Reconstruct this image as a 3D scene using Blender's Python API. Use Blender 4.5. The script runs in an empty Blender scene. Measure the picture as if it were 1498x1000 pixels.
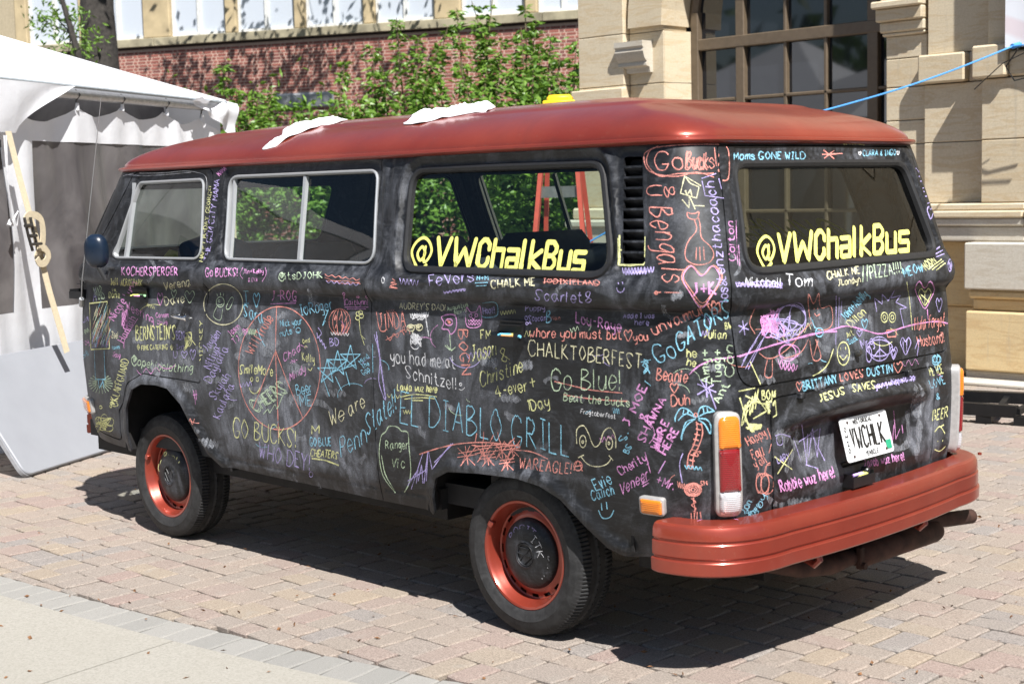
import bpy, bmesh, math, random
import numpy as np
from mathutils import Vector, Matrix, noise
from mathutils.bvhtree import BVHTree
from mathutils.geometry import delaunay_2d_cdt
random.seed(7); rng = np.random.default_rng(7)
SC = bpy.context.scene; COL = SC.collection
rad = math.radians
# ------------------------------------------------------------------ camera
CP = (6.0616844, -4.49330268, 1.60237781)
YAW, PIT, ROL, FPX = rad(-44.92830838), rad(-5.8178167), rad(-1.44197791), 2152.5411599570148
W0, H0 = 1498.0, 1000.0
fw = Vector((math.sin(YAW)*math.cos(PIT), math.cos(YAW)*math.cos(PIT), math.sin(PIT)))
r0 = Vector((math.cos(YAW), -math.sin(YAW), 0)); u0_ = r0.cross(fw)
rt = r0*math.cos(ROL)+u0_*math.sin(ROL); up = -r0*math.sin(ROL)+u0_*math.cos(ROL)
cam = bpy.data.cameras.new('camera'); co = bpy.data.objects.new('camera', cam); COL.objects.link(co)
co.matrix_world = Matrix(((rt.x, up.x, -fw.x, CP[0]), (rt.y, up.y, -fw.y, CP[1]), (rt.z, up.z, -fw.z, CP[2]), (0, 0, 0, 1)))
cam.sensor_width = 36.0; cam.lens = FPX/W0*36.0; cam.clip_end = 600; cam.clip_start = .1
cam.dof.use_dof = True; cam.dof.focus_distance = 6.6; cam.dof.aperture_fstop = 5.0
SC.camera = co
CPV = Vector(CP)
# ------------------------------------------------------------------ sky and sun
SUN = Vector((.65, -.32, 1.0)).normalized()
world = bpy.data.worlds.new('World'); SC.world = world; world.use_nodes = True
nt = world.node_tree; bg = nt.nodes['Background']
sky = nt.nodes.new('ShaderNodeTexSky'); sky.sky_type = 'NISHITA'; sky.sun_disc = False
sky.sun_elevation = math.asin(SUN.z); sky.sun_rotation = math.atan2(SUN.x, SUN.y)
sky.air_density = 1.0; sky.dust_density = .6; sky.ozone_density = 1.2
nt.links.new(sky.outputs[0], bg.inputs[0]); bg.inputs[1].default_value = .05
sl = bpy.data.lights.new('sun', 'SUN'); sl.energy = 5.0; sl.angle = rad(.53); sl.color = (1, .975, .94)
so = bpy.data.objects.new('sun', sl); COL.objects.link(so); so.location = (10, -5, 15)
so.rotation_euler = SUN.to_track_quat('Z', 'Y').to_euler()
SC.view_settings.view_transform = 'Standard'; SC.view_settings.look = 'None'
SC.view_settings.exposure = 0.96; SC.view_settings.gamma = 1.0
SC.render.engine = 'CYCLES'
# ------------------------------------------------------------------ helpers
def proj(P):
    d = Vector(P)-CPV; z = d.dot(fw)
    return (W0/2+FPX*d.dot(rt)/z, H0/2-FPX*d.dot(up)/z)
def ray(px, py):
    return (fw*FPX+rt*(px-W0/2)-up*(py-H0/2)).normalized()
def on(px, py, ax, val):
    d = ray(px, py); t = (val-CP[ax])/d[ax]; return CPV+d*t
def tag(o, label=None, cat=None, group=None, kind=None):
    if label: o['label'] = label
    if cat: o['category'] = cat
    if group: o['group'] = group
    if kind: o['kind'] = kind
    return o
def empty(name, loc, label, cat, group=None, rz=0):
    o = bpy.data.objects.new(name, None); COL.objects.link(o); o.location = loc; o.rotation_euler = (0, 0, rz)
    o.empty_display_size = .2
    return tag(o, label, cat, group)
def link(name, me, mat=None, parent=None, loc=None, world_space=False):
    o = bpy.data.objects.new(name, me); COL.objects.link(o)
    if mat is not None:
        me.materials.clear()
        for m in (mat if isinstance(mat, (list, tuple)) else [mat]): me.materials.append(m)
    if parent: o.parent = parent
    if loc is not None: o.location = loc
    return o
def mesh(name, V, F, mat, parent=None, smooth=False, normals=None, mi=None, loc=None):
    me = bpy.data.meshes.new(name); me.from_pydata([tuple(v) for v in V], [], [tuple(f) for f in F])
    if smooth: me.polygons.foreach_set('use_smooth', [True]*len(me.polygons))
    o = link(name, me, mat, parent, loc)
    if mi: me.polygons.foreach_set('material_index', mi)
    me.update()
    if normals is not None: me.normals_split_custom_set_from_vertices([tuple(n) for n in normals])
    return o
class MB:
    """collects shapes into one mesh"""
    def __init__(s): s.V = []; s.F = []; s.M = []
    def add(s, V, F, m=0):
        b = len(s.V); s.V += [tuple(v) for v in V]; s.F += [tuple(i+b for i in f) for f in F]; s.M += [m]*len(F); return s
    def box(s, a, b, m=0, ch=0.0, M=None):
        x0, y0, z0 = a; x1, y1, z1 = b
        if ch <= 0:
            V = [(x0,y0,z0),(x1,y0,z0),(x1,y1,z0),(x0,y1,z0),(x0,y0,z1),(x1,y0,z1),(x1,y1,z1),(x0,y1,z1)]
            F = [(0,3,2,1),(4,5,6,7),(0,1,5,4),(1,2,6,5),(2,3,7,6),(3,0,4,7)]
        else:
            bm = bmesh.new(); bmesh.ops.create_cube(bm, size=1)
            for v in bm.verts: v.co = Vector(((x0+x1)/2+v.co.x*(x1-x0), (y0+y1)/2+v.co.y*(y1-y0), (z0+z1)/2+v.co.z*(z1-z0)))
            bmesh.ops.bevel(bm, geom=list(bm.edges), offset=ch, segments=1, affect='EDGES')
            bm.verts.ensure_lookup_table(); V = [v.co.copy() for v in bm.verts]; F = [tuple(v.index for v in f.verts) for f in bm.faces]; bm.free()
        if M is not None: V = [M @ Vector(v) for v in V]
        return s.add(V, F, m)
    def tube(s, P, r, n=8, m=0, cap=True, flat=None):
        P = [Vector(p) for p in P]; R = r if isinstance(r, (list, tuple)) else [r]*len(P)
        V = []; F = []; prev = None
        for i, p in enumerate(P):
            t = (P[min(i+1, len(P)-1)]-P[max(i-1, 0)]).normalized()
            if prev is None:
                a = Vector((0, 0, 1)) if abs(t.z) < .9 else Vector((1, 0, 0)); prev = t.cross(a).normalized()
            prev = (prev-t*prev.dot(t)).normalized(); b = t.cross(prev)
            for k in range(n):
                an = 2*math.pi*k/n; V.append(p+(prev*math.cos(an)+b*math.sin(an)*(flat or 1))*R[i])
        for i in range(len(P)-1):
            for k in range(n): F.append((i*n+k, i*n+(k+1) % n, (i+1)*n+(k+1) % n, (i+1)*n+k))
        if cap: F.append(tuple(range(n-1, -1, -1))); F.append(tuple((len(P)-1)*n+k for k in range(n)))
        return s.add(V, F, m)
    def lathe(s, prof, n, M, m=0, ms=None):
        V = []; F = []
        for (r, h) in prof:
            for k in range(n):
                a = 2*math.pi*k/n; V.append(M @ Vector((r*math.cos(a), r*math.sin(a), h)))
        for i in range(len(prof)-1):
            for k in range(n): F.append((i*n+k, i*n+(k+1) % n, (i+1)*n+(k+1) % n, (i+1)*n+k))
        return s.add(V, F, m)
    def build(s, name, mat, parent=None, smooth=None, loc=None, fix=False):
        o = mesh(name, s.V, s.F, mat, parent, mi=s.M if isinstance(mat, (list, tuple)) else None, loc=loc)
        if fix:
            bm = bmesh.new(); bm.from_mesh(o.data); bmesh.ops.recalc_face_normals(bm, faces=bm.faces); bm.to_mesh(o.data); bm.free()
        if smooth: shade(o, smooth)
        return o
def shade(o, ang=35):
    me = o.data; me.polygons.foreach_set('use_smooth', [True]*len(me.polygons))
    try: me.set_sharp_from_angle(angle=rad(ang))
    except Exception: pass
    me.update()
# ------------------------------------------------------------------ materials
class NT:
    def __init__(s, name):
        s.m = bpy.data.materials.new(name); s.m.use_nodes = True; s.t = s.m.node_tree; s.b = s.t.nodes['Principled BSDF']; s.out = s.t.nodes['Material Output']
    def n(s, t, **k):
        x = s.t.nodes.new(t)
        for a, v in k.items():
            if a.startswith('i_'):
                key = a[2:]; x.inputs[int(key) if key.isdigit() else key.replace('_', ' ')].default_value = v
            else: setattr(x, a, v)
        return x
    def l(s, a, b): s.t.links.new(a, b)
    def coord(s, kind='Object', scale=(1, 1, 1)):
        c = s.n('ShaderNodeTexCoord'); mp = s.n('ShaderNodeMapping'); mp.inputs['Scale'].default_value = scale
        s.l(c.outputs[kind], mp.inputs[0]); return mp.outputs[0]
    def geo(s, scale=(1, 1, 1)):
        c = s.n('ShaderNodeNewGeometry'); mp = s.n('ShaderNodeMapping'); mp.inputs['Scale'].default_value = scale
        s.l(c.outputs['Position'], mp.inputs[0]); return mp.outputs[0]
    def noise(s, vec, scale, detail=4, rough=.55, dist=0):
        x = s.n('ShaderNodeTexNoise'); x.inputs['Scale'].default_value = scale; x.inputs['Detail'].default_value = detail
        x.inputs['Roughness'].default_value = rough; x.inputs['Distortion'].default_value = dist; s.l(vec, x.inputs['Vector']); return x.outputs['Fac']
    def ramp(s, fac, stops):
        x = s.n('ShaderNodeValToRGB'); e = x.color_ramp.elements
        while len(e) < len(stops): e.new(.5)
        for el, (p, c) in zip(e, stops):
            el.position = p; el.color = (c, c, c, 1) if isinstance(c, (int, float)) else (*c, 1)
        s.l(fac, x.inputs[0]); return x.outputs[0]
    def mix(s, f, a, b, mode='MIX'):
        x = s.n('ShaderNodeMix', data_type='RGBA', blend_type=mode)
        for k_, sock, v in ((0, x.inputs[0], f), (1, x.inputs[6], a), (2, x.inputs[7], b)):
            if isinstance(v, (int, float)): sock.default_value = v if k_ == 0 else (v, v, v, 1)
            elif isinstance(v, tuple): sock.default_value = (*v, 1)
            else: s.l(v, sock)
        return x.outputs[2]
    def math(s, op, a, b=0.0, clamp=False):
        x = s.n('ShaderNodeMath', operation=op, use_clamp=clamp)
        for sock, v in ((x.inputs[0], a), (x.inputs[1], b)):
            if isinstance(v, (int, float)): sock.default_value = v
            else: s.l(v, sock)
        return x.outputs[0]
    def bump(s, h, strength=.3, dist=.01, normal=None):
        x = s.n('ShaderNodeBump'); x.inputs['Strength'].default_value = strength; x.inputs['Distance'].default_value = dist
        s.l(h, x.inputs['Height']); s.l(x.outputs[0], s.b.inputs['Normal']); return x
    def rnd(s):
        g = s.n('ShaderNodeNewGeometry'); o = s.n('ShaderNodeObjectInfo')
        return s.math('FRACT', s.math('ADD', g.outputs['Random Per Island'], o.outputs['Random']))
    def color(s, c):
        if isinstance(c, tuple): s.b.inputs['Base Color'].default_value = (*c, 1)
        else: s.l(c, s.b.inputs['Base Color'])
    def set(s, **k):
        for a, v in k.items():
            sock = s.b.inputs[a.replace('_', ' ')]
            if isinstance(v, (int, float)): sock.default_value = v
            elif isinstance(v, tuple): sock.default_value = (*v, 1) if len(v) == 3 and sock.type == 'RGBA' else v
            else: s.l(v, sock)
def simple(name, col, rough=.6, metal=0.0, var=.15, sc=30, bumpd=0.0, coat=0.0):
    m = NT(name); v = m.coord()
    f = m.noise(v, sc, 5)
    m.color(m.mix(m.ramp(f, [(.3, 0.0), (.7, 1.0)]), tuple(c*(1-var) for c in col), tuple(min(1, c*(1+var)) for c in col)))
    m.set(Roughness=m.math('ADD', m.math('MULTIPLY', m.noise(v, sc*.4, 3), .25), rough-.12), Metallic=metal)
    if coat: m.set(Coat_Weight=coat, Coat_Roughness=.08)
    if bumpd: m.bump(f, .5, bumpd)
    return m.m

def mat_board():
    m = NT('chalkboard paint'); v = m.geo(); vs = m.geo((1.0, 1.0, .35)); vw = m.geo((.5, 1, 2.2))
    a = m.ramp(m.noise(v, 2.1, 3, .5, .6), [(.50, 0.0), (.72, 1.0)])
    b = m.ramp(m.noise(vs, 9, 7, .68, 1.6), [(.42, 0.0), (.80, 1.0)])
    c = m.ramp(m.noise(vw, 22, 6, .7, 2.2), [(.5, 0.0), (.85, 1.0)])
    fine = m.ramp(m.noise(v, 260, 3, .6), [(.35, .35), (.7, 1.0)])
    # wiped clouds of chalk dust where people rub the lower doors: worn-in patches fixed to the body
    def blob(x, z, sx, sz, amp):
        g = m.n('ShaderNodeNewGeometry'); sp = m.n('ShaderNodeSeparateXYZ'); m.l(g.outputs['Position'], sp.inputs[0])
        wob = m.math('MULTIPLY', m.math('SUBTRACT', m.noise(v, 5, 4, .6, 1.0), .5), .5)
        dx = m.math('DIVIDE', m.math('ADD', m.math('SUBTRACT', sp.outputs[0], x), wob), sx)
        dz = m.math('DIVIDE', m.math('ADD', m.math('SUBTRACT', sp.outputs[2], z), wob), sz)
        r = m.math('ADD', m.math('MULTIPLY', dx, dx), m.math('MULTIPLY', dz, dz))
        near = m.math('LESS_THAN', sp.outputs[1], .1)
        return m.math('MULTIPLY', m.math('MULTIPLY', m.math('SUBTRACT', 1.0, r, True), amp), near)
    tot = m.math('ADD', m.math('MULTIPLY', a, m.math('MULTIPLY', b, .60)), m.math('MULTIPLY', c, .16))
    for bl in ((1.05, .60, .46, .19, 1.1), (.95, .95, .6, .32, .7), (1.52, .58, .14, .2, .8), (2.0, .95, .6, .35, .4), (1.2, 1.28, 1.4, .06, .35), (2.6, 1.28, .6, .06, .3), (.1, .95, .55, .3, .6), (2.45, .62, .4, .06, .55), (-.3, .55, .2, .2, .3), (.65, .60, .12, .2, .5)):
        tot = m.math('ADD', tot, m.math('MULTIPLY', blob(*bl), m.math('ADD', m.math('MULTIPLY', b, 1.0), .20)))
    def blobr(y, z, sy, sz, amp):
        g = m.n('ShaderNodeNewGeometry'); sp = m.n('ShaderNodeSeparateXYZ'); m.l(g.outputs['Position'], sp.inputs[0]); wob = m.math('MULTIPLY', m.math('SUBTRACT', m.noise(v, 6, 4, .6, 1.0), .5), .35)
        dy = m.math('DIVIDE', m.math('ADD', m.math('SUBTRACT', sp.outputs[1], y), wob), sy); dz = m.math('DIVIDE', m.math('ADD', m.math('SUBTRACT', sp.outputs[2], z), wob), sz)
        r = m.math('ADD', m.math('MULTIPLY', dy, dy), m.math('MULTIPLY', dz, dz)); return m.math('MULTIPLY', m.math('MULTIPLY', m.math('SUBTRACT', 1.0, r, True), amp), m.math('GREATER_THAN', sp.outputs[0], 3.15))
    for bl in ((-.22, .66, .22, .13, .75), (.50, .70, .14, .16, .9), (0, 1.10, .6, .12, .45), (.1, 1.27, .7, .05, .35), (.72, .62, .1, .15, .7), (-.6, .75, .1, .14, .3)):
        tot = m.math('ADD', tot, m.math('MULTIPLY', blobr(*bl), m.math('ADD', m.math('MULTIPLY', b, 1.0), .20)))
    tot = m.math('ADD', tot, m.math('MULTIPLY', m.ramp(m.noise(v, 5.5, 6, .7, 2.5), [(.52, 0.0), (.66, 1.0)]), .13))
    tot = m.math('MULTIPLY', tot, fine, True)
    tot = m.math('MINIMUM', tot, .62)
    base = m.mix(m.noise(v, 3, 4), (.0035, .0038, .005), (.0075, .008, .0095))
    m.color(m.mix(tot, base, (.38, .40, .46)))
    m.set(Roughness=m.math('ADD', m.math('MULTIPLY', tot, .45), m.math('ADD', m.math('MULTIPLY', m.noise(v, 14, 5), .24), .38)), Specular_IOR_Level=.45)
    m.bump(m.noise(v, 320, 3), .12, .0008); return m.m
def mat_copper():
    m = NT('copper red paint'); v = m.geo()
    n1 = m.noise(v, 1.6, 5, .6); n2 = m.noise(v, 60, 4, .7)
    c = m.mix(m.ramp(n1, [(.35, 0.0), (.7, 1.0)]), (.25, .034, .020), (.345, .060, .033))
    c = m.mix(m.ramp(n2, [(.62, 0.0), (.75, .35)]), c, (.36, .13, .09))
    n3 = m.noise(v, 2.7, 6, .7, 1.2); c = m.mix(m.ramp(n3, [(.50, 0.0), (.72, .45)]), c, (.20, .045, .032)); n4 = m.noise(v, 150, 2, .5); c = m.mix(m.ramp(n4, [(.74, 0.0), (.78, .7)]), c, (.42, .30, .22))
    m.color(c); m.set(Metallic=.45, Roughness=m.math('ADD', m.math('MULTIPLY', m.noise(v, 7, 5), .26), .20), Coat_Weight=.45, Coat_Roughness=.12)
    m.bump(m.noise(v, 5, 4), .14, .008); return m.m
def mat_glass(name, tint, refl=1.0, rough=0.0):
    m = NT(name); m.t.nodes.remove(m.b)
    tr = m.n('ShaderNodeBsdfTransparent'); tr.inputs[0].default_value = (*tint, 1)
    gl = m.n('ShaderNodeBsdfGlossy'); gl.inputs['Roughness'].default_value = rough; gl.inputs[0].default_value = (refl, refl, refl, 1)
    lw = m.n('ShaderNodeLayerWeight'); lw.inputs[0].default_value = .5
    f = m.math('ADD', m.math('MULTIPLY', m.math('POWER', lw.outputs['Facing'], 4.0), .9), .026, True)
    ms = m.n('ShaderNodeMixShader'); m.l(f, ms.inputs[0]); m.l(tr.outputs[0], ms.inputs[1]); m.l(gl.outputs[0], ms.inputs[2]); m.l(ms.outputs[0], m.out.inputs[0])
    return m.m
def mat_chalk(name, col):
    m = NT(name); v = m.geo()
    g = m.ramp(m.noise(v, 420, 3, .7), [(.36, .12), (.52, 1.0)])
    g2 = m.ramp(m.noise(v, 22, 4, .65), [(.32, .42), (.56, 1.0)])
    m.color(col); m.set(Roughness=.95, Alpha=m.math('MULTIPLY', g, g2), Specular_IOR_Level=.1); return m.m
CH = {k: mat_chalk('chalk '+n, c) for k, n, c in (('p', 'pink', (.80, .36, .70)), ('y', 'yellow', (.80, .80, .38)), ('g', 'green', (.58, .72, .50)), ('b', 'blue', (.30, .64, .82)),
      ('r', 'salmon', (.80, .32, .27)), ('v', 'violet', (.52, .44, .80)), ('w', 'white', (.78, .78, .80)), ('c', 'cream', (.80, .76, .50)))}
def mat_smear():
    m = NT('wiped chalk dust'); v = m.geo(); g = m.ramp(m.noise(m.geo((3, 3, 1)), 16, 6, .7, 1.5), [(.35, 0.0), (.75, .42)])
    m.color((.50, .52, .57)); m.set(Roughness=.95, Alpha=g, Specular_IOR_Level=.1); return m.m
CH['s'] = mat_smear()
BOARD = mat_board(); COPPER = mat_copper()
BLACK = simple('black rubber', (.012, .012, .013), .55, 0, .2, 60)
DARK = simple('dark underbody', (.010, .009, .009), .8, 0, .4, 20)
LINER = simple('dark grey trim', (.022, .022, .024), .75, 0, .3, 12)
CHROME = simple('bright aluminium trim', (.40, .41, .42), .38, .45, .04, 10)
PLATED = simple('polished chrome', (.75, .75, .76), .15, 1.0, .05, 40)
RUST = simple('rusty exhaust metal', (.055, .025, .018), .75, .3, .6, 14, .002)
GLASS = mat_glass('side window glass', (.80, .88, .84)); GLASS_R = mat_glass('tinted rear glass', (.66, .70, .66)); 
DECAL = simple('yellow vinyl lettering', (.80, .77, .20), .45, 0, .04, 50)
WHITEP = simple('white painted plastic', (.74, .75, .77), .5, 0, .05, 8)
def mat_tyre():
    m = NT('tyre rubber'); v = m.geo()
    f = m.ramp(m.noise(v, 24, 6, .7, .8), [(.4, 0.0), (.8, 1.0)])
    m.color(m.mix(f, (.010, .010, .0105), (.042, .042, .043))); m.set(Roughness=.75); m.bump(m.noise(v, 300, 2), .3, .001); return m.m
TYRE = mat_tyre()
# ================================================================== THE BUS
bus = empty('camper_van', (0, 0, 0), 'old black van covered in coloured chalk writing, with copper red roof and bumpers', 'van')
HW = np.array([(.36,.77),(.40,.80),(.48,.822),(.60,.838),(.80,.850),(1.0,.852),(1.12,.848),(1.20,.838),(1.207,.838),(1.213,.856),(1.225,.868),(1.25,.875),(1.285,.872),(1.31,.858),(1.335,.842),(1.37,.832),(1.70,.752),(1.76,.735)])
XR = np.array([(.36,3.24),(.45,3.27),(.60,3.295),(.9,3.30),(1.12,3.292),(1.20,3.282),(1.207,3.282),(1.213,3.296),(1.225,3.308),(1.25,3.314),(1.285,3.31),(1.31,3.297),(1.335,3.28),(1.37,3.268),(1.70,3.165),(1.76,3.14)])
XF = np.array([(.36,-.95),(.50,-1.02),(.8,-1.05),(1.20,-1.0),(1.213,-1.01),(1.25,-1.0),(1.335,-.93),(1.70,-.56),(1.76,-.48)])
XC, YC, XA, YF = 2.97, .50, -.25, .30
UR, UF = XC+.60+YC, XA-.75-YF            # chart coordinate of the rear and front centre lines (4.07 and -1.30)
def SV(u, z):
    """chart (u along the girth, z height) -> points on the body"""
    u = np.asarray(u, float).copy(); z = np.asarray(z, float); sg = np.ones_like(u)
    far = u > UR; u[far] = 2*UR-u[far]; sg[far] = -1
    ff = u < UF; u[ff] = 2*UF-u[ff]; sg[ff] = -1
    hw = np.interp(z, HW[:, 0], HW[:, 1]); xr = np.interp(z, XR[:, 0], XR[:, 1]); xf = np.interp(z, XF[:, 0], XF[:, 1])
    X = u.copy(); k = np.clip((u-XA)/(XC-XA), 0, 1); Y = -(hw+.010*np.sin(math.pi*k)**2)
    m = u < XA
    t = (XA-u)/.75; th = np.clip(t, 0, 1)*math.pi/2; e = 2/2.3
    xa = XA-(XA-xf)*np.sin(th)**e; ya = -(YF+(hw-YF)*np.maximum(np.cos(th), 0)**e)
    ya = np.where(t > 1, -YF+(t-1)*.75, ya); xa = np.where(t > 1, xf, xa)
    X = np.where(m, xa, X); Y = np.where(m, ya, Y)
    m = u > XC
    t = (u-XC)/.60; th = np.clip(t, 0, 1)*math.pi/2; e = 2/2.6
    xa = XC+(xr-XC)*np.sin(th)**e; ya = -(YC+(hw-YC)*np.maximum(np.cos(th), 0)**e)
    yb = -YC+(u-XC-.60); ya = np.where(t > 1, yb, ya); xa = np.where(t > 1, xr+.006*(1+np.cos(math.pi*np.clip(np.abs(yb)/YC, 0, 1))), xa)
    X = np.where(m, xa, X); Y = np.where(m, ya, Y)
    return np.stack([X, Y*sg, z+0*X], -1)
def SN(u, z, h=8e-4):
    du = SV(u+h, z)-SV(u-h, z); dz = SV(u, z+h)-SV(u, z-h)
    n = np.cross(du, dz); return n/np.maximum(1e-12, np.linalg.norm(n, axis=-1, keepdims=True))
def rpoly(P, r, seg=6, step=.03):
    """polygon with rounded corners, evenly sampled"""
    n = len(P); R = r if isinstance(r, (list, tuple)) else [r]*n; out = []
    for i in range(n):
        p = np.array(P[i], float); a = np.array(P[i-1], float)-p; b = np.array(P[(i+1) % n], float)-p
        la, lb = np.linalg.norm(a), np.linalg.norm(b); a /= la; b /= lb
        ang = math.acos(max(-1, min(1, float(a@b)))); d = min(R[i]/max(.05, math.tan(ang/2)), la*.48, lb*.48)
        if R[i] <= 0: out.append(p); continue
        p0, p1 = p+a*d, p+b*d
        for k in range(seg+1):
            t = k/seg; out.append((1-t)**2*p0+2*t*(1-t)*p+t*t*p1)
    res = []
    for i in range(len(out)):
        a, b = out[i], out[(i+1) % len(out)]; L = np.linalg.norm(b-a)
        if L < 1e-5: continue
        k = max(1, int(math.ceil(L/step)))
        for j in range(k): res.append(a+(b-a)*j/k)
    return np.array(res)
def sarea(P): x, y = P[:, 0], P[:, 1]; return .5*float(np.sum(x*np.roll(y, -1)-y*np.roll(x, -1)))
def offs(P, d):
    """offset a closed sampled loop; d>0 grows it"""
    t = np.roll(P, -1, 0)-np.roll(P, 1, 0); t /= np.maximum(1e-9, np.linalg.norm(t, axis=1, keepdims=True))
    n = np.stack([t[:, 1], -t[:, 0]], 1); return P+n*d*(1 if sarea(P) > 0 else -1)
def inside(P, X, Y):
    x, y = P[:, 0], P[:, 1]; x2, y2 = np.roll(x, -1), np.roll(y, -1); c = np.zeros(len(X), bool)
    for a, b, a2, b2 in zip(x, y, x2, y2):
        if b == b2: continue
        m = ((b > Y) != (b2 > Y)) & (X < (a2-a)*(Y-b)/(b2-b)+a); c ^= m
    return c
def pdist(P, X, Y):
    d = np.full(len(X), 9.0); Q = np.roll(P, -1, 0)
    for (a, b), (a2, b2) in zip(P, Q):
        dx, dy = a2-a, b2-b; L = dx*dx+dy*dy
        if L < 1e-12: continue
        t = np.clip(((X-a)*dx+(Y-b)*dy)/L, 0, 1); d = np.minimum(d, np.hypot(X-a-t*dx, Y-b-t*dy))
    return d
def sdist(P, X, Y):
    d = pdist(P, X, Y); return np.where(inside(P, X, Y), -d, d)
def sm(a, b, x): t = np.clip((x-a)/(b-a), 0, 1); return t*t*(3-2*t)
mirR = lambda P: np.array([(2*UR-u, z) for u, z in P][::-1])
mirF = lambda P: np.array([(2*UF-u, z) for u, z in P][::-1])
# outlines measured on the body (chart coordinates)
W1 = rpoly([(-.27,1.338),(.485,1.342),(.41,1.695),(-.145,1.692)], [.03,.05,.05,.04])
W2 = rpoly([(.668,1.345),(1.678,1.342),(1.620,1.702),(.606,1.702)], .055)
W3 = rpoly([(1.842,1.327),(2.884,1.322),(2.768,1.698),(1.808,1.702)], .075, 8)
RW = rpoly([(3.475,1.330),(2*UR-3.475,1.330),(2*UR-3.535,1.682),(3.535,1.682)], .07, 8)
WS = rpoly([(-.56,1.345),(-.55,1.685),(2*UF+.55,1.685),(2*UF+.56,1.345)], .06)
DOOR = rpoly([(-.50,.47),(-.285,.445),(-.265,.60),(-.19,.74),(-.03,.80),(.452,.79),(.545,1.21),(.552,1.30),(.478,1.735),(-.20,1.735),(-.33,1.50),(-.44,1.32),(-.50,1.20)], [.03,.02,.06,.08,.06,.02,.0,.02,.06,.04,.05,.05,.05])
HATCH = rpoly([(3.415,.960),(2*UR-3.415,.960),(2*UR-3.375,1.25),(2*UR-3.44,1.733),(3.44,1.733),(3.375,1.25)], [.09,.09,.02,.03,.03,.02])
LID = rpoly([(3.567,.520),(2*UR-3.567,.520),(2*UR-3.552,.908),(3.552,.908)], .03)
VENT = rpoly([(2.925,1.362),(3.008,1.360),(2.948,1.708),(2.866,1.710)], .015)
archF = [(-.222,.405),(-.218,.50),(-.185,.62),(-.12,.715),(-.03,.748),(.10,.754),(.20,.745),(.30,.68),(.40,.55),(.47,.47),(.56,.418)]
archR = [(1.965,.405),(1.975,.47),(2.010,.545),(2.08,.578),(2.25,.592),(2.44,.597),(2.55,.583),(2.64,.548),(2.745,.468),(2.83,.402),(2.90,.388)]
def dens(L, step=.03):
    out = []
    for a, b in zip(L, L[1:]):
        a = np.array(a); b = np.array(b); k = max(1, int(np.linalg.norm(b-a)/step))
        out += [a+(b-a)*j/k for j in range(k)]
    return out+[np.array(L[-1])]
AF, AR = np.array(dens(archF)), np.array(dens(archR))
SEAM = 1.648
W1f, W2f, DOORf = mirF(W1), mirF(W2), mirF(DOOR); W3f, VENTf = mirR(W3), mirR(VENT); AFf, ARf = mirF(AF), mirR(AR)
SEAMS = [(SEAM, .4), (SEAM+.022, .77), (SEAM+.016, 1.25), (SEAM-.012, 1.757)]
def body_bump(u, z):
    """pressings in the sheet metal: window recesses, arch lips, plate recess, creases"""
    u = np.where(u > UR, 2*UR-u, u); u = np.where(u < UF, 2*UF-u, u)
    b = np.zeros_like(u)
    def near(P, pad): return (u > P[:, 0].min()-pad) & (u < P[:, 0].max()+pad) & (z > P[:, 1].min()-pad) & (z < P[:, 1].max()+pad)
    for P, dep, w in ((W2, .009, .030), (W1, .007, .026), (VENT, .006, .016), (RW, .012, .034)):
        m = near(P, .1)
        if m.any():
            d = sdist(P, u[m], z[m]); b[m] -= dep*(1-sm(w, w+.018, d))
    m = near(W3, .12)
    if m.any():
        d = sdist(W3, u[m], z[m]); b[m] += -.016*(1-sm(.018, .040, d))+.006*np.exp(-((d-.046)/.011)**2)
    for A in (AF, AR):
        m = near(A, .12)
        if m.any():
            d = np.full(m.sum(), 9.0); uu, zz = u[m], z[m]
            for (a, c), (a2, c2) in zip(A, A[1:]):
                dx, dy = a2-a, c2-c; L = dx*dx+dy*dy; t = np.clip(((uu-a)*dx+(zz-c)*dy)/L, 0, 1); d = np.minimum(d, np.hypot(uu-a-t*dx, zz-c-t*dy))
            b[m] += .020*(1-sm(.012, .055, d))
    # pillar grooves beside the seams
    for uu, w in ((1.735, .010), (.585, .008), (.632, .007)):
        sh = uu-(z-1.34)*.10; m = (z > 1.34) & (z < 1.75)
        b -= np.where(m, .005*np.exp(-((u-sh)/w)**2), 0)
    # lower press lines of the side panels
    for zz in (.455,): b -= .004*np.exp(-((z-zz)/.006)**2)*((u > .6) & (u < 1.96))
    # plate hood and recess on the engine lid
    a = np.clip(1-((u-UR)/.50)**2, 0, 1)
    zc = .815+.045*a
    b += .052*a**.5*np.exp(-((z-zc)/.030)**2)*(u > 3.5)
    rec = sm(3.62, 3.70, u)*sm(.585, .66, z)*(1-sm(.78, .80, z-.02*a)); b -= .022*rec*(u > 3.5)
    # shallow rectangular pressing on the hatch
    hp = np.maximum(np.abs(u-UR)-.58, np.maximum(1.02-z, z-1.20)); b -= .006*(1-sm(-.012, .012, hp))*(u > 3.3)
    # tail light seats
    b += .012*np.exp(-(((u-3.34)/.10)**2+((z-.73)/.22)**2)**2)
    # slight unevenness of old sheet metal
    return b+.0018*np.sin(u*5.1+1.3*np.sin(z*6))*np.sin(z*7.7+u*2.0)
def P3(u, z, off=0.0):
    u = np.asarray(u, float); z = np.asarray(z, float)
    return SV(u, z)+SN(u, z)*(body_bump(u, z)+off)[..., None]
def PN(u, z, off=0.0, h=1.5e-3):
    du = P3(u+h, z)-P3(u-h, z); dz = P3(u, z+h)-P3(u, z-h); n = np.cross(du, dz)
    return n/np.maximum(1e-12, np.linalg.norm(n, axis=-1, keepdims=True))
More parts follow.
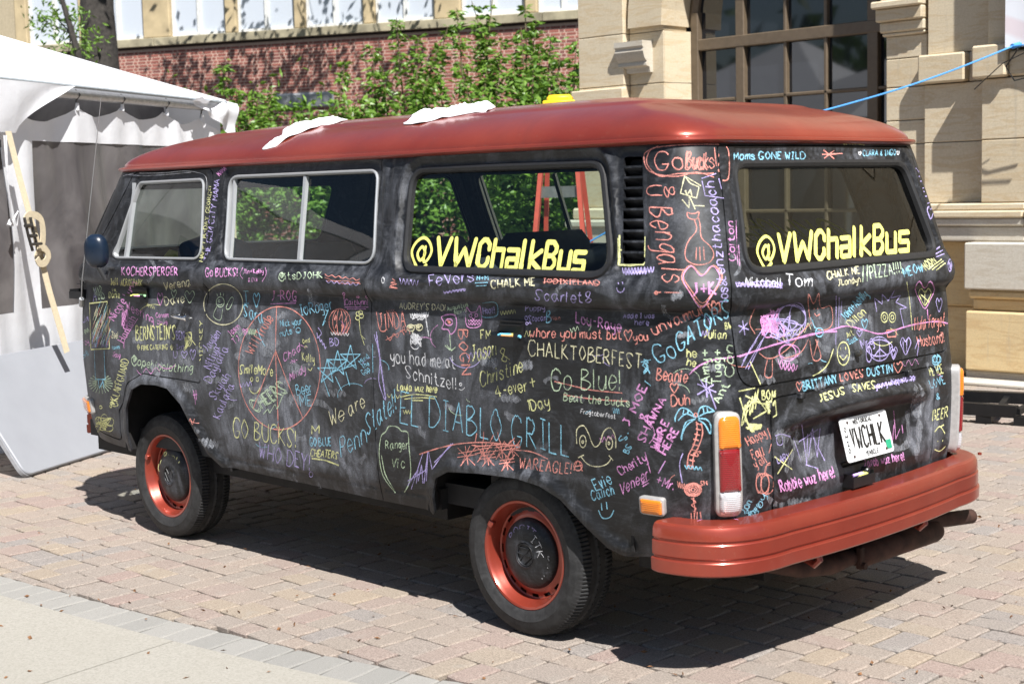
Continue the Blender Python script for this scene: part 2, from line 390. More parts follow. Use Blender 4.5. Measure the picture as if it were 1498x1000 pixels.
ZR = [.37,.385,.40,.42,.445,.455,.465,.48,.51,.54,.57,.60,.63,.66,.69,.72,.75,.78,.80,.82,.84,.86,.88,.90,.93,.96,.99,1.03,1.07,1.11,1.15,1.18,1.195,1.2045,1.2095,1.2145,1.219,1.225,1.237,1.25,1.268,1.285,1.298,1.31,1.322,1.335,1.35,1.37,1.40,1.43,1.46,1.49,1.52,1.55,1.58,1.61,1.64,1.67,1.69,1.71,1.73,1.745]
BVHV, BVHF = [], []
def panel(name, outer, holes=(), mat=BOARD, parent=None, off=0.0, rows=ZR, du=.034, edge=.012, contours=(.012, .024, .036, .05, .065), bvh=True, closed_edge=True):
    outer = np.array(outer); pts = [outer]; loops = [outer]+[np.array(h) for h in holes]
    pts += [np.array(h) for h in holes]; n0 = sum(len(p) for p in pts)
    edges = []; b = 0
    for L in loops: edges += [(b+i, b+(i+1) % len(L)) for i in range(len(L))]; b += len(L)
    umin, umax = outer[:, 0].min(), outer[:, 0].max(); us = np.arange(umin+du/2, umax, du)
    zz = np.array([r for r in rows if outer[:, 1].min() < r < outer[:, 1].max()])
    G = np.array([(u+(.5*du if k % 2 else 0)*0, z) for k, z in enumerate(zz) for u in us]) if len(zz) else np.zeros((0, 2))
    ex = [G]
    for L in loops:
        for c in contours:
            for sgn in (1, -1): ex.append(offs(L, c*sgn))
    C = np.concatenate(ex) if ex else np.zeros((0, 2))
    ok = inside(outer, C[:, 0], C[:, 1]); dmin = pdist(outer, C[:, 0], C[:, 1])
    for h in loops[1:]:
        ok &= ~inside(h, C[:, 0], C[:, 1]); dmin = np.minimum(dmin, pdist(h, C[:, 0], C[:, 1]))
    C = C[ok & (dmin > .007)]
    allp = np.concatenate(pts+[C])
    r = delaunay_2d_cdt([Vector(p) for p in allp], edges, [], 0, 1e-6)
    V2 = np.array([(v.x, v.y) for v in r[0]]); T = np.array([f for f in r[2] if len(f) == 3])
    cen = V2[T].mean(1); ok = inside(outer, cen[:, 0], cen[:, 1])
    for h in loops[1:]: ok &= ~inside(h, cen[:, 0], cen[:, 1])
    T = T[ok]
    P = P3(V2[:, 0], V2[:, 1], off); N = PN(V2[:, 0], V2[:, 1], off)
    # keep outward orientation
    tri = P[T]; fn = np.cross(tri[:, 1]-tri[:, 0], tri[:, 2]-tri[:, 0]); flip = (fn*N[T[:, 0]]).sum(1) < 0; T[flip] = T[flip][:, ::-1]
    V = [tuple(p) for p in P]; NN = [tuple(n) for n in N]; F = [tuple(int(i) for i in t) for t in T]
    if bvh: bb = len(BVHV); BVHV.extend(V); BVHF.extend([(a+bb, b_+bb, c+bb) for a, b_, c in F])
    if edge:
        for L in loops:
            A = P3(L[:, 0], L[:, 1], off); M = PN(L[:, 0], L[:, 1]); B = A-M*edge; n = len(L)
            t = np.roll(L, -1, 0)-np.roll(L, 1, 0); 
            k = len(V); V += [tuple(p) for p in A]+[tuple(p) for p in B]
            T3 = np.roll(A, -1, 0)-np.roll(A, 1, 0); E = np.cross(T3, M); E /= np.maximum(1e-9, np.linalg.norm(E, axis=1, keepdims=True))
            s_ = 1 if (sarea(L) > 0) == (L is loops[0]) else -1
            E = E*s_
            NN += [tuple(e) for e in E]*2
            for i in range(n):
                j = (i+1) % n; f = (k+i, k+n+i, k+n+j, k+j); F.append(f if s_ > 0 else f[::-1])
    return mesh(name, V, F, mat, parent, smooth=True, normals=NN)
def band(name, L, prof, mat, parent, closed=True, far=False):
    """strip that follows loop L on the body; prof = list of (offset in chart, height off body)"""
    L = np.array(L); rows = []
    for d, h in prof:
        Q = offs(L, d) if closed else L; rows.append(P3(Q[:, 0], Q[:, 1], h))
    n = len(L); V = np.concatenate(rows); F = []
    for k in range(len(prof)-1):
        for i in range(n if closed else n-1):
            j = (i+1) % n; F.append((k*n+i, k*n+j, (k+1)*n+j, (k+1)*n+i))
    o = mesh(name, V, F, mat, parent); bm = bmesh.new(); bm.from_mesh(o.data); bmesh.ops.recalc_face_normals(bm, faces=bm.faces); bm.to_mesh(o.data); bm.free(); shade(o, 40); return o
# ---- front half of the shell (both sides and the nose)
def line(L, step=.03): return dens(L, step)
seam = [(u-.0025, z) for u, z in SEAMS]
near_bottom = line([(-.50, .415), (-.24, .405)])+list(AF)+line([(.60, .416), (1.648, .402)])
o = near_bottom+line(seam)[1:]+line([(SEAM-.0135, 1.757), (2*UF-SEAM+.0135, 1.757)])[1:-1]+line([(2*UF-u, z) for u, z in seam[::-1]])+[np.array((2*UF-p[0], p[1])) for p in near_bottom[::-1][1:]]+line([(2*UF+.50, .415), (UF, .42), (-.50, .415)])[1:-1]
shell_f = panel('front_body_shell', o, [offs(DOOR, .006), offs(DOORf, .006), W2, W2f, WS], parent=bus)
# ---- rear half (quarters and the frame round the hatch)
seam2 = [(u+.0025, z) for u, z in SEAMS]
rb = line([(SEAM+.002, .402), (1.955, .400)])+list(AR)+line([(3.0, .392), (3.3, .41), (3.50, .43), (UR, .432)])[1:]
rb = rb+[np.array((2*UR-p[0], p[1])) for p in rb[::-1][1:]]
o = rb+line([(2*UR-u, z) for u, z in seam2])[1:]+line([(2*UR-SEAM+.0105, 1.757), (SEAM-.0105, 1.757)])[1:-1]+line(seam2[::-1])[:-1]
shell_r = panel('rear_body_shell', o, [W3, W3f, VENT, VENTf, offs(HATCH, .006), offs(LID, .006)], parent=bus)
# ---- doors, hatch, engine lid
for D_, W_, nm in ((DOOR, W1, 'near'), (DOORf, W1f, 'far')):
    d = panel('cab_door', D_, [W_], parent=bus, bvh=(nm == 'near'))
    if nm == 'near': door = d
    else: door_far = d
hatch = panel('rear_hatch', HATCH, [RW], parent=bus)
lid = panel('engine_lid', LID, parent=bus)
# dark seals behind the gaps
for L, pr in ((DOOR, shell_f), (DOORf, shell_f), (HATCH, shell_r), (LID, shell_r)):
    band('door_seal', L, [(-.02, -.008), (.02, -.008)], BLACK, pr)
band('door_seal', np.array(line([(u, z) for u, z in SEAMS])), [(0, 0), (0, 0)], BLACK, shell_r, closed=False) if False else None
q = np.array(line(SEAMS)); A = P3(q[:, 0]-.008, q[:, 1], -.006); B = P3(q[:, 0]+.008, q[:, 1], -.006); n = len(q)
mesh('seam_filler', np.concatenate([A, B]), [(i, i+1, n+i+1, n+i) for i in range(n-1)], BLACK, shell_r)
BVH = BVHTree.FromPolygons([Vector(v) for v in BVHV], BVHF)
# ---- glass and window trims
def pane(name, W, mat, parent, off=-.012):
    o = panel(name, offs(W, .004), [], mat=mat, parent=parent, off=off, rows=list(np.arange(1.34, 1.70, .06)), du=.12, edge=0, contours=(), bvh=False); return o
silver = [(.003, -.002), (.004, .006), (.000, .009), (-.005, .008), (-.007, .003), (-.008, -.012)]
rubber = [(.010, .000), (.006, .008), (-.004, .010), (-.014, .004), (-.016, -.012)]
GP = {}
def gtri(o): # glass surface for lettering
    return BVHTree.FromPolygons([v.co.copy() for v in o.data.vertices], [tuple(p.vertices) for p in o.data.polygons])
for W_, near in ((W1, 1), (W1f, 0)):
    dr = door if near else door_far
    g = pane('door_glass', W_, GLASS, dr); band('window_trim', W_, silver, CHROME, dr)
    sgn = (lambda P: P) if near else (lambda P: mirF(np.array(P))[::-1])
    a = sgn([(-.165, 1.345), (-.185, 1.69)]); q = np.array(dens(list(a), .04))
    A = P3(q[:, 0]-.009, q[:, 1], .004); B = P3(q[:, 0]+.009, q[:, 1], .004); A2 = P3(q[:, 0]-.011, q[:, 1], -.014); B2 = P3(q[:, 0]+.011, q[:, 1], -.014); n = len(q)
    mesh('quarterlight_bar', np.concatenate([A2, A, B, B2]), [(k*n+i, k*n+i+1, (k+1)*n+i+1, (k+1)*n+i) for k in range(3) for i in range(n-1)], CHROME, dr)
for W_, near in ((W2, 1), (W2f, 0)):
    g = pane('sliding_glass', W_, GLASS, shell_f); band('window_trim', W_, silver, CHROME, shell_f)
    for (ub, ut, w, lab) in ((1.196, 1.150, .011, 0), (.70, .64, .006, 0)):
        a = [(ub, 1.352), (ut, 1.69)]
        if not near: a = [(2*UF-u, z) for u, z in a]
        q = np.array(dens(a, .04)); n = len(q)
        rows = [P3(q[:, 0]-w, q[:, 1], -.014), P3(q[:, 0]-w*.8, q[:, 1], .002), P3(q[:, 0]+w*.8, q[:, 1], .002), P3(q[:, 0]+w, q[:, 1], -.014)]
        mesh('window_bar', np.concatenate(rows), [(k*n+i, k*n+i+1, (k+1)*n+i+1, (k+1)*n+i) for k in range(3) for i in range(n-1)], CHROME, shell_f)
for W_, nm in ((W3, 'near'), (W3f, 'far')):
    g = pane('rear_side_glass', W_, GLASS, shell_r); band('window_rubber', W_, rubber, BLACK, shell_r); GP[nm] = gtri(g)
g = pane('hatch_glass', RW, GLASS_R, hatch); band('window_rubber', RW, rubber, BLACK, hatch); GP['rear'] = gtri(g)
g = pane('windscreen', WS, GLASS, shell_f); band('window_rubber', WS, rubber, BLACK, shell_f)
# ---- air vents: dark box with slats
for V_, near in ((VENT, 1), (VENTf, 0)):
    o = panel('vent_recess', V_, [], mat=DARK, parent=shell_r, off=-.035, rows=[], du=.1, edge=-.035, contours=(), bvh=False)
    for k in range(1, 10):
        t = k/10; zc = 1.362+.347*t; ul, ur = 2.925-.059*t, 3.008-.06*t
        if not near: ul, ur = 2*UR-ur, 2*UR-ul
        uu = np.linspace(ul, ur, 4)
        rows = [P3(uu, np.full(4, zc-.016), -.028), P3(uu, np.full(4, zc-.002), .001), P3(uu, np.full(4, zc+.005), .001), P3(uu, np.full(4, zc-.006), -.028)]
        mesh('vent_slat', np.concatenate(rows), [(a*4+i, a*4+i+1, ((a+1) % 4)*4+i+1, ((a+1) % 4)*4+i) for a in range(4) for i in range(3)], BOARD, shell_r)
# ---- drip rail and roof
us = np.concatenate([np.linspace(2*UF-UR+.0, UR, 2)]); us = np.arange(UF-4.0*0, UR, .04)
loop_u = np.concatenate([np.arange(UF, UR, .035)]); nearc = SV(loop_u, np.full(len(loop_u), 1.757)); nearn = SN(loop_u, np.full(len(loop_u), 1.75)); nearn[:, 2] = 0; nearn /= np.linalg.norm(nearn, axis=1, keepdims=True)
farc = nearc[::-1][1:-1] if False else nearc[::-1]*np.array([1, -1, 1]); farn = nearn[::-1]*np.array([1, -1, 1])
RC = np.concatenate([nearc, farc]); RN = np.concatenate([nearn, farn]); NR = len(RC)
prof = [(-.02, -.016), (.004, -.014), (.020, -.010), (.026, -.002), (.024, .006), (.018, .007), (.012, .002), (.002, .010), (-.02, .012)]
V = np.concatenate([RC+RN*a+np.array([0, 0, b]) for a, b in prof]); F = [(k*NR+i, k*NR+(i+1) % NR, (k+1)*NR+(i+1) % NR, (k+1)*NR+i) for k in range(len(prof)-1) for i in range(NR)]
rail = mesh('drip_rail', V, F, COPPER, bus); shade(rail, 40)
skel = np.stack([np.clip(RC[:, 0], 1.0, 2.1), np.zeros(NR), np.full(NR, 1.757)], 1)
rows = []; K = 64
for k in range(K+1):
    t = k/K; th = t*math.pi/2
    s = math.cos(th)**(2/2.0); h = math.sin(th)**(2/1.8)
    base = RC-RN*.002
    P = skel+(base-skel)*s
    Hh = .190
    z = 1.765+Hh*h
    # crown panel: a faint step where the flat centre of the roof begins
    P = P.copy(); P[:, 2] = z+.007*math.exp(-((s-.66)/.022)**2)
    rows.append(P)
V = np.concatenate(rows); F = [(k*NR+i, k*NR+(i+1) % NR, (k+1)*NR+(i+1) % NR, (k+1)*NR+i) for k in range(K) for i in range(NR)]
roof = mesh('roof', V, F, COPPER, bus); 
bm = bmesh.new(); bm.from_mesh(roof.data); bmesh.ops.remove_doubles(bm, verts=bm.verts, dist=.0008); bm.to_mesh(roof.data); bm.free(); shade(roof, 50)
ROOFBVH = BVHTree.FromPolygons([v.co.copy() for v in roof.data.vertices], [tuple(p.vertices) for p in roof.data.polygons])
# headliner and inner skin
MB().box((-.35, -.66, 1.735), (3.0, .66, 1.745)).build('headliner', LINER, bus)
# ---- bumpers: three-rib profile swept round the corner
def sweep(name, path, prof, mat, parent, cap=True):
    P = [Vector(p) for p in path]; V = []; F = []; m = len(prof)
    for i, p in enumerate(P):
        t = (P[min(i+1, len(P)-1)]-P[max(i-1, 0)]); t.z = 0; t.normalize(); n = Vector((t.y, -t.x, 0))
        for a, b in prof: V.append(p+n*a+Vector((0, 0, b)))
    for i in range(len(P)-1):
        for k in range(m): F.append((i*m+k, (i+1)*m+k, (i+1)*m+(k+1) % m, i*m+(k+1) % m))
    if cap: F += [tuple(range(m)), tuple(range((len(P)-1)*m+m-1, (len(P)-1)*m-1, -1))]
    o = mesh(name, V, F, mat, parent); bm = bmesh.new(); bm.from_mesh(o.data); bmesh.ops.recalc_face_normals(bm, faces=bm.faces); bm.to_mesh(o.data); bm.free(); shade(o, 24); return o
def arc_path(cx, cy, hx, hy, n, a0, a1, e): 
    return [(cx+hx*abs(math.sin(a))**e, cy-hy*abs(math.cos(a))**e, 0) for a in [a0+(a1-a0)*i/n for i in range(n+1)]]
zb = .375
pth = [(3.088, -.882, zb)]+[(x, y, zb) for x, y, _ in arc_path(3.08, -.55, .30, .342, 16, 0.06, math.pi/2, 2/2.7)]
pth += [(3.380+.03*(1-(y/.55)**2), y, zb) for y in np.linspace(-.45, .45, 11)]+[(x, -y, z) for x, y, z in pth[::-1]]
bprof = [(0, .002), (.011, .003), (.015, .008), (.016, .046), (.014, .049), (.006, .0505), (.006, .056), (.009, .0575), (.011, .061), (.011, .103), (.009, .106), (.004, .1075), (.004, .112), (.007, .1135), (.009, .117), (.007, .146), (.001, .158), (-.010, .164), (-.085, .167), (-.085, .162), (-.016, .158), (-.012, .01)]
bump_r = sweep('rear_bumper', pth, bprof, COPPER, bus)
for y in (-.34, .36): MB().tube([(3.345, y, .37), (3.355, y, .345), (3.335, y, .325), (3.30, y, .34), (3.29, y, .37)], .013, 8).build('tow_loop', COPPER, bump_r, 40)
MB().tube([(3.36, .77, .543), (3.36, .77, .552)], .008, 8).build('bumper_bolt', COPPER, bump_r)
uf = np.linspace(-.66, 2*UF+.66, 40); A = SV(uf, np.full(40, .5)); Nn = SN(uf, np.full(40, .5)); A = A+Nn*.022
pf = [(a[0], a[1], .405) for a in A][::-1]
bump_f = sweep('front_bumper', [p for p in pf], [(a, b*.95) for a, b in bprof], COPPER, bus)
# ---- underbody
ub = MB(); ub.box((-.75, -.70, .34), (1.9, .70, .42)); ub.box((.56, -.775, .40), (1.95, -.74, .48)); ub.box((2.9, -.74, .33), (3.2, .74, .46)); ub.box((1.9, -.55, .34), (2.95, .55, .44)); ub.box((2.45, -.3, .22), (3.1, .3, .36))
ub.build('chassis', DARK, bus)
for (xa, xb, sy) in ((-.27, .60, -1), (1.93, 2.93, -1), (-.27, .60, 1), (1.93, 2.93, 1)):
    # wheel housing: roof, inner wall and ends
    wl = MB(); h = .80 if xa < 1 else .66; y0, y1 = sorted((sy*.50, sy*.815)); ya, yb = sorted((sy*.50, sy*.52)); wl.box((xa, y0, h), (xb, y1, h+.02)); wl.box((xa, ya, .3), (xb, yb, h+.02))
    for x in (xa-.012, xb): wl.box((x, y0, .40), (x+.012, y1, h+.01))
    wl.build('wheel_housing', DARK, bus)
b = MB()
for x in (0, 2.4): b.tube([(x, -.6, .30), (x, .6, .30)], .04, 10)
b.tube([(.35, -.2, .33), (1.0, -.35, .30), (2.2, -.35, .33)], .03, 8); b.build('axle', DARK, bus, 40)
b = MB(); b.tube([(3.235, .06, .262), (3.24, .085, .262), (3.245, .10, .262), (3.255, .58, .262), (3.255, .60, .262), (3.255, .615, .262)], [.040, .052, .055, .055, .050, .030], 20, flat=.85); b.build('muffler', RUST, bus, 50)
b = MB(); b.tube([(3.08, -.60, .33), (3.16, -.42, .315), (3.21, -.25, .275), (3.225, -.08, .255), (3.235, .045, .262)], [.03, .030, .042, .044, .036], 16, flat=.8); b.build('exhaust_box', RUST, bus, 50)
b = MB(); b.box((3.262, .035, .222), (3.285, .062, .305), 0, .004); b.tube([(3.28, .048, .235), (3.297, .048, .235)], .013, 8); b.build('muffler_clamp', RUST, bus)
b = MB(); b.tube([(3.22, .40, .315), (3.25, .58, .300), (3.265, .70, .287), (3.275, .865, .272)], .029, 16, cap=False); b.tube([(3.275, .865, .272), (3.272, .80, .277)], [.029, .024], 16, cap=False); b.tube([(3.272, .80, .277), (3.27, .74, .283)], [.024, .001], 16, cap=False)
b.build('tail_pipe', RUST, bus, 40)
# ---- lamps
def lens_mat(name, col):
    m = NT(name); v = m.geo(); w = m.n('ShaderNodeTexWave', wave_type='BANDS', bands_direction='Z'); m.l(v, w.inputs[0]); w.inputs['Scale'].default_value = 48
    m.color(col); m.set(Roughness=.16, Coat_Weight=.6, Coat_Roughness=.06, Transmission_Weight=.15); m.bump(w.outputs['Fac'], .35, .003); return m.m
AMB = lens_mat('amber lens', (.78, .22, .015)); REDL = lens_mat('red lens', (.22, .006, .008)); CLR = lens_mat('clear lens', (.52, .52, .54))
def pad(name, loop, h0, h1, mat, parent, dome=.004, inset=.012):
    """raised pad with a rounded edge on the body surface"""
    L = np.array(loop); n = len(L); prof = [(0, h0), (0, h1-.004), (-.003, h1-.001), (-inset, h1+dome*.4), (-inset*2.2, h1+dome)]
    rows = [P3(offs(L, d)[:, 0], offs(L, d)[:, 1], h) for d, h in prof]; V = np.concatenate(rows); F = [(k*n+i, k*n+(i+1) % n, (k+1)*n+(i+1) % n, (k+1)*n+i) for k in range(len(prof)-1) for i in range(n)]
    c = P3(np.array([L[:, 0].mean()]), np.array([L[:, 1].mean()]), h1+dome); V = np.concatenate([V, c]); k = (len(prof)-1)*n
    F += [(k+i, k+(i+1) % n, len(V)-1) for i in range(n)]
    o = mesh(name, V, F, mat, parent); bm = bmesh.new(); bm.from_mesh(o.data); bmesh.ops.recalc_face_normals(bm, faces=bm.faces); bm.to_mesh(o.data); bm.free(); shade(o, 35); return o
GREYT = simple('dull grey lamp rim', (.42, .41, .40), .4, .3, .12, 50)
for far in (0, 1):
    lp = [(3.285, .558), (3.392, .556), (3.385, .890), (3.285, .893)]
    mk = [(2.985, .545), (3.078, .545), (3.078, .605), (2.985, .605)]
    f = (lambda P: mirR(np.array(P))) if far else (lambda P: np.array(P))
    tl = pad('tail_light', rpoly([tuple(p) for p in f(lp)], .03, 5, .02), -.002, .030, GREYT, bus)
    for nm, z0, z1, mt in (('amber_lens', .777, .880, AMB), ('red_lens', .637, .775, REDL), ('clear_lens', .570, .635, CLR)):
        q = [(3.299, z0), (3.380, z0), (3.375, z1), (3.297, z1)]; r_ = [.004]*4
        if nm == 'amber_lens': r_ = [.003, .003, .025, .025]
        if nm == 'clear_lens': r_ = [.025, .025, .003, .003]
        if far: r_ = r_[::-1]
        pad(nm, rpoly([tuple(p) for p in f(q)], r_, 5, .02), .026, .040, mt, tl, .003, .006)
    mr = pad('side_marker', rpoly([tuple(p) for p in f(mk)], .012, 4, .02), -.002, .020, GREYT, bus)
    q = [(2.992, .551), (3.071, .551), (3.071, .599), (2.992, .599)]
    pad('amber_lens', rpoly([tuple(p) for p in f(q)], .008, 4, .02), .016, .027, AMB, mr, .002, .006)
    f = (lambda P: mirF(np.array(P))) if far else (lambda P: np.array(P))
    mr = pad('front_indicator', rpoly([tuple(p) for p in f([(-.60, .545), (-.44, .548), (-.44, .622), (-.60, .618)])], .012, 4, .02), -.002, .018, GREYT, bus)
    pad('amber_lens', rpoly([tuple(p) for p in f([(-.59, .553), (-.45, .555), (-.45, .614), (-.59, .611)])], .008, 4, .02), .014, .028, AMB, mr, .002, .006)
# ---- wheels
def tyre_mesh():
    R, w = .300, .0925; n = 120
    # profile across the tread and down both sidewalls: (radius, offset along the axle, outer side positive)
    pr = [(.192, .070), (.200, .080), (.215, .0885), (.235, .0925), (.240, .0945), (.246, .0925), (.262, .0905), (.276, .085), (.284, .080), (.290, .0765)]
    tread = []
    for a in (.072, .046, .0435, .036, .0335, .012, .0095, .0025, 0): tread.append(a)
    tread = tread+[-a for a in tread[::-1][1:]]
    groove = lambda a: any(abs(abs(a)-g) < .0015 for g in (.04475-.0012, .036-.0025+.00125, .0107))
    V = []; cols = pr+[(R-.010*(abs(a)/.075)**4, a) for a in tread]+[(r, -a) for r, a in pr[::-1]]
    m = len(cols); np_ = len(pr)
    for i in range(n*3):
        an = 2*math.pi*i/(n*3); ph = i % 3
        for j, (r, a) in enumerate(cols):
            dr = 0
            if np_ <= j < m-np_:
                t = tread[j-np_]
                if abs(abs(t)-.0348) < .002 or abs(abs(t)-.0107) < .002: dr = -.007
                elif ph == 0 and abs(t) > .03: dr = -.006
                elif ph == 0 and (i//3) % 2 == 0: dr = -.004
            elif (j in (8, 9) or j in (m-9, m-10)) and ph == 0: dr = -.003
            V.append(((r+dr)*math.cos(an), (r+dr)*math.sin(an), a))
    N = n*3; F = [(i*m+j, i*m+j+1, ((i+1) % N)*m+j+1, ((i+1) % N)*m+j) for i in range(N) for j in range(m-1)]
    return V, F
TV, TF = tyre_mesh(); tyre_me = bpy.data.meshes.new('tyre'); tyre_me.from_pydata(TV, [], TF); tyre_me.materials.append(TYRE); tyre_me.polygons.foreach_set('use_smooth', [True]*len(tyre_me.polygons)); tyre_me.set_sharp_from_angle(angle=rad(32)); tyre_me.update()
# rim with punched slots: disc is a grid with holes removed
b = MB(); I = Matrix.Identity(4)
b.lathe([(.188, -.08), (.184, .05), (.190, .066), (.200, .072), (.2015, .078), (.198, .082), (.190, .080), (.183, .068), (.180, .052), (.172, .040), (.169, .010)], 96, I)
ns = 96
prd = [(.1695, .030), (.1665, .027), (.1645, .026), (.158, .027), (.1515, .029), (.144, .032), (.134, .034), (.10, .034), (.0, .034)]
V = []; F = []
for (r, h) in prd:
    for k in range(ns): a = 2*math.pi*k/ns; V.append((max(r, .001)*math.cos(a), max(r, .001)*math.sin(a), h))
for i in range(len(prd)-1):
    for k in range(ns):
        if i in (2, 3) and (k % 6) in (1, 2, 3): continue
        F.append((i*ns+k, i*ns+(k+1) % ns, (i+1)*ns+(k+1) % ns, (i+1)*ns+k))
b.add(V, F); 
b.box((.176, -.012, .066), (.200, .014, .086), 0, .003)
rim_me = b.build('rim', COPPER, None, 38, fix=True); rm = rim_me.data; bpy.data.objects.remove(rim_me)
b = MB(); b.lathe([(.130, .020), (.131, .034), (.128, .044), (.118, .054), (.100, .062), (.078, .068), (.058, .070), (.050, .071), (.046, .074), (.042, .070), (.038, .067), (.020, .070), (.001, .071)], 64, I)
cap = b.build('hubcap', BOARD, None, 50, fix=True); cm = cap.data; bpy.data.objects.remove(cap)
# emblem: ring with a V over a W
b = MB(); ring = [(.040*math.cos(2*math.pi*k/32), .040*math.sin(2*math.pi*k/32), .0715) for k in range(33)]; b.tube(ring, .0022, 6)
for P in ([(-.015, .034), (0, .006), (.015, .034)], [(-.032, .018), (-.014, -.030), (0, -.002), (.014, -.030), (.032, .018)]): b.tube([(x, y, .071) for x, y in P], .0022, 6)
em = b.build('emblem', BOARD, None, 40).data; bpy.data.objects.remove(bpy.data.objects['emblem'])
for (x, y, sg, rot) in ((0, -.685, -1, .2), (2.4, -.712, -1, 1.9), (0, .685, 1, .7), (2.4, .712, 1, 2.6)):
    w = bpy.data.objects.new('wheel', None); COL.objects.link(w); w.parent = bus; w.location = (x, y, .298)
    w.rotation_euler = (rad(90) if sg < 0 else rad(-90), 0, 0)
    a = bpy.data.objects.new('tyre', tyre_me); COL.objects.link(a); a.parent = w
    c = bpy.data.objects.new('rim', rm); COL.objects.link(c); c.parent = w; c.rotation_euler = (0, 0, 2.75 if x < 1 else 2.62)
    c = bpy.data.objects.new('hubcap', cm); COL.objects.link(c); c.parent = w
    c = bpy.data.objects.new('hub_emblem', em); COL.objects.link(c); c.parent = w; c.rotation_euler = (0, 0, rot)
    b = MB(); b.lathe([(.03, -.1), (.14, -.09), (.15, -.02), (.14, .0), (.02, .005)], 24, I); d = b.build('brake_drum', DARK, w, 40)
def hit(px, py, bv=None):
    r = (bv or BVH).ray_cast(CPV, ray(px, py))
    return (r[0], (r[1] if r[1].dot(CPV-r[0]) > 0 else -r[1])) if r[0] is not None else (None, None)
# ---- door handle with its dished seat
p, n = hit(272, 463)
b = MB(); b.tube([Vector(p)+Vector((-.045, -.008, .004)), Vector(p)+Vector((-.048, -.034, .004)), Vector(p)+Vector((-.02, -.040, .003)), Vector(p)+Vector((.02, -.041, 0)), Vector(p)+Vector((.055, -.036, -.002)), Vector(p)+Vector((.058, -.010, -.004))], [.011, .013, .012, .012, .014, .010], 12, flat=.7)
b.tube([Vector(p)+Vector((.055, -.036, -.001)), Vector(p)+Vector((.066, -.034, -.001))], .015, 12); b.build('door_handle', PLATED, door, 50)
b = MB(); c = Vector(p)+Vector((0, .003, -.01))
b.lathe([(.055, -.002), (.050, .002), (.03, .0035), (.001, .004)], 28, Matrix.Translation(c) @ Matrix.Rotation(rad(90), 4, 'X')); b.build('handle_plate', simple('worn black plate', (.008, .008, .009), .35), door, 40)
# ---- chalk trays: open wire-mesh boxes with sticks of chalk
CHS = {k: simple('stick of '+k+' chalk', c, .9, 0, .05, 90) for k, c in (('pink', (.75, .25, .55)), ('yellow', (.75, .72, .2)), ('blue', (.15, .5, .7)), ('green', (.35, .7, .35)), ('orange', (.8, .35, .1)), ('violet', (.5, .35, .75)))}
def tray(name, o, ax, out, w, h, dep, cols, parent, tilt=0):
    """o = back bottom corner; ax = unit along, out = unit away from body"""
    o = Vector(o); ax = Vector(ax).normalized(); out = Vector(out).normalized(); z = Vector((0, 0, 1)); M = Matrix((( ax.x, out.x, z.x, o.x), (ax.y, out.y, z.y, o.y), (ax.z, out.z, z.z, o.z), (0, 0, 0, 1)))
    t = bpy.data.objects.new(name, None); COL.objects.link(t); t.parent = parent
    b = MB(); b.box((0, 0, 0), (w, dep, .004), M=M); b.box((0, 0, .004), (w, .004, h), M=M)
    b.box((0, dep-.004, .004), (w, dep, h*.42), M=M); b.box((0, .004, .004), (.003, dep-.004, h*.55), M=M); b.box((w-.003, .004, .004), (w, dep-.004, h*.55), M=M)
    b.box((0, .004, h*.82), (w, dep*.35, h*.85), M=M); b.box((-.002, -.002, h*.95), (w+.002, .008, h), M=M)
    b.build('tray_box', simple('matte black tray', (.006, .006, .007), .5), t)
    for i, cn in enumerate(cols):
        x0 = .008+(w-.055)*(i/(max(1, len(cols)-1))) if len(cols) > 1 else .01; yy = dep*(.35+.12*(i % 3)); zz = h*.38+.004*(i % 2)
        b = MB(); b.tube([M @ Vector((x0, yy, zz)), M @ Vector((x0+.055, yy+.004*(i % 2), zz+.002))], .0055, 8); b.build('chalk_stick', CHS[cn], t, 40)
    return t
p, n = hit(765, 505); tray('chalk_tray', (p.x-.105, p.y-.004, p.z-.0), (1, 0, 0), (0, -1, 0), .115, .085, .055, ['blue', 'blue', 'orange', 'yellow', 'blue'], bus)
p, n = hit(197, 440); tray('chalk_tray', (p.x-.005, p.y-.004, p.z), (1, 0, 0), (0, -1, 0), .13, .065, .045, ['yellow', 'yellow', 'pink', 'green'], bus)
p, n = hit(1232, 712); tray('chalk_tray', (p.x-.004, p.y, p.z), (0, 1, 0), (1, 0, 0), .14, .085, .05, ['pink', 'violet', 'yellow', 'yellow'], bus)
p = on(104, 436, 1, -.80); tray('chalk_tray', (p.x, -.74, p.z), (1, 0, 0), (0, -1, 0), .13, .085, .07, [], bus)
# ---- mirror
c = on(143, 367, 1, -1.00)
M_ = Matrix.Translation(c) @ Matrix.Rotation(rad(-58), 4, 'Z') @ Matrix.Rotation(rad(4), 4, 'Y')
b = MB(); NR_ = 28
def mring(s, d): return [(d, math.copysign(abs(math.cos(t))**.75, math.cos(t))*.056*s, math.copysign(abs(math.sin(t))**.8, math.sin(t))*.078*s) for t in [2*math.pi*k/NR_ for k in range(NR_)]]
V = []; 
for s, d in ((1, 0), (1.02, .012), (.93, .032), (.7, .044), (.35, .049), (.02, .050)): V += [tuple(M_ @ Vector(q)) for q in mring(s, d)]
F = [(i*NR_+k, i*NR_+(k+1) % NR_, (i+1)*NR_+(k+1) % NR_, (i+1)*NR_+k) for i in range(5) for k in range(NR_)]
mirror = mesh('door_mirror', V, F, simple('dark blue mirror shell', (.006, .014, .030), .35, 0, .1, 20), bus); shade(mirror, 60)
V = [tuple(M_ @ Vector(q)) for q in mring(.97, .004)]; mesh('mirror_glass', V, [tuple(range(NR_))], PLATED, mirror)
b = MB(); q = Vector(M_ @ Vector((.03, .01, -.075))); e, _ = hit(166, 393)
if e is None: e = Vector((-.2, -.86, 1.27))
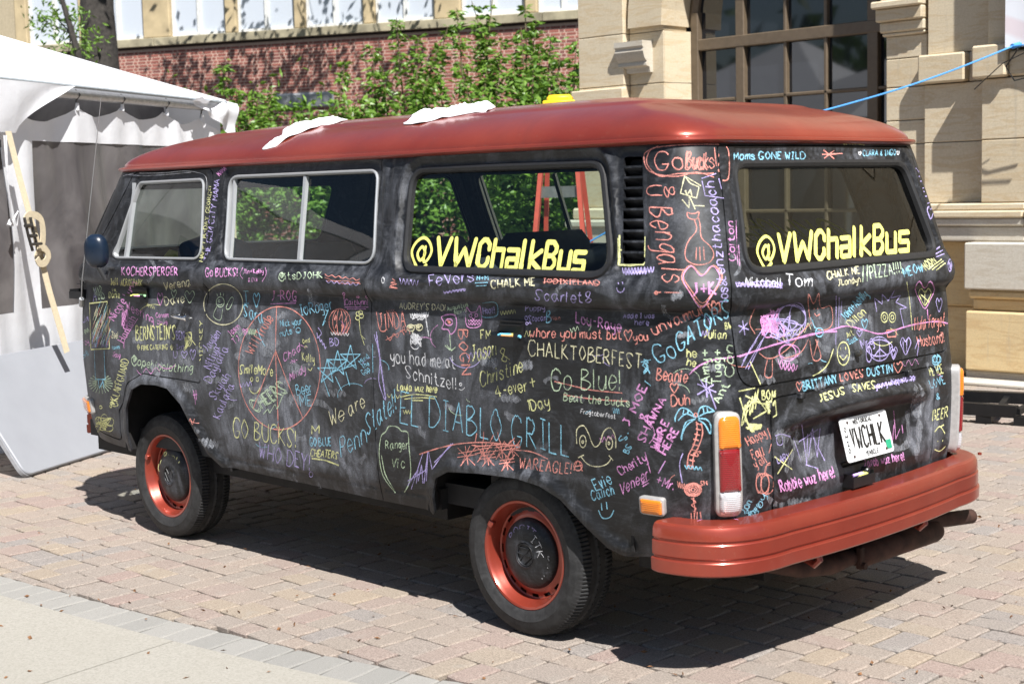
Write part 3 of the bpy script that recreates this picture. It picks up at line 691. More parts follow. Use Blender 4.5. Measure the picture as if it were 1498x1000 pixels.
b.tube([q, q+Vector((.02, .02, -.05)), Vector(e)+Vector((0, -.03, .0)), e], .009, 8); b.build('mirror_arm', BLACK, mirror, 40)
# ---- aerial on the front corner
b = MB(); a0 = Vector((-.50, -.845, 1.02)); a1 = Vector((-.52, -.90, 1.12)); a2 = on(148, 143, 1, -.95); a2 = Vector(a2)
a0 = Vector(on(119, 447, 1, -.86)); a1 = Vector(on(120, 412, 1, -.90))
b.tube([a0, a0+(a1-a0)*.3], .012, 8); b.tube([a0+(a1-a0)*.3, a1, a1+(a2-a1)*.5, a2], [.003, .0026, .002, .0015], 6); b.build('aerial', CHROME, bus, 40)
# ---- hatch lock, lid latch, badge lamp
for (px, py, r, par) in ((1252, 517, .013, hatch), (1263, 687, .014, lid)):
    p, n = hit(px, py); b = MB(); Q = n.to_track_quat('Z', 'Y').to_matrix().to_4x4()
    b.lathe([(.001, .022), (r*.7, .022), (r, .016), (r, -.004)], 16, Matrix.Translation(p) @ Q); b.build('push_button', simple('worn metal knob', (.10, .10, .10), .35, .8), par, 40, fix=True)
for px, py in ((1169, 578), (1326, 545)):
    p, n = hit(px, py); b = MB(); b.box((p.x-.004, p.y-.014, p.z-.010), (p.x+.018, p.y+.014, p.z+.010), 0, .003); b.build('lid_hinge', BOARD, lid)
# ---- licence plate
tl_, tr_, bl_, br_ = (1211, 612), (1281, 597), (1227.5, 675), (1296, 657)
pc = Vector((3.325, 0.0, .72)); PW, PH = .305, .152
zt, zb_, xt, xb = .793, .647, 3.312, 3.350
pu = Vector((xt-xb, 0, zt-zb_)).normalized(); pv = Vector((0, 1, 0)); pn = pv.cross(pu).normalized()
pn = pn if pn.x > 0 else -pn; pc = Vector(((xt+xb)/2, -.004, (zt+zb_)/2))
def pl(a, c, h=0): return pc+pv*a+pu*c+pn*h
L = rpoly([(-PW/2, -PH/2), (PW/2, -PH/2), (PW/2, PH/2), (-PW/2, PH/2)], .014, 5, .05); n = len(L)
V = [pl(a, c, 0) for a, c in L]+[pl(a, c, .002) for a, c in L]+[pl(a*.975, c*.95, .002) for a, c in L]+[pl(a*.97, c*.94, .001) for a, c in L]
F = [(k*n+i, k*n+(i+1) % n, (k+1)*n+(i+1) % n, (k+1)*n+i) for k in range(3) for i in range(n)]+[tuple(range(3*n, 4*n)), tuple(range(n-1, -1, -1))]
PLW = simple('white plate enamel', (.72, .73, .74), .35, 0, .03, 20); INK = simple('black plate lettering', (.01, .01, .01), .4)
plate = mesh('licence_plate', V, F, PLW, bus)
b = MB(); V = [pl(a, c, .0035) for a, c in rpoly([(.108, -.062), (.142, -.062), (.142, -.030), (.108, -.030)], .003, 3, .1)]; b.add(V, [tuple(range(len(V)))]); b.build('green_sticker', simple('green sticker', (.02, .30, .16), .5), plate)
for a, c in ((-.105, .060), (.105, .060), (-.105, -.060), (.105, -.060)):
    b = MB(); b.lathe([(.005, 0), (.005, .003), (.001, .004)], 10, Matrix.Translation(pl(a, c, .001)) @ pn.to_track_quat('Z', 'Y').to_matrix().to_4x4()); b.build('plate_screw', RUST, plate)
# ---- cab and cabin
SEATM = simple('dark blue grey seat cloth', (.016, .019, .028), .85, 0, .3, 25); BLUE = simple('blue cushion', (.01, .06, .16), .7); PALE = simple('pale cloth seat cover', (.30, .31, .32), .9)
b = MB(); b.box((-.78, -.68, 1.05), (-.45, .68, 1.24), 0, .05); b.build('dashboard', LINER, bus)
b = MB(); b.box((-.75, -.74, .42), (3.1, .74, .50)); b.box((2.15, -.72, .50), (3.12, .72, .98), 0, .02); b.build('cabin_floor', LINER, bus)
sw = [Vector((-.30, -.36, 1.12))+Vector((math.cos(t)*.10, math.sin(t)*.20, math.cos(t)*.17)) for t in [2*math.pi*k/28 for k in range(29)]]
b = MB(); b.tube(sw, .012, 8); b.tube([(-.30, -.36, 1.12), (-.48, -.36, .98)], .02, 8); b.tube([sw[7], sw[21]], .010, 6); b.build('steering_wheel', BLACK, bus, 50)
for y, m_ in ((-.36, SEATM), (.36, SEATM)):
    b = MB(); b.box((.10, y-.24, .72), (.58, y+.24, .86), 0, .05); M2 = Matrix.Translation((.58, y, .84)) @ Matrix.Rotation(rad(12), 4, 'Y'); b.box((-.07, -.24, 0), (.06, .24, .56), 0, .05, M=M2); b.build('front_seat', m_, bus, 60)
b = MB(); b.box((1.62, -.70, .78), (2.12, .52, .92), 0, .05); b.box((2.02, -.70, .90), (2.16, .52, 1.36), 0, .05); b.build('bench_seat', SEATM, bus, 60)
b = MB(); b.box((.95, .10, .78), (1.45, .68, .92), 0, .05); b.box((1.36, .10, .90), (1.48, .68, 1.42), 0, .05); b.build('middle_seat', SEATM, bus, 60)
b = MB(); b.tube([(-.13, -.52, 1.30), (-.10, -.36, 1.32), (-.13, -.22, 1.30)], [.10, .13, .10], 12); b.build('blue_cushion', BLUE, bus, 60)
b = MB(); b.tube([(2.45, -.70, .98), (2.45, -.70, 1.14), (2.62, -.70, 1.34), (2.9, -.70, 1.42)], [.05, .05, .05, .04], 8); b.build('cabin_strap', BLACK, bus, 50)
b = MB(); b.tube([(-.42, -.5, 1.25), (-.36, -.46, 1.33), (-.30, -.36, 1.29)], .03, 8); b.build('yellow_cloth', simple('yellow cloth', (.6, .5, .06), .9), bus, 50)
# ---- cloths lying on the roof
CLOTH = simple('white cotton cloth', (.78, .77, .80), .9, 0, .06, 30)
def cloth(label, outline, seed, amp):
    """a cloth lying on the roof: outline in metres on the roof plan, folds as real relief"""
    L = rpoly(outline, .012, 2, .015); gx = np.arange(L[:, 0].min(), L[:, 0].max(), .014); gy = np.arange(L[:, 1].min(), L[:, 1].max(), .014)
    G = np.array([(x, y) for x in gx for y in gy]); G = G[inside(L, G[:, 0], G[:, 1]) & (pdist(L, G[:, 0], G[:, 1]) > .006)]
    A = np.concatenate([L, G]); n = len(L); r = delaunay_2d_cdt([Vector(p) for p in A], [(i, (i+1) % n) for i in range(n)], [], 0, 1e-6)
    X = np.array([(v.x, v.y) for v in r[0]]); Dd = pdist(L, X[:, 0], X[:, 1]); T_3 = [t for t in r[2] if len(t) == 3]
    cen = np.array([X[list(t)].mean(0) for t in T_3]); ok = inside(L, cen[:, 0], cen[:, 1]); V = []
    for (x, y), d in zip(X, Dd):
        h = ROOFBVH.ray_cast(Vector((x, y, 5)), Vector((0, 0, -1)))[0]; z = h.z if h else 1.8
        q = Vector((x*6+seed, y*10, seed)); f = 1-abs(noise.noise(q))*3.4; g = 1-abs(noise.noise(q*2.6+Vector((3, 1, 0))))*3.0
        V.append((x, y, z+.006+amp*max(0, .75*max(0, f)+.45*max(0, g)+.1)*min(1, (d/.035))**.8+.012*max(0, noise.noise(Vector((x*14, y*14, seed))))))
    k = len(V); B = [(a, b_, c_-.004) for a, b_, c_ in V]; F = [tuple(t) for t, o_ in zip(T_3, ok) if o_]
    o = mesh('cleaning_cloth', V+B, F+[tuple(i+k for i in f[::-1]) for f in F]+[(i, (i+1) % n, k+(i+1) % n, k+i) for i in range(n)], CLOTH)
    bm = bmesh.new(); bm.from_mesh(o.data); bmesh.ops.recalc_face_normals(bm, faces=bm.faces); bm.to_mesh(o.data); bm.free(); shade(o, 60)
    return tag(o, label, 'cloth', 'white cloths on the roof')
cloth('crumpled white cloth near the front of the red roof, one end hanging down the side', [(.80, -.72), (.89, -.705), (.90, -.62), (.93, -.50), (.96, -.42), (.88, -.30), (.74, -.24), (.60, -.28), (.62, -.36), (.66, -.46), (.72, -.54), (.82, -.62)], 2.1, .017)
cloth('larger white cloth folded on the middle of the red roof', [(1.58, -.585), (1.68, -.59), (1.74, -.52), (1.84, -.50), (1.93, -.47), (1.86, -.36), (1.80, -.28), (1.62, -.24), (1.50, -.30), (1.48, -.38), (1.52, -.48)], 5.7, .024)
# ================================================================== GROUND
def mat_paver():
    m = NT('tumbled concrete pavers'); r = m.rnd(); v = m.geo()
    rr = m.math('FRACT', m.math('MULTIPLY', r, 7.31))
    x = m.n('ShaderNodeValToRGB'); x.color_ramp.interpolation = 'CONSTANT'; e = x.color_ramp.elements
    cols = [(0.287, 0.222, 0.18), (0.284, 0.198, 0.169), (0.263, 0.212, 0.182), (0.314, 0.238, 0.166), (0.222, 0.196, 0.186), (0.301, 0.23, 0.186), (0.274, 0.185, 0.159), (0.272, 0.216, 0.18)]
    while len(e) < len(cols): e.new(.5)
    for i, (el, c) in enumerate(zip(e, cols)): el.position = i/len(cols); el.color = (*c, 1)
    m.l(r, x.inputs[0])
    c = m.mix(m.math('MULTIPLY', rr, .5), x.outputs[0], (.26, .215, .175))
    sp = m.noise(v, 150, 4, .8); c = m.mix(m.ramp(sp, [(.38, 0.0), (.5, .5), (.62, 1.0)]), m.mix(.42, c, (.03, .026, .024)), m.mix(.26, c, (.60, .55, .48)))
    st = m.ramp(m.noise(v, 1.3, 5, .6), [(.35, 0.0), (.75, 1.0)]); c = m.mix(m.math('MULTIPLY', st, .25), c, (.17, .15, .13))
    st2 = m.ramp(m.noise(v, 9, 5, .65), [(.58, 0.0), (.75, .5)]); c = m.mix(st2, c, (.30, .28, .25))
    m.color(c); m.set(Roughness=.9); m.bump(sp, .7, .005); return m.m
PAVER = mat_paver()
def mat_greypaver():
    m = NT('grey border pavers'); r = m.rnd(); v = m.geo(); sp = m.noise(v, 330, 3, .8)
    c = m.mix(r, (.235, .225, .205), (.29, .275, .25)); c = m.mix(m.ramp(sp, [(.35, 0.0), (.68, 1.0)]), m.mix(.3, c, (.04, .04, .04)), m.mix(.2, c, (.5, .5, .48)))
    m.color(c); m.set(Roughness=.9); m.bump(sp, .5, .0035); return m.m
GPAVER = mat_greypaver()
def mat_concrete():
    m = NT('exposed aggregate concrete'); v = m.geo(); sp = m.noise(v, 110, 5, .8)
    c = m.mix(m.ramp(sp, [(.3, 0.0), (.5, .6), (.7, 1.0)]), (.20, .188, .158), (.36, .34, .30)); a = m.ramp(m.noise(v, 1.1, 6, .65, .5), [(.3, 0.0), (.75, 1.0)]); c = m.mix(m.math('MULTIPLY', a, .35), c, (.25, .23, .19))
    s2 = m.ramp(m.noise(v, 4.3, 5, .7), [(.66, 0.0), (.72, .6)]); c = m.mix(s2, c, (.24, .20, .15))
    m.color(c); m.set(Roughness=.92); m.bump(sp, .4, .003); return m.m
MB().box((-140, -140, -.30), (140, 140, -.020)).build('ground', simple('sand in the joints', (.050, .042, .034), .95, 0, .35, 40, .004))
tag(bpy.data.objects['ground'], kind='structure')
ys = lambda x: -1.80+.085*(x-.37)+.025*(x-.37)**2
pav = bpy.data.objects.new('pavement', None); COL.objects.link(pav); tag(pav, kind='structure')
# concrete slab in the near corner, with a cut joint
xs = np.arange(-7, 7.01, .25)
def slab(xa, xb, nm):
    X = [x for x in xs if xa < x < xb]; X = [xa]+X+[xb]
    top = [(x, ys(x), .004) for x in X]; V = top+[(x, -9, .004) for x in X]+[(x, y-.0, -.1) for x, y, z in top]; n = len(X)
    F = [(i, n+i, n+i+1, i+1) for i in range(n-1)]+[(i, i+1, 2*n+i+1, 2*n+i) for i in range(n-1)]
    return V, F
CONC = mat_concrete()
slabe = bpy.data.objects.new('concrete_path', None); COL.objects.link(slabe); tag(slabe, kind='structure')
# the joint runs from (65,1000) to (252,939): split the slab there
j0 = on(65, 1000, 2, 0); j1 = on(252, 939, 2, 0); jd = Vector((j1.x-j0.x, j1.y-j0.y, 0)).normalized(); jn = Vector((-jd.y, jd.x, 0))
poly_all = [(x, ys(x)) for x in xs]+[(7, -9), (-7, -9)]
def clip(P, o, n, s):
    out = []
    for i in range(len(P)):
        a, b = P[i-1], P[i]; da = ((a[0]-o.x)*n.x+(a[1]-o.y)*n.y)*s; db = ((b[0]-o.x)*n.x+(b[1]-o.y)*n.y)*s
        if (da > .004) != (db > .004): t = (.004-da)/(db-da); out.append((a[0]+(b[0]-a[0])*t, a[1]+(b[1]-a[1])*t))
        if db > .004: out.append(b)
    return out
for s_ in (1, -1):
    Q = clip(poly_all, j1, jn, s_); n = len(Q)
    mesh('concrete_slab', [(x, y, .004) for x, y in Q]+[(x, y, -.1) for x, y in Q], [tuple(range(n))]+[(i, (i+1) % n, n+(i+1) % n, n+i) for i in range(n)], CONC, slabe)
def paver(x0, y0, x1, y1, g=.0029, seed=0, ang=0.0):
    r = random.Random(seed); cx, cy = (x0+x1)/2, (y0+y1)/2; hx, hy = (x1-x0)/2-g, (y1-y0)/2-g
    P = [(-1, -1), (0, -1), (1, -1), (1, 0), (1, 1), (0, 1), (-1, 1), (-1, 0)]; out = []
    for (a, b) in P:
        c = .965 if a and b else 1.0
        out.append((a*hx*c+r.uniform(-.0035, .0035), b*hy*c+r.uniform(-.0035, .0035)))
    dz = r.uniform(-.0028, .0015); tx, ty = r.uniform(-.014, .014), r.uniform(-.014, .014)
    ca, sa = math.cos(ang), math.sin(ang)
    f = lambda a, b, z: (cx+a*ca-b*sa, cy+a*sa+b*ca, z+dz+a*tx+b*ty)
    ch = .0055
    V = [f(a, b, -.019) for a, b in out]+[f(a, b, -.005) for a, b in out]+[f(a-math.copysign(ch, a)*(abs(a) > hx*.4), b-math.copysign(ch, b)*(abs(b) > hy*.4), 0) for a, b in out]
    F = [(i, (i+1) % 8, 8+(i+1) % 8, 8+i) for i in range(8)]+[(8+i, 8+(i+1) % 8, 16+(i+1) % 8, 16+i) for i in range(8)]+[tuple(range(16, 24))]
    return V, F
# greedy random pattern of square and oblong stones
U = .0565; X0, Y0 = -7.0, -1.9; NX, NY = int(15.5/U), int(11.5/U)
occ = np.zeros((NX, NY), bool); stones = []
KIND = [(2, 3), (3, 2), (2, 2), (2, 4), (3, 3), (2, 3), (3, 2)]
rr = random.Random(3)
for i in range(NX):
    for j in range(NY):
        if occ[i, j]: continue
        free = 0
        while j+free < NY and not occ[i, j+free] and free < 7: free += 1
        ops = [k for k in KIND if k[1] <= free and free-k[1] != 1 and i+k[0] <= NX and not occ[i:i+k[0], j:j+k[1]].any()]
        if not ops: ops = [(min(2, NX-i), min(free, 3))]
        w, h = rr.choice(ops)
        if occ[i:i+w, j:j+h].any(): w = 1
        occ[i:i+w, j:j+h] = True
        x, y = X0+i*U, Y0+j*U; x1, y1 = x+w*U, y+h*U
        yb = ys((x+x1)/2)+.195
        if y1 < yb+.03: continue
        if y < yb: y = yb
        cxm, cym = (x+x1)/2, (y+y1)/2
        px, py = proj((cxm, cym, 0)); dd = (Vector((cxm, cym, 0))-CPV).dot(fw)
        if dd < .5 or px < -260 or px > 1760 or py > 1180: continue
        if cym > 6.62 and cxm > -4.2: continue
        if -2.95+.92 > cxm+.44*(cym+.15)/.9 and cxm < -3.3 and False: continue
        stones.append((x, y, x1, y1, px, py, dd))
vis = sorted([k for k, s in enumerate(stones) if -20 < s[4] < 1520 and s[5] < 1015], key=lambda k: stones[k][6])
single = set(vis[:292])
mbs = MB()
for k, (x, y, x1, y1, px, py, dd) in enumerate(stones):
    V, F = paver(x, y, x1, y1, seed=k, ang=random.uniform(-.012, .012))
    if k in single:
        c = ((x+x1)/2, (y+y1)/2, 0); mesh('paving_stone', [(a-c[0], b-c[1], z) for a, b, z in V], F, PAVER, pav, loc=c)
    else: mbs.add(V, F)
tag(mbs.build('paving_stones', PAVER, pav), kind='stuff')
bor = bpy.data.objects.new('paving_border', None); COL.objects.link(bor); tag(bor, kind='structure')
x = -7.0; k = 0
while x < 7.5:
    w = .132; m_ = x+w/2; y0 = ys(m_); sl = .085+.05*(m_-.37); an = math.atan(sl)
    px, py = proj((m_, y0, 0)) if (Vector((m_, y0, 0))-CPV).dot(fw) > .3 else (9999, 0)
    if -700 < px < 2300:
        V, F = paver(m_-w/2, y0+.003, m_+w/2, y0+.192, seed=900+k, ang=an); c = (m_, y0+.1, 0)
        mesh('border_stone', [(a-c[0], b-c[1], z) for a, b, z in V], F, GPAVER, bor, loc=c)
    x += w/math.sqrt(1+sl*sl); k += 1
# ================================================================== STONE BUILDING
def mat_stone(name, a, b, vein):
    m = NT(name); r = m.rnd(); v = m.geo((1, 1, 1)); vv = m.geo((.8, .8, 5.0))
    n1 = m.noise(vv, 2.6, 7, .7, 1.8); n2 = m.noise(v, 1.7, 5, .6, .4)
    c = m.mix(r, a, b); c = m.mix(m.ramp(n1, [(.50, 0.0), (.60, .45), (.70, .15)]), c, vein)
    c = m.mix(m.ramp(n2, [(.55, 0.0), (.85, .45)]), c, (.40, .34, .25)); st = m.ramp(m.noise(m.geo((7, 7, .6)), 2.0, 5, .7), [(.60, 0.0), (.78, .5)]); c = m.mix(st, c, (.30, .28, .25)); gr = m.noise(v, 70, 4, .75); c = m.mix(m.ramp(gr, [(.35, .28), (.6, 0.0)]), c, (.30, .24, .16))
    m.color(c); m.set(Roughness=.85); m.bump(m.noise(vv, 14, 6, .7), .35, .004); return m.m
STONE = mat_stone('buff sandstone', (.54, .455, .315), (.62, .54, .40), (.46, .32, .16)); STONEW = mat_stone('warm sandstone base', (.54, .40, .20), (.60, .46, .25), (.42, .25, .10)); STONEG = mat_stone('weathered sandstone', (.47, .44, .38), (.54, .50, .42), (.38, .32, .24))
MORT = simple('stone joint', (.28, .25, .20), .9)
bld = empty('stone_building', (-1.8, 6.75, 0), 'buff sandstone building with a great arched window, standing behind the van', 'building')
OB = Vector((-1.8, 6.75, 0))
def sb(name, a, b, mat=STONE, ch=.006):
    c = Vector(((a[0]+b[0])/2, (a[1]+b[1])/2, (a[2]+b[2])/2)); m = MB(); m.box(Vector(a)-c, Vector(b)-c, 0, ch); return m.build(name, mat, bld, loc=c-OB)
Fy = 6.75
def courses(x0, x1, zs, yf, dep, mat=STONE, cuts=None, name='stone_block'):
    for i, (z0, z1) in enumerate(zip(zs, zs[1:])):
        xc = [x0]+[c for c in (cuts[i % len(cuts)] if cuts else []) if x0+.05 < c < x1-.05]+[x1]
        for a, b in zip(xc, xc[1:]): sb(name, (a+.002, yf, z0+.003), (b-.002, yf+dep, z1-.003), mat)
# left pier: main face, recessed face with the small corbel, splayed jamb
zl = [1.42, 1.86, 2.16, 2.62, 3.12, 3.62, 4.12]
courses(-4.10, -3.50, zl, Fy, .40); courses(-3.497, -3.06, zl, Fy+.085, .36); 
for z0, z1 in zip(zl[:5], zl[1:5]):
    o = MB(); p0, p1 = (-3.058, Fy+.09), (-3.0, Fy+.46); o.add([(p0[0], p0[1], z0+.003), (p1[0], p1[1], z0+.003), (p1[0], p1[1], z1-.003), (p0[0], p0[1], z1-.003), (-3.3, Fy+.46, z0+.003), (-3.3, Fy+.46, z1-.003)], [(0, 1, 2, 3), (0, 4, 1), (3, 2, 5)]); o.V = [tuple(Vector(v)-OB) for v in o.V]; o.build('jamb_stone', STONE, bld)
sb('pier_base', (-4.19, Fy-.10, 0), (-3.02, Fy+.42, 1.22), STONEG); sb('base_moulding', (-4.23, Fy-.13, 1.22), (-3.02, Fy+.42, 1.30), STONEG, .02); sb('base_moulding', (-4.18, Fy-.06, 1.30), (-3.02, Fy+.42, 1.418), STONE, .02)
sb('pier_base', (-4.17, Fy-.05, 2.10), (-3.48, Fy+.02, 2.60), STONE, .012)
def corbel(x0, x1, y, z, s, nm):
    prof = [(0, 0), (.16, 0), (.16, -.05), (.14, -.07), (.15, -.10), (.13, -.16), (.09, -.20), (.10, -.215), (.10, -.235), (.05, -.25), (.04, -.30), (0, -.30)]; n = len(prof)
    V = [(xx, y-a*s, z+b*s) for xx in (x0, x1) for a, b in prof]; F = [tuple(range(n)), tuple(range(2*n-1, n-1, -1))]+[(i, n+i, n+(i+1) % n, (i+1) % n) for i in range(n)]
    V = [tuple(Vector(v)-OB) for v in V]; o = MB(); o.add(V, F); return o.build(nm, STONEG, bld, 30, fix=True)
corbel(-3.56, -3.20, Fy+.085, 3.03, 1.0, 'corbel')
# arch ring of voussoirs above the springing, and the wall over it
R_, cx_, cz_ = 1.52, -1.52, 3.16
nv = 15
for k in range(nv):
    a0, a1 = math.pi*k/nv+.004, math.pi*(k+1)/nv-.004; V = []
    for a in (a0, (a0+a1)/2, a1):
        for r in (R_, R_+.42):
            for y in (Fy+.02, Fy+.46): V.append((cx_+r*math.cos(a), y, cz_+r*math.sin(a)))
    F = [(0, 2, 6, 4), (1, 5, 7, 3), (4, 6, 10, 8), (5, 9, 11, 7), (0, 4, 5, 1), (4, 8, 9, 5), (2, 3, 7, 6), (6, 7, 11, 10), (0, 1, 3, 2), (8, 10, 11, 9)]
    o = MB(); o.add([tuple(Vector(v)-OB) for v in V], F); o.build('arch_stone', STONE, bld, fix=True)
sb('wall_above', (-4.10, Fy+.04, 5.12), (3.2, Fy+.50, 7.2)); sb('wall_above', (-4.10, Fy+.06, 4.12), (-3.48, Fy+.48, 5.12)); sb('wall_above', (.45, Fy+.06, 4.12), (3.2, Fy+.48, 5.12)) 
By = Fy-.17
for k in range(5):
    for z0, z1 in ((0, 1.2), (1.2, 3.0), (3.0, 5.1), (5.1, 7.2), (7.2, 9.4)): sb('unseen_wing_block', (3.21+k*2.4, By, z0+.004), (3.205+(k+1)*2.4, By+.5, z1-.004), STONE, .01)  # unseen wing, added tall so the rear glass mirrors stone instead of sky
# window joinery
WOOD = simple('brown painted window frame', (.115, .085, .055), .5, 0, .12, 25)
ay = Fy+.45
def bar(x0, x1, z0, z1, y=ay, d=.09, nm='glazing_bar'): sb(nm, (x0, y, z0), (x1, y+d, z1), WOOD, .008)
bar(-3.0, -2.915, .9, 3.3, ay-.02, .12, 'window_frame'); bar(-.80, -.70, .9, 3.3, ay-.02, .12, 'window_frame')
for a, b in ((-2.475, -2.375), (-1.04, -.93)): bar(a, b, .9, 4.55, ay-.01, .10, 'mullion')
bar(-3.0, -.05, 2.925, 3.035, ay-.015, .11, 'transom')
for x_ in (-1.918, -1.478): bar(x_-.018, x_+.018, .9, 4.6)
for z in (1.36, 1.90, 2.44, 3.50, 4.0): bar(-2.915, -.80, z-.016, z+.016)
bar(-.70, -.05, .9, 3.3, ay+.0, .05, 'window_frame') if False else None
b = MB(); P = [(cx_+(R_-.05)*math.cos(a), ay+.04, cz_+(R_-.05)*math.sin(a)) for a in [math.pi*k/24 for k in range(25)]]; b.tube([Vector(p)-OB for p in P], .06, 6); b.build('window_frame', WOOD, bld, 40)
WGL = NT('dark window glass'); WGL.color((.012, .014, .018)); WGL.set(Roughness=.03, Specular_IOR_Level=.9); WGL = WGL.m
b = MB(); 
xsb = [-3.0, -2.425, -1.918, -1.478, -.985, -.06]
for x0, x1 in zip(xsb, xsb[1:]):
    for z0, z1 in zip([.9, 1.36, 1.9, 2.44, 2.98, 3.5, 4.0], [1.36, 1.9, 2.44, 2.98, 3.5, 4.0, 4.7]):
        tx, tz = random.uniform(-.0012, .0012), random.uniform(-.0012, .0012); c = Vector(((x0+x1)/2, ay+.05, (z0+z1)/2))
        hx, hz = (x1-x0)/2, (z1-z0)/2; mesh('window_pane', [(-hx, tx-tz, -hz), (hx, -tx-tz, -hz), (hx, -tx+tz, hz), (-hx, tx+tz, hz)], [(0, 1, 2, 3)], WGL, bld, loc=c-OB)
sb('window_sill', (-3.0, Fy+.25, .78), (-.2, Fy+.6, .90), STONEG, .01); sb('stone_block', (-3.0, Fy+.30, 0), (-.2, Fy+.6, .78), STONE)
MB().box((-4.0, 7.9, 0), (3.2, 8.0, 7)).build('room_wall', DARK, bld, loc=-OB)
# right pilaster with a capital, main pier, buttress
zr = [1.42, 1.92, 2.12, 2.40, 2.64, 2.90]
courses(-.62, -.232, [1.42, 1.92, 2.12, 2.40, 2.64, 2.83], Fy+.055, .45)
for (z0, z1, o_) in ((2.83, 2.86, .035), (2.86, 2.95, .055), (2.95, 3.06, .09), (3.06, 3.12, .13), (3.12, 3.2, .05)): sb('capital_moulding', (-.62-o_*.6, Fy+.055-o_, z0), (-.235, Fy+.3, z1), STONE, .012)
courses(-.62, -.232, [3.2, 3.7, 4.2, 5.12], Fy+.055, .45)
courses(-.229, .47, [1.42, 1.92], Fy, .45); courses(-.229, .47, [1.92, 2.40], Fy, .45)
sb('pier_block', (-.255, Fy-.07, 2.405), (.165, Fy+.4, 2.64), STONE, .015)
courses(-.205, .47, [2.643, 3.3, 3.9, 4.5, 5.12], Fy+.01, .45); sb('stone_block', (.167, Fy+.01, 2.405), (.47, Fy+.4, 2.64))
By = Fy-.17
courses(.37, 3.2, [1.42, 1.92, 2.40], By, .5, cuts=[[1.35, 2.3], [.95, 1.9]]); sb('pier_block', (.315, By-.07, 2.405), (.60, By+.4, 2.66), STONE, .015); sb('pier_block', (.603, By-.02, 2.405), (3.2, By+.4, 2.60), STONE, .015)
courses(.41, 3.2, [2.663, 3.3, 3.9, 4.5, 5.12], By+.02, .5, cuts=[[1.1, 2.0], [.8, 1.7]])
# base: stepped moulding, plinth, big block courses with a deep joint
for (z0, z1, o_, mt) in ((1.36, 1.418, .02, STONE), (1.30, 1.36, .06, STONE), (1.235, 1.30, .04, STONEG), (1.11, 1.235, .01, STONEG)):
    for xa, xb in ((-.40, .75), (.755, 1.9), (1.905, 3.2)): sb('base_moulding', (xa, By-o_, z0+.001), (xb, By+.4, z1-.001), mt, .012)
for x0, x1 in ((.31, 1.55), (1.56, 3.2)):
    sb('base_block', (x0, By-.16, .735), (x1, By+.4, 1.108), STONEG, .012); sb('base_block', (x0+.02, By-.13, .66), (x1, By+.4, .732), STONEW, .02); sb('base_block', (x0+.04, By-.08, .565), (x1, By+.4, .657), STONEW, .01)
    sb('base_block', (x0+.01, By-.15, .085), (x1, By+.4, .56), STONEW, .012)
    sb('plinth', (x0-.01, By-.10, 0), (x1, By+.4, .082), STONEG, .01)
sb('base_block', (-.62, Fy-.01, .57), (.30, Fy+.4, 1.108), STONEW, .012); sb('base_block', (-.62, Fy+.02, 0), (.30, Fy+.4, .567), STONEW, .012)
sb('ledge_step', (-1.0, By-.42, 0), (3.4, By-.18, .03), STONEG, .008)
# banner hanging on the buttress, line tied to it
ban = MB(); V = []; F = []
for i in range(13):
    for j in range(9): V.append((.62+i*.09, 6.47+.012*math.sin(i*.9)*math.cos(j*.5), 2.62+j*.2))
F = [(i*9+j, (i+1)*9+j, (i+1)*9+j+1, i*9+j+1) for i in range(12) for j in range(8)]
BAN = NT('white banner with faint pink print'); v = BAN.geo(); w = BAN.n('ShaderNodeTexWave', wave_type='RINGS'); BAN.l(v, w.inputs[0]); w.inputs['Scale'].default_value = 1.1; w.inputs['Distortion'].default_value = 4
BAN.color(BAN.mix(BAN.ramp(w.outputs['Fac'], [(.90, 0.0), (.97, .35)]), (.74, .76, .80), (.62, .36, .36))); BAN.set(Roughness=.6)
n_ = len(V); V2 = [(a, b+.004, c) for a, b, c in V]; o = mesh('banner', V+V2, F+[tuple(i+n_ for i in f[::-1]) for f in F], BAN.m); shade(o, 60)
tag(o, 'white banner with faint pink print hanging on the stone buttress', 'banner')
b = MB(); P0_ = Vector(on(1481, 68, 1, 6.25)); P1_ = Vector(on(1205, 162, 1, 4.2)); L_ = []
P2_ = Vector((P1_.x-1.6, 3.5, 1.2))
for i in range(25): t = i/24; q = P0_.lerp(P1_, t); q.z -= .03*math.sin(math.pi*t); L_.append(q)
L_ += [P1_.lerp(P2_, t) for t in (.33, .66, 1)]
b.tube([P0_+Vector((.5, .0, .01))]+L_, .0065, 6); b.tube([P0_, P0_+Vector((0, .12, .02))], .02, 8); o = b.build('blue_rope', simple('blue rope', (.06, .26, .62), .6), None, 50); tag(o, 'bright blue rope tied to the stone buttress, sloping down behind the van', 'rope')
b = MB(); b.tube([P0_+Vector((.02, .05, -.02)), P0_+Vector((-.10, .1, -.14)), P0_+Vector((-.04, .12, -.25)), P0_+Vector((.1, .1, -.23)), P0_+Vector((.35, .1, -.18))], .006, 6); b.tube([P0_+Vector((-.33, .04, -.30)), P0_+Vector((-.1, .04, -.12)), P0_+Vector((.2, .06, -.0))], .004, 6); o = b.build('cable', BLACK, None, 50); tag(o, 'thin black cable looping on the stone buttress under the blue rope', 'cable')
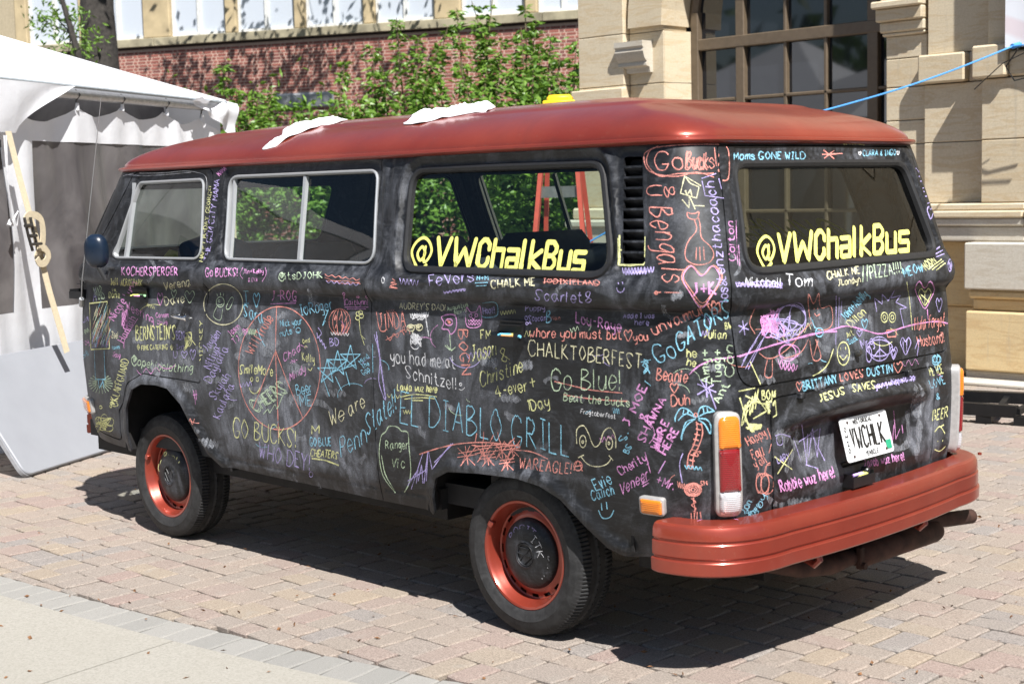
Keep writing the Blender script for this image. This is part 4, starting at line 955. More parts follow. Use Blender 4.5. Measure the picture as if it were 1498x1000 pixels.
# black steel stage beam lying by the wall
tr = empty('steel_frame', (1.2, 5.5, 0), 'low black steel frame of two long rails lying in front of the stone wall', 'steel frame')
BST = simple('black painted steel', (.010, .010, .011), .45, .3)
A_ = Vector(on(1330, 574, 2, .12)); A_ = Vector((.35, 5.95, .16)); 
def seg(px, py, z): return Vector(on(px, py, 2, z))
r1a, r1b = seg(1372, 577, .13), seg(1540, 584, .13); r2a, r2b = seg(1372, 594, .09), seg(1488, 602, .09)
def rail_(a, b_, w, h, nm):
    d = (b_-a).normalized(); s_ = Vector((-d.y, d.x, 0)); m = MB(); V = [p+s_*i*w/2+Vector((0, 0, j*h/2)) for p in (a, b_) for i, j in ((-1, -1), (1, -1), (1, 1), (-1, 1))]
    m.add([tuple(v-Vector((1.2, 5.5, 0))) for v in V], [(0, 1, 2, 3), (7, 6, 5, 4), (0, 4, 5, 1), (1, 5, 6, 2), (2, 6, 7, 3), (3, 7, 4, 0)]); m.build(nm, BST, tr, fix=True)
rail_(r1a-(r1b-r1a)*.5, r1b, .07, .075, 'rail'); rail_(r2a-(r2b-r2a)*.5, r2b, .06, .08, 'rail')
for t in (.2, .62, .93): p = r1a.lerp(r1b, t); q = r2a.lerp(r2b, min(1, t*1.25)); rail_(p, q, .04, .04, 'cross_bar'); 
for t in (.0, .5, .97): p = r2a.lerp(r2b, t); rail_(Vector((p.x, p.y, .03)), Vector((p.x+.10, p.y+.02, .03)), .06, .06, 'foot')
b = MB(); pts = [seg(1375, 607, .015), seg(1400, 604, .02), seg(1425, 596, .07), seg(1450, 608, .01), seg(1480, 600, .05), seg(1500, 612, .01), seg(1530, 610, .01)]
b.tube(pts, .010, 6); o = b.build('power_cable', BLACK, None, 50); tag(o, 'black cable trailing on the pavers under the black steel frame', 'cable')
# ================================================================== BRICK BUILDING
WD = Vector((-.898, -.439, 0)).normalized(); WN = Vector((-WD.y, WD.x, 0)); WN = WN if WN.dot(CPV) > 0 else WN
if WN.dot(CPV-Vector((-13.39, 17.03, 0))) < 0: WN = -WN
WO = Vector((-13.39, 17.03, 0))
bb_ = empty('brick_building', WO, 'long red brick building with pale upper windows, far behind the tent and shrubs', 'building')
MW = Matrix(((WD.x, WN.x, 0, 0), (WD.y, WN.y, 0, 0), (0, 0, 1, 0), (0, 0, 0, 1)))     # local: x along the wall to the left, y towards the camera
def mat_brick():
    m = NT('red brick'); r = m.rnd(); v = m.geo(); r2 = m.math('FRACT', m.math('MULTIPLY', r, 5.77))
    c = m.mix(r, (.21, .060, .045), (.31, .105, .080)); c = m.mix(m.ramp(r2, [(.0, 0.0), (.82, 0.0), (.9, .55)]), c, (.10, .04, .04)); c = m.mix(m.ramp(m.noise(v, 60, 4), [(.4, 0.0), (.8, .4)]), c, (.38, .2, .16))
    m.color(c); m.set(Roughness=.9); return m.m
BRICK = mat_brick(); MOR = simple('brick mortar', (.52, .37, .30), .95, 0, .15, 30)
def wb(name, s0, s1, d0, d1, z0, z1, mat, ch=0, mb=None):
    m = mb or MB(); m.box((min(s0, s1), d0, z0), (max(s0, s1), d1, z1), 0, ch, M=MW)
    if mb is None: return m.build(name, mat, bb_, fix=True)
wb('wall', -2.2, 32, -.5, -.004, 0, 4.87, MOR); wb('upper_wall', -2.2, 32, -.7, -.16, 4.87, 9.0, simple('buff render', (.38, .32, .22), .9))
def wall_s(px, off=0.0):
    # distance along the wall where the pixel column px meets it (at mid height)
    d = ray(px, 40); o = WO+WN*off; t = (o-CPV).dot(WN)/d.dot(WN); return (CPV+d*t-WO).dot(WD)
ch_ = .0677; bl, bh = .190, .086; bricks = []
for k in range(int(4.84/ch_)):
    z = k*ch_; s = -2.2+(-.0767 if k % 2 else 0); st = (k % 2 == 0)
    while s < 30:
        L = bl if st else bh
        if not (wall_s(485) < s < wall_s(398) and False): bricks.append((s, z, L))
        s += L+.022; st = not st
cand = []
bmb = MB(); proto = {}
for L in (bl, bh):
    m = MB(); m.box((0, -.004, 0), (L, .0012, ch_-.021), 0, 0, M=MW); o = m.build('brick', BRICK, None, fix=True); proto[L] = o.data; bpy.data.objects.remove(o)
sc_ = []
for i, (s, z, L) in enumerate(bricks):
    P = WO+WD*s; px, py = proj((P.x, P.y, z))
    if L == bl and 500 < px < 842 and 30 < py < 120: sc_.append(((Vector((P.x, P.y, z))-CPV).length, i))
sc_ = set(i for _, i in sorted(sc_)[:290])
for i, (s, z, L) in enumerate(bricks):
    if i in sc_:
        o = bpy.data.objects.new('brick', proto[L]); COL.objects.link(o); o.parent = bb_; o.location = WD*s+Vector((0, 0, z))+WN*random.uniform(-.0015, .0015)
    else: bmb.box((s, -.004, z), (s+L, .0012+random.uniform(-.0015, .0015), z+ch_-.021), M=MW)
tag(bmb.build('bricks', BRICK, bb_, fix=False), kind='stuff')
SILL = simple('weathered stone sill', (.30, .265, .18), .9, 0, .4, 3); PIL = simple('ochre pilaster', (.44, .35, .21), .8, 0, .2, 3)
for k in range(12): wb('sill', -2.2+k*2.9, -2.2+k*2.9+2.89, -.3, .10, 4.885, 5.06, SILL, .01)
wb('under_sill_strip', -2.2, 32, -.3, .03, 4.842, 4.883, simple('dark strip', (.03, .02, .02), .9))  # thin dark strip running right under the sill
pil = [(24, 41), (117, 133), (211, 250), (331, 347), (432, 447), (533, 549), (637, 675), (769, 787), (862, 905)]
UPG = NT('pale blind behind window glass'); UPG.color((.50, .54, .60)); UPG.set(Roughness=.12, Specular_IOR_Level=.6); UPG = UPG.m
FRM = simple('white window frame', (.62, .62, .60), .5); pe = []
for a, b_ in pil: s1, s0 = wall_s(a), wall_s(b_); pe.append((s0, s1)); wb('pilaster', s0, s1, -.25, .06, 5.062, 7.6, PIL, .02)
pe = sorted(pe)
for (a0, a1), (b0, b1) in zip(pe, pe[1:]):
    m_ = (a1+b0)/2
    wb('window_frame', a1+.01, a1+.06, -.12, -.04, 5.07, 7.4, FRM); wb('window_frame', b0-.06, b0-.01, -.12, -.04, 5.07, 7.4, FRM); wb('window_frame', m_-.04, m_+.04, -.12, -.03, 5.07, 7.4, FRM); wb('window_frame', a1+.061, b0-.061, -.12, -.04, 5.07, 5.13, FRM)
    for s0, s1 in ((a1+.06, m_-.04), (m_+.04, b0-.06)): wb('window_pane', s0, s1, -.10, -.085, 5.13, 7.4, UPG)
wb('cornice', -2.2, 32, -.5, .5, 7.6, 8.0, PIL)
s1, s0 = wall_s(398), wall_s(485); Pm = WO+WD*((s0+s1)/2); dd = (Pm-CPV).dot(fw); zt_ = CP[2]+(284-134)/FPX*dd; zb__ = CP[2]+(285-156)/FPX*dd
VNT = simple('galvanised louvre', (.42, .43, .44), .5, .4); wb('louvre_vent', s0, s1, .0, .03, zb__, zt_, VNT)
for k in range(9): z = zb__+.02+(zt_-zb__-.04)*k/9; wb('louvre_blade', s0+.03, s1-.03, .03, .05, z, z+.008, VNT)
# ================================================================== TENT
TP = Vector((-2.95, -.15, 0)); TD = Vector((-.44, .9, 0)).normalized(); TN = Vector((TD.y, -TD.x, 0))
tent = empty('event_tent', TP, 'white canvas party tent with dark mesh windows, in front of the brick building', 'tent')
def T_(s, d, z): return TD*s+TN*d+Vector((0, 0, z))
TW = Matrix(((TD.x, TN.x, 0, 0), (TD.y, TN.y, 0, 0), (0, 0, 1, 0), (0, 0, 0, 1)))
def mat_canvas(name, col, tr=.25):
    m = NT(name); v = m.geo(); c = m.mix(m.ramp(m.noise(v, 2.5, 5, .6), [(.35, 0.0), (.8, 1.0)]), col, tuple(x*.9 for x in col)); c = m.mix(m.ramp(m.noise(m.geo((4, 4, .6)), 3, 5), [(.6, 0.0), (.8, .3)]), c, tuple(x*.75 for x in col))
    m.color(c); m.set(Roughness=.6); m.bump(m.noise(v, 6, 4, .6), .25, .02)
    t = m.n('ShaderNodeBsdfTranslucent'); m.l(c, t.inputs[0]); ms = m.n('ShaderNodeMixShader'); ms.inputs[0].default_value = tr
    m.l(m.b.outputs[0], ms.inputs[1]); m.l(t.outputs[0], ms.inputs[2]); m.l(ms.outputs[0], m.out.inputs[0]); return m.m
CANV = mat_canvas('white tent canvas', (.80, .81, .84)); 
MESHW = NT('dark mesh window of the tent'); v = MESHW.geo(); MESHW.color(MESHW.mix(MESHW.ramp(MESHW.noise(v, 1.6, 5, .6, .8), [(.35, 0.0), (.75, 1.0)]), (.050, .046, .050), (.19, .18, .18))); MESHW.set(Roughness=.35); MESHW = MESHW.m  # paler clouds in the colour stand for reflections on the mesh
def fold(s, z):
    return .020*math.sin(s*9+1.7*math.sin(z*2.1+s))+.012*math.sin(s*23+z*3)+.03*noise.noise(Vector((s*1.7, z*1.1, .3)))
def ztop(s):
    # scalloped top edge, lifted at each hook
    hooks = [.35, .95, 1.50, 2.10, 2.62, 3.05]; h = [2.19, 2.27, 2.29, 2.28, 2.26, 2.22]
    for a, b, ha, hb in zip(hooks, hooks[1:], h, h[1:]):
        if a <= s <= b: t = (s-a)/(b-a); return ha+(hb-ha)*t-.075*math.sin(math.pi*t)**.8
    return 2.19 if s < 1 else 2.2
ss = sorted(set([round(x, 3) for x in np.arange(-4.2, 2.94, .06)]+[-1.9, -.02, .16, .47, 2.85, 2.94])); zs_ = [0, .1, .2, .35, .5, .65, .8, .899, .90, 1.05, 1.2, 1.35, 1.5, 1.65, 1.8, 1.9, 2.019, 2.02, 2.06]
def wallsheet(name, ss, zs_, cond, mat, dd=0.0, top=False):
    V = []; F = []; n = len(zs_)+ (4 if top else 0)
    for s in ss:
        zt = ztop(s); Z = list(zs_)+([2.06+(zt-2.06)*t for t in (.25, .5, .75, 1)] if top else [])
        for z in Z:
            f = fold(s, z); ln = .05*math.sin(z*math.pi/2.2) if top else 0
            V.append(T_(s, f+dd+(.03*math.sin(s*14)*max(0, (z-1.9)) if top else 0), z))
    for i in range(len(ss)-1):
        for j in range(n-1):
            zc = (zs_[j]+zs_[j+1])/2 if j < len(zs_)-1 else 2.1
            if cond((ss[i]+ss[i+1])/2, zc): F.append((i*n+j, (i+1)*n+j, (i+1)*n+j+1, i*n+j+1))
    o = mesh(name, V, F, mat, tent); shade(o, 70); return o
def iswin(s, z): return .90 < z < 2.02 and (.47 < s < 2.85 or -1.9 < s < .16 or -4.1 < s < -2.1)
wallsheet('tent_wall', ss, zs_, lambda s, z: not iswin(s, z), CANV, top=True)
wallsheet('mesh_window', [s for s in ss if .46 < s < 2.86], zs_, iswin, MESHW, -.006)
wallsheet('mesh_window', [s for s in ss if -1.91 < s < .17], zs_, iswin, MESHW, -.006)
wallsheet('mesh_window', [s for s in ss if -4.11 < s < -2.09], zs_, iswin, MESHW, -.006)
# side wall going back from the far corner
V = []; F = []; n = 13
for i in range(30):
    d = -i*.2
    for j in range(n): z = j*.2; V.append(T_(2.94+.02*math.sin(i*1.3+z), d, z))
F = [(i*n+j, (i+1)*n+j, (i+1)*n+j+1, i*n+j+1) for i in range(29) for j in range(n-1)]; shade(mesh('tent_wall', V, F, CANV, tent), 70)
MB().box((.2, -.52, 2.0), (2.92, -.50, 2.42), M=TW).build('gap_shade_sheet', MESHW, tent)  # dark sheet added behind the gap to stand for the shade inside the tent
# back wall keeps the inside dim
mesh('tent_wall', [T_(-4.2, -6, 0), T_(3.05, -6, 0), T_(3.05, -6, 2.4), T_(-4.2, -6, 2.4)], [(0, 1, 2, 3)], CANV, tent)
# roof: hipped canvas rising to a peak; the hip line is fixed by its slope in the photograph
C0 = TP+T_(2.94, .06, 2.405); best = None
for k in range(200):
    z = 2.6+k*.012; A_ = TP+T_(-.55, -3.0, z); a, b_ = proj(C0), proj(A_); y0 = b_[1]+(a[1]-b_[1])*(0-b_[0])/(a[0]-b_[0])
    if best is None or abs(y0-48) < best[0]: best = (abs(y0-48), z)
PK = best[1]
def rooftri(A, B, C, n, sagd, nm):
    V = []; F = []
    for i in range(n+1):
        for j in range(n+1-i):
            a, b = i/n, j/n; c = 1-a-b; p = A*a+B*b+C*c; sag = sagd*(a*b+b*c+a*c)
            V.append(p-Vector((0, 0, sag))+TN*.0)
    idx = lambda i, j: sum(n+1-k for k in range(i))+j
    for i in range(n):
        for j in range(n-i):
            F.append((idx(i, j), idx(i+1, j), idx(i, j+1)))
            if j < n-i-1: F.append((idx(i+1, j), idx(i+1, j+1), idx(i, j+1)))
    o = mesh(nm, V, F, CANV, tent); shade(o, 60); return o
APX = T_(-.55, -3.0, PK); c1, c2, c3, c4 = T_(2.94, .08, 2.405), T_(-4.3, .08, 2.415), T_(-4.3, -6.1, 2.41), T_(2.94, -6.1, 2.405)
rooftri(APX, c2, c1, 18, .10, 'tent_roof'); rooftri(APX, c1, c4, 12, .10, 'tent_roof'); rooftri(APX, c3, c2, 8, .1, 'tent_roof'); rooftri(APX, c4, c3, 8, .1, 'tent_roof')
# hem of the roof: welt line and eave tube under it
b = MB(); b.tube([T_(2.92, .085, 2.385), T_(0, .09, 2.400), T_(-4.3, .09, 2.400)], .012, 8, flat=1); b.build('roof_hem', simple('grey roof welt', (.28, .31, .33), .6), tent, 40)
b = MB(); b.tube([T_(2.88, .02, 2.345), T_(-4.2, .02, 2.350)], .034, 12); b.build('eave_pole', simple('aluminium tent pole', (.50, .51, .52), .35, .6), tent, 40)
for s in (.95, 1.50, 2.10, 2.62):
    b = MB(); b.tube([T_(s, .025, 2.38), T_(s+.005, .06, 2.345), T_(s, .03, 2.31), T_(s-.005, .02, ztop(s)-.01)], .006, 6); b.build('curtain_hook', simple('steel hook', (.1, .1, .1), .5, .7), tent)
    b = MB(); b.tube([T_(s, .03, ztop(s)-.03), T_(s, .035, ztop(s)+.02)], [.018, .012], 8); b.build('curtain_tab', CANV, tent)
# swagged drape over the near corner
V = []; F = []; cols_ = 26; rows_ = 10
for i in range(cols_):
    t = i/(cols_-1); s = -4.2+(.83+4.2)*t; zb_2 = 2.05 if s < .2 else 2.05+(2.395-2.05)*((s-.2)/.63)**.75
    for j in range(rows_): u = j/(rows_-1); z = 2.395+(zb_2-2.395)*u; V.append(T_(s, .10+.02*math.sin(s*7+u*3)*u, z))
cols2 = []; 
F = [(i*rows_+j, (i+1)*rows_+j, (i+1)*rows_+j+1, i*rows_+j+1) for i in range(cols_-1) for j in range(rows_-1)]
ds = [-4.2, -3, -2, -1, -.4, 0, .1, .2, .24, .28, .32, .36, .40, .45, .5, .55, .6, .65, .7, .74, .78, .81, .83]; V = []
for s in ds:
    zb_2 = 2.06 if s <= .2 else 2.06+(2.395-2.06)*min(1, (s-.2)/.63)**.72
    for j in range(rows_): u = j/(rows_-1); V.append(T_(s, .10+.02*math.sin(s*7+u*3)*u, 2.395+(zb_2-2.395)*u))
F = [(i*rows_+j, (i+1)*rows_+j, (i+1)*rows_+j+1, i*rows_+j+1) for i in range(len(ds)-1) for j in range(rows_-1)]; shade(mesh('corner_drape', V, F, CANV, tent), 60)
# bunched canvas at the far corner
V = []; F = []; nn = 20; mm = 12
for i in range(nn):
    t = i/(nn-1)
    for j in range(mm):
        u = j/(mm-1); s = 2.35+.66*t; z0 = 2.40-.02*t; z1 = 2.36-(.27*t**1.3); z = z0+(z1-z0)*u
        d = .10+.05*math.sin(t*7+u*5)*(1-u)+.02*math.sin(t*19+u*2); V.append(T_(s, d, z+.035*math.exp(-((t-.72)/.12)**2)*(1-u)+.012*math.sin(t*16)*(1-u)))
F = [(i*mm+j, (i+1)*mm+j, (i+1)*mm+j+1, i*mm+j+1) for i in range(nn-1) for j in range(mm-1)]; shade(mesh('bunched_canvas', V, F, CANV, tent), 60)
b = MB(); b.tube([T_(3.02, .06, 0), T_(2.98, .06, 2.2), T_(2.92, .06, 2.36)], .022, 8); b.build('corner_pole', simple('beige strap webbing', (.55, .47, .33), .8, 0, .1, 60), tent, 40)
b = MB(); p = T_(.10, -.05, 0); b.tube([T_(.16, -.06, 2.1), T_(.20, -.06, .0)], .028, 10); b.build('tent_pole', simple('grey tent leg', (.35, .37, .40), .4, .5), tent, 40)
MB().box((-4.2, -6, .0), (3.0, -.1, .012), M=TW).build('tent_floor', simple('tent floor', (.05, .045, .04), .9), tent)
# ratchet strap
STR = bpy.data.materials['beige strap webbing']
st = empty('ratchet_strap', TP, 'beige ratchet strap with a folded loop and metal buckle, running down the tent front', 'strap')
pT = Vector(on(8, 192, 1, 0)); 
def tpt(px, py, off):
    d = ray(px, py); o = TP+TN*off; t = (o-CPV).dot(TN)/d.dot(TN); return CPV+d*t-TP
def catm(P, n=5):
    P = [np.array(p, float) for p in P]; out = []
    for i in range(len(P)-1):
        p0 = P[max(0, i-1)]; p1, p2 = P[i], P[i+1]; p3 = P[min(len(P)-1, i+2)]
        for k in range(n): t = k/n; out.append(.5*((2*p1)+(-p0+p2)*t+(2*p0-5*p1+4*p2-p3)*t*t+(-p0+3*p1-3*p2+p3)*t**3))
    return out+[P[-1]]
def ribbon(name, P, w, th, mat, parent):
    P = [Vector(p) for p in P]; V = []; F = []
    for i, p in enumerate(P):
        t = (P[min(i+1, len(P)-1)]-P[max(i-1, 0)]).normalized(); sd = t.cross(TN)
        if sd.length < .1: sd = TD.copy()
        sd.normalize(); nn_ = sd.cross(t)
        for a, b in ((-1, -1), (1, -1), (1, 1), (-1, 1)): V.append(p+sd*a*w/2+nn_*b*th/2)
    for i in range(len(P)-1):
        for k in range(4): F.append((i*4+k, i*4+(k+1) % 4, (i+1)*4+(k+1) % 4, (i+1)*4+k))
    F += [(0, 1, 2, 3), tuple(len(P)*4-4+k for k in (3, 2, 1, 0))]; m = MB(); m.add(V, F); return m.build(name, mat, parent, 50, fix=True)
ribbon('strap_webbing', [tpt(12, 192, .16), tpt(30, 265, .22), tpt(50, 338, .30), tpt(72, 425, .36), tpt(98, 515, .42)], .055, .004, STR, st)
LP = [(45, 330), (38, 322), (42, 315), (52, 315), (60, 322), (63, 340), (61, 362), (54, 374), (60, 385), (69, 380), (70, 370), (60, 362), (52, 350)]
LP = [tuple(p) for p in catm(LP)]
ribbon('strap_loop', [tpt(x, y, .34) for x, y in LP], .048, .006, STR, st)
ribbon('strap_loop', [tpt(x, y, .36) for x, y in catm([(55, 360), (66, 364), (70, 374), (66, 384), (58, 385), (54, 378)])], .045, .006, STR, st)
b = MB()
for dx in (-.03, .03): b.tube([tpt(40, 318, .35)+TD*dx, tpt(46, 345, .37)+TD*dx, tpt(52, 366, .35)+TD*dx], .010, 6)
b.tube([tpt(50, 357, .385)-TD*.04, tpt(50, 357, .385)+TD*.075], .009, 8); b.tube([tpt(42, 330, .37)-TD*.035, tpt(42, 330, .37)+TD*.035], .012, 8); b.tube([tpt(48, 345, .37)-TD*.035, tpt(48, 345, .37)+TD*.035], .012, 8); b.build('ratchet_buckle', simple('dark steel buckle', (.09, .085, .08), .4, .8), st, 40)
b = MB(); b.tube([tpt(6, 198, .18), tpt(9, 240, .18), tpt(16, 320, .14), tpt(19, 330, .12)], .006, 6); b.tube([tpt(9, 198, .18), tpt(12, 270, .18), tpt(17, 328, .12), tpt(22, 316, .12), tpt(27, 308, .12), tpt(25, 330, .1)], .005, 6); b.tube([tpt(16, 322, .12), tpt(13, 330, .12)], .014, 8)
o = b.build('tent_cord', simple('white cord', (.6, .6, .62), .8), None, 50, loc=TP); tag(o, 'thin white cord knotted beside the ratchet strap on the tent front', 'cord')
# ---- white board leaning on the tent
B0 = Vector((-2.01, -.50, .0)); bd = (Vector((-2.505, .413, 0))-Vector((-2.068, -.42, 0))).normalized(); bk = Vector((-bd.y, bd.x, 0)); bk = bk if bk.dot(TN) < 0 else -bk
upv = (bk*.45+Vector((0, 0, .66))).normalized(); bn = bd.cross(upv).normalized(); bn = bn if bn.dot(TN) > 0 else -bn
brd = empty('white_board', B0, 'pale grey-white board with rounded corners leaning against the tent, left of the van', 'board')
def bloop(w, h, r, e=0): return rpoly([(0+e, 0+e), (w-e, 0+e), (w-e, h-e), (0+e, h-e)], r, 6, .3)
V = []; F = []; Ls = [(0, 0), (0, .030), (.006, .036)]
for e, d in Ls: V += [bd*a+upv*c+bn*d for a, c in bloop(1.83, .80, .07-e, e)]
n = len(V)//3; F = [(k*n+i, k*n+(i+1) % n, (k+1)*n+(i+1) % n, (k+1)*n+i) for k in range(2) for i in range(n)]+[tuple(range(2*n, 3*n)), tuple(range(n-1, -1, -1))]
o = MB(); o.add(V, F); BRDM = simple('pale grey table top plastic', (.26, .27, .295), .45, 0, .04, 5); o.build('board_panel', BRDM, brd, 30, fix=True)
V = []; 
for e, d in ((-.004, -.004), (-.004, .020), (.002, .022)): V += [bd*a+upv*c+bn*d for a, c in bloop(1.83, .80, .07-e, e)]
F = [(k*n+i, k*n+(i+1) % n, (k+1)*n+(i+1) % n, (k+1)*n+i) for k in range(2) for i in range(n)]; o = MB(); o.add(V, F); o.build('board_edge', simple('grey edge strip', (.25, .255, .27), .5), brd, 30, fix=True)
# ================================================================== LADDER
def dep(px, py, d): r = fw*FPX+rt*(px-W0/2)-up*(py-H0/2); return CPV+r*(d/FPX)
LT = dep(819, 139, 10.5); lad = empty('step_ladder', (LT.x, LT.y, 0), 'red fibreglass step ladder with a yellow top cap, standing behind the van', 'ladder')
REDF = simple('red fibreglass', (.50, .07, .045), .5, 0, .1, 20); YEL = simple('yellow plastic', (.75, .50, .02), .4, 0, .05, 20)
lz = LT.z-.05; ax = Vector((math.cos(rad(35)), math.sin(rad(35)), 0)); ay2 = Vector((-ax.y, ax.x, 0))
def lp(a, b_, z): return ax*a+ay2*b_+Vector((0, 0, z))
def beam(name, a, b_, w, t, mat, par):
    d = (b_-a).normalized(); s_ = ax; n_ = d.cross(s_).normalized(); V = [p+s_*i*t/2+n_*j*w/2 for p in (a, b_) for i, j in ((-1, -1), (1, -1), (1, 1), (-1, 1))]; m = MB(); m.add(V, [(0, 1, 2, 3), (7, 6, 5, 4), (0, 4, 5, 1), (1, 5, 6, 2), (2, 6, 7, 3), (3, 7, 4, 0)]); return m.build(name, mat, par, fix=True)
ALU = simple('aluminium tread', (.5, .5, .5), .4, .8)
for sd in (-1, 1):
    beam('ladder_rail', lp(sd*.28, -.42, 0), lp(sd*.09, -.02, lz), .075, .03, REDF, lad); beam('ladder_rail', lp(sd*.26, .55, 0), lp(sd*.09, .06, lz), .05, .03, REDF, lad)
for k in range(1, 7): t = k/7; beam('ladder_step', lp(-.28+.19*t, -.42+.40*t, lz*t), lp(.28-.19*t, -.42+.40*t, lz*t), .08, .02, ALU, lad)
for k in (1, 3, 5): t = k/6; beam('ladder_brace', lp(-.26+.17*t, .55-.49*t, lz*t), lp(.26-.17*t, .55-.49*t, lz*t), .03, .02, ALU, lad)
m = MB(); V_ = Matrix(((ax.x, ay2.x, 0, 0), (ax.y, ay2.y, 0, 0), (0, 0, 1, 0), (0, 0, 0, 1))); m.box((-.09, -.06, lz-.03), (.09, .08, lz+.05), 0, .02, M=V_); m.box((-.115, -.08, lz-.05), (.115, -.04, lz+.01), 0, .008, M=V_); m.build('top_cap', YEL, lad, 40)
# ================================================================== SHRUBS AND TREES
def mat_leaf(name, a, b_, tr=.35):
    m = NT(name); r = m.rnd(); c = m.mix(r, a, b_); m.color(c); m.set(Roughness=.42)
    t = m.n('ShaderNodeBsdfTranslucent'); m.l(m.mix(.5, c, (.18, .30, .02)), t.inputs[0]); ms = m.n('ShaderNodeMixShader'); ms.inputs[0].default_value = tr
    m.l(m.b.outputs[0], ms.inputs[1]); m.l(t.outputs[0], ms.inputs[2]); m.l(ms.outputs[0], m.out.inputs[0]); return m.m
LEAF = mat_leaf('shrub leaf', (.085, .18, .022), (.20, .34, .05)); LEAFD = mat_leaf('dark tree leaf', (.025, .055, .015), (.05, .10, .02), .25); LEAFY = mat_leaf('pale young leaf', (.13, .24, .04), (.20, .34, .06))
BARK = simple('brown bark', (.035, .030, .026), .95, 0, .5, 18, .01); TWIG = simple('green brown stem', (.10, .08, .04), .9)
class Leaves:
    def __init__(s): s.V = []; s.F = []
    def add(s, p, d, L, w, r):
        d = d.normalized(); a = Vector((r.gauss(0, 1), r.gauss(0, 1), r.gauss(0, 1)+.8)); sd = d.cross(a)
        if sd.length < 1e-3: return
        sd.normalize(); n = sd.cross(d); k = len(s.V)
        s.V += [tuple(p), tuple(p+d*L*.45+sd*w-n*L*.03), tuple(p+d*L-n*L*.16), tuple(p+d*L*.45-sd*w-n*L*.03), tuple(p+d*L*.5+n*w*.35)]
        s.F += [(k, k+1, k+4), (k+1, k+2, k+4), (k+2, k+3, k+4), (k+3, k, k+4)]
def shrub(name, base, tips, label, seed, leaf=LEAF, side=10, L=.10, dens=26, group='shrubs along the brick wall', fill=None, cat='shrub'):
    r = random.Random(seed); e = empty(name, base, label, cat, group); lv = Leaves(); stm = MB(); B = Vector(base)
    for tip in tips:
        tp = Vector(tip)-B; ln = tp.length; bow = Vector((r.uniform(-.3, .3), r.uniform(-.3, .3), .0)); pts = []
        b0 = Vector((r.uniform(-.25, .25), r.uniform(-.25, .25), 0))
        for k in range(13):
            t = k/12; q = b0.lerp(tp, t)+bow*math.sin(math.pi*t)*.5+Vector((0, 0, .10*ln*math.sin(math.pi*t))); pts.append(q)
        stm.tube(pts, [.022*(1-k/13)+.004 for k in range(13)], 5)
        for k in range(2, 13):
            p = pts[k]; t = k/12; dirn = (pts[k]-pts[k-1]).normalized()
            for j in range(side):
                # side twig with paired leaves
                if r.random() > .75: continue
                q0 = pts[k-1].lerp(p, r.random()); tw = (dirn*.5+Vector((r.gauss(0, 1), r.gauss(0, 1), r.gauss(0, .5)))).normalized(); tl = r.uniform(.10, .42)*(1.2-.95*t)
                nl = max(3, int(dens*tl))
                for m_ in range(nl):
                    u = (m_+.5)/nl; c = q0+tw*tl*u+Vector((0, 0, -.10*u*u*tl*3)); sg = 1 if m_ % 2 else -1
                    sd = tw.cross(Vector((0, 0, 1))).normalized()*sg; lv.add(c, sd*.8+tw*.7+Vector((0, 0, -.35+r.uniform(-.3, .3))), L*r.uniform(.7, 1.25), L*.20, r)
    if fill:
        (cx, cy, cz), (hx, hy, hz), n = fill
        for k in range(n):
            q = Vector((r.gauss(0, .45), r.gauss(0, .45), r.gauss(0, .45))); p = Vector((cx+q.x*hx, cy+q.y*hy, cz+q.z*hz))-B
            if p.z < .05: continue
            if noise.noise((p+B)*1.6) < -.12: continue
            lv.add(p, Vector((r.gauss(0, 1), r.gauss(0, 1), r.gauss(-.3, .6))), L*r.uniform(.8, 1.3), L*.24, r)
    o = stm.build('stem', TWIG, e, 60); o = mesh('foliage', lv.V, lv.F, leaf, e); tag(o, kind='stuff'); return e
def gp(px, d): q = dep(px, 283, d); return Vector((q.x, q.y, 0))
SH = [
 (345, 22.5, [(325, 96, 22.4), (345, 125, 22), (372, 130, 22), (400, 128, 22.4), (360, 160, 21.5), (330, 175, 22), (420, 150, 22), (450, 180, 22)], 'low green shrub at the left end of the brick wall, under the louvre vent', 1500),
 (470, 22.5, [(440, 150, 22), (480, 160, 21.8), (520, 150, 22), (505, 92, 22.6), (545, 135, 22), (470, 175, 21.5), (560, 160, 22)], 'shrub with one long arching branch, right of the louvre vent', 1700),
 (600, 22.0, [(545, 66, 22), (580, 26, 22.3), (612, 55, 22), (560, 105, 21.8), (600, 90, 22), (640, 70, 22.2), (655, 40, 22.5), (620, 120, 21.5)], 'tall loose shrub whose branch tips nearly reach the stone sill', 2200),
 (705, 21.5, [(640, 110, 21.5), (668, 12, 22), (690, 2, 22), (712, 28, 22), (722, -14, 22), (700, 60, 21.8), (735, 60, 21.5), (672, 95, 21.5)], 'tallest shrub, climbing past the sill in front of the pale windows', 2300),
 (775, 21.0, [(768, -8, 21.6), (762, 40, 21.2), (785, 30, 21.3), (750, 85, 21), (790, 70, 21), (742, 110, 21), (780, 100, 20.8)], 'upright shrub with a thin tip reaching the right-hand pale window', 2300),
 (825, 20.0, [(806, 52, 20.2), (820, 80, 20), (845, 55, 20), (852, 88, 20), (800, 105, 20), (850, 130, 19.6), (880, 140, 19.6), (840, 120, 19.5)], 'dark dense shrub against the left pier of the stone building', 2600)]
for i, (bx_, bd_, tips, lab, nf) in enumerate(SH):
    base = gp(bx_, bd_); T3 = [dep(x, y, d) for x, y, d in tips]; low = dep(bx_, 215, bd_-.3)
    shrub('shrub', tuple(base), T3, lab, 40+i, side=11, L=.135, fill=((low.x, low.y, 1.7), (1.5, 1.5, 1.25), int(nf*2.2)), leaf=LEAF)
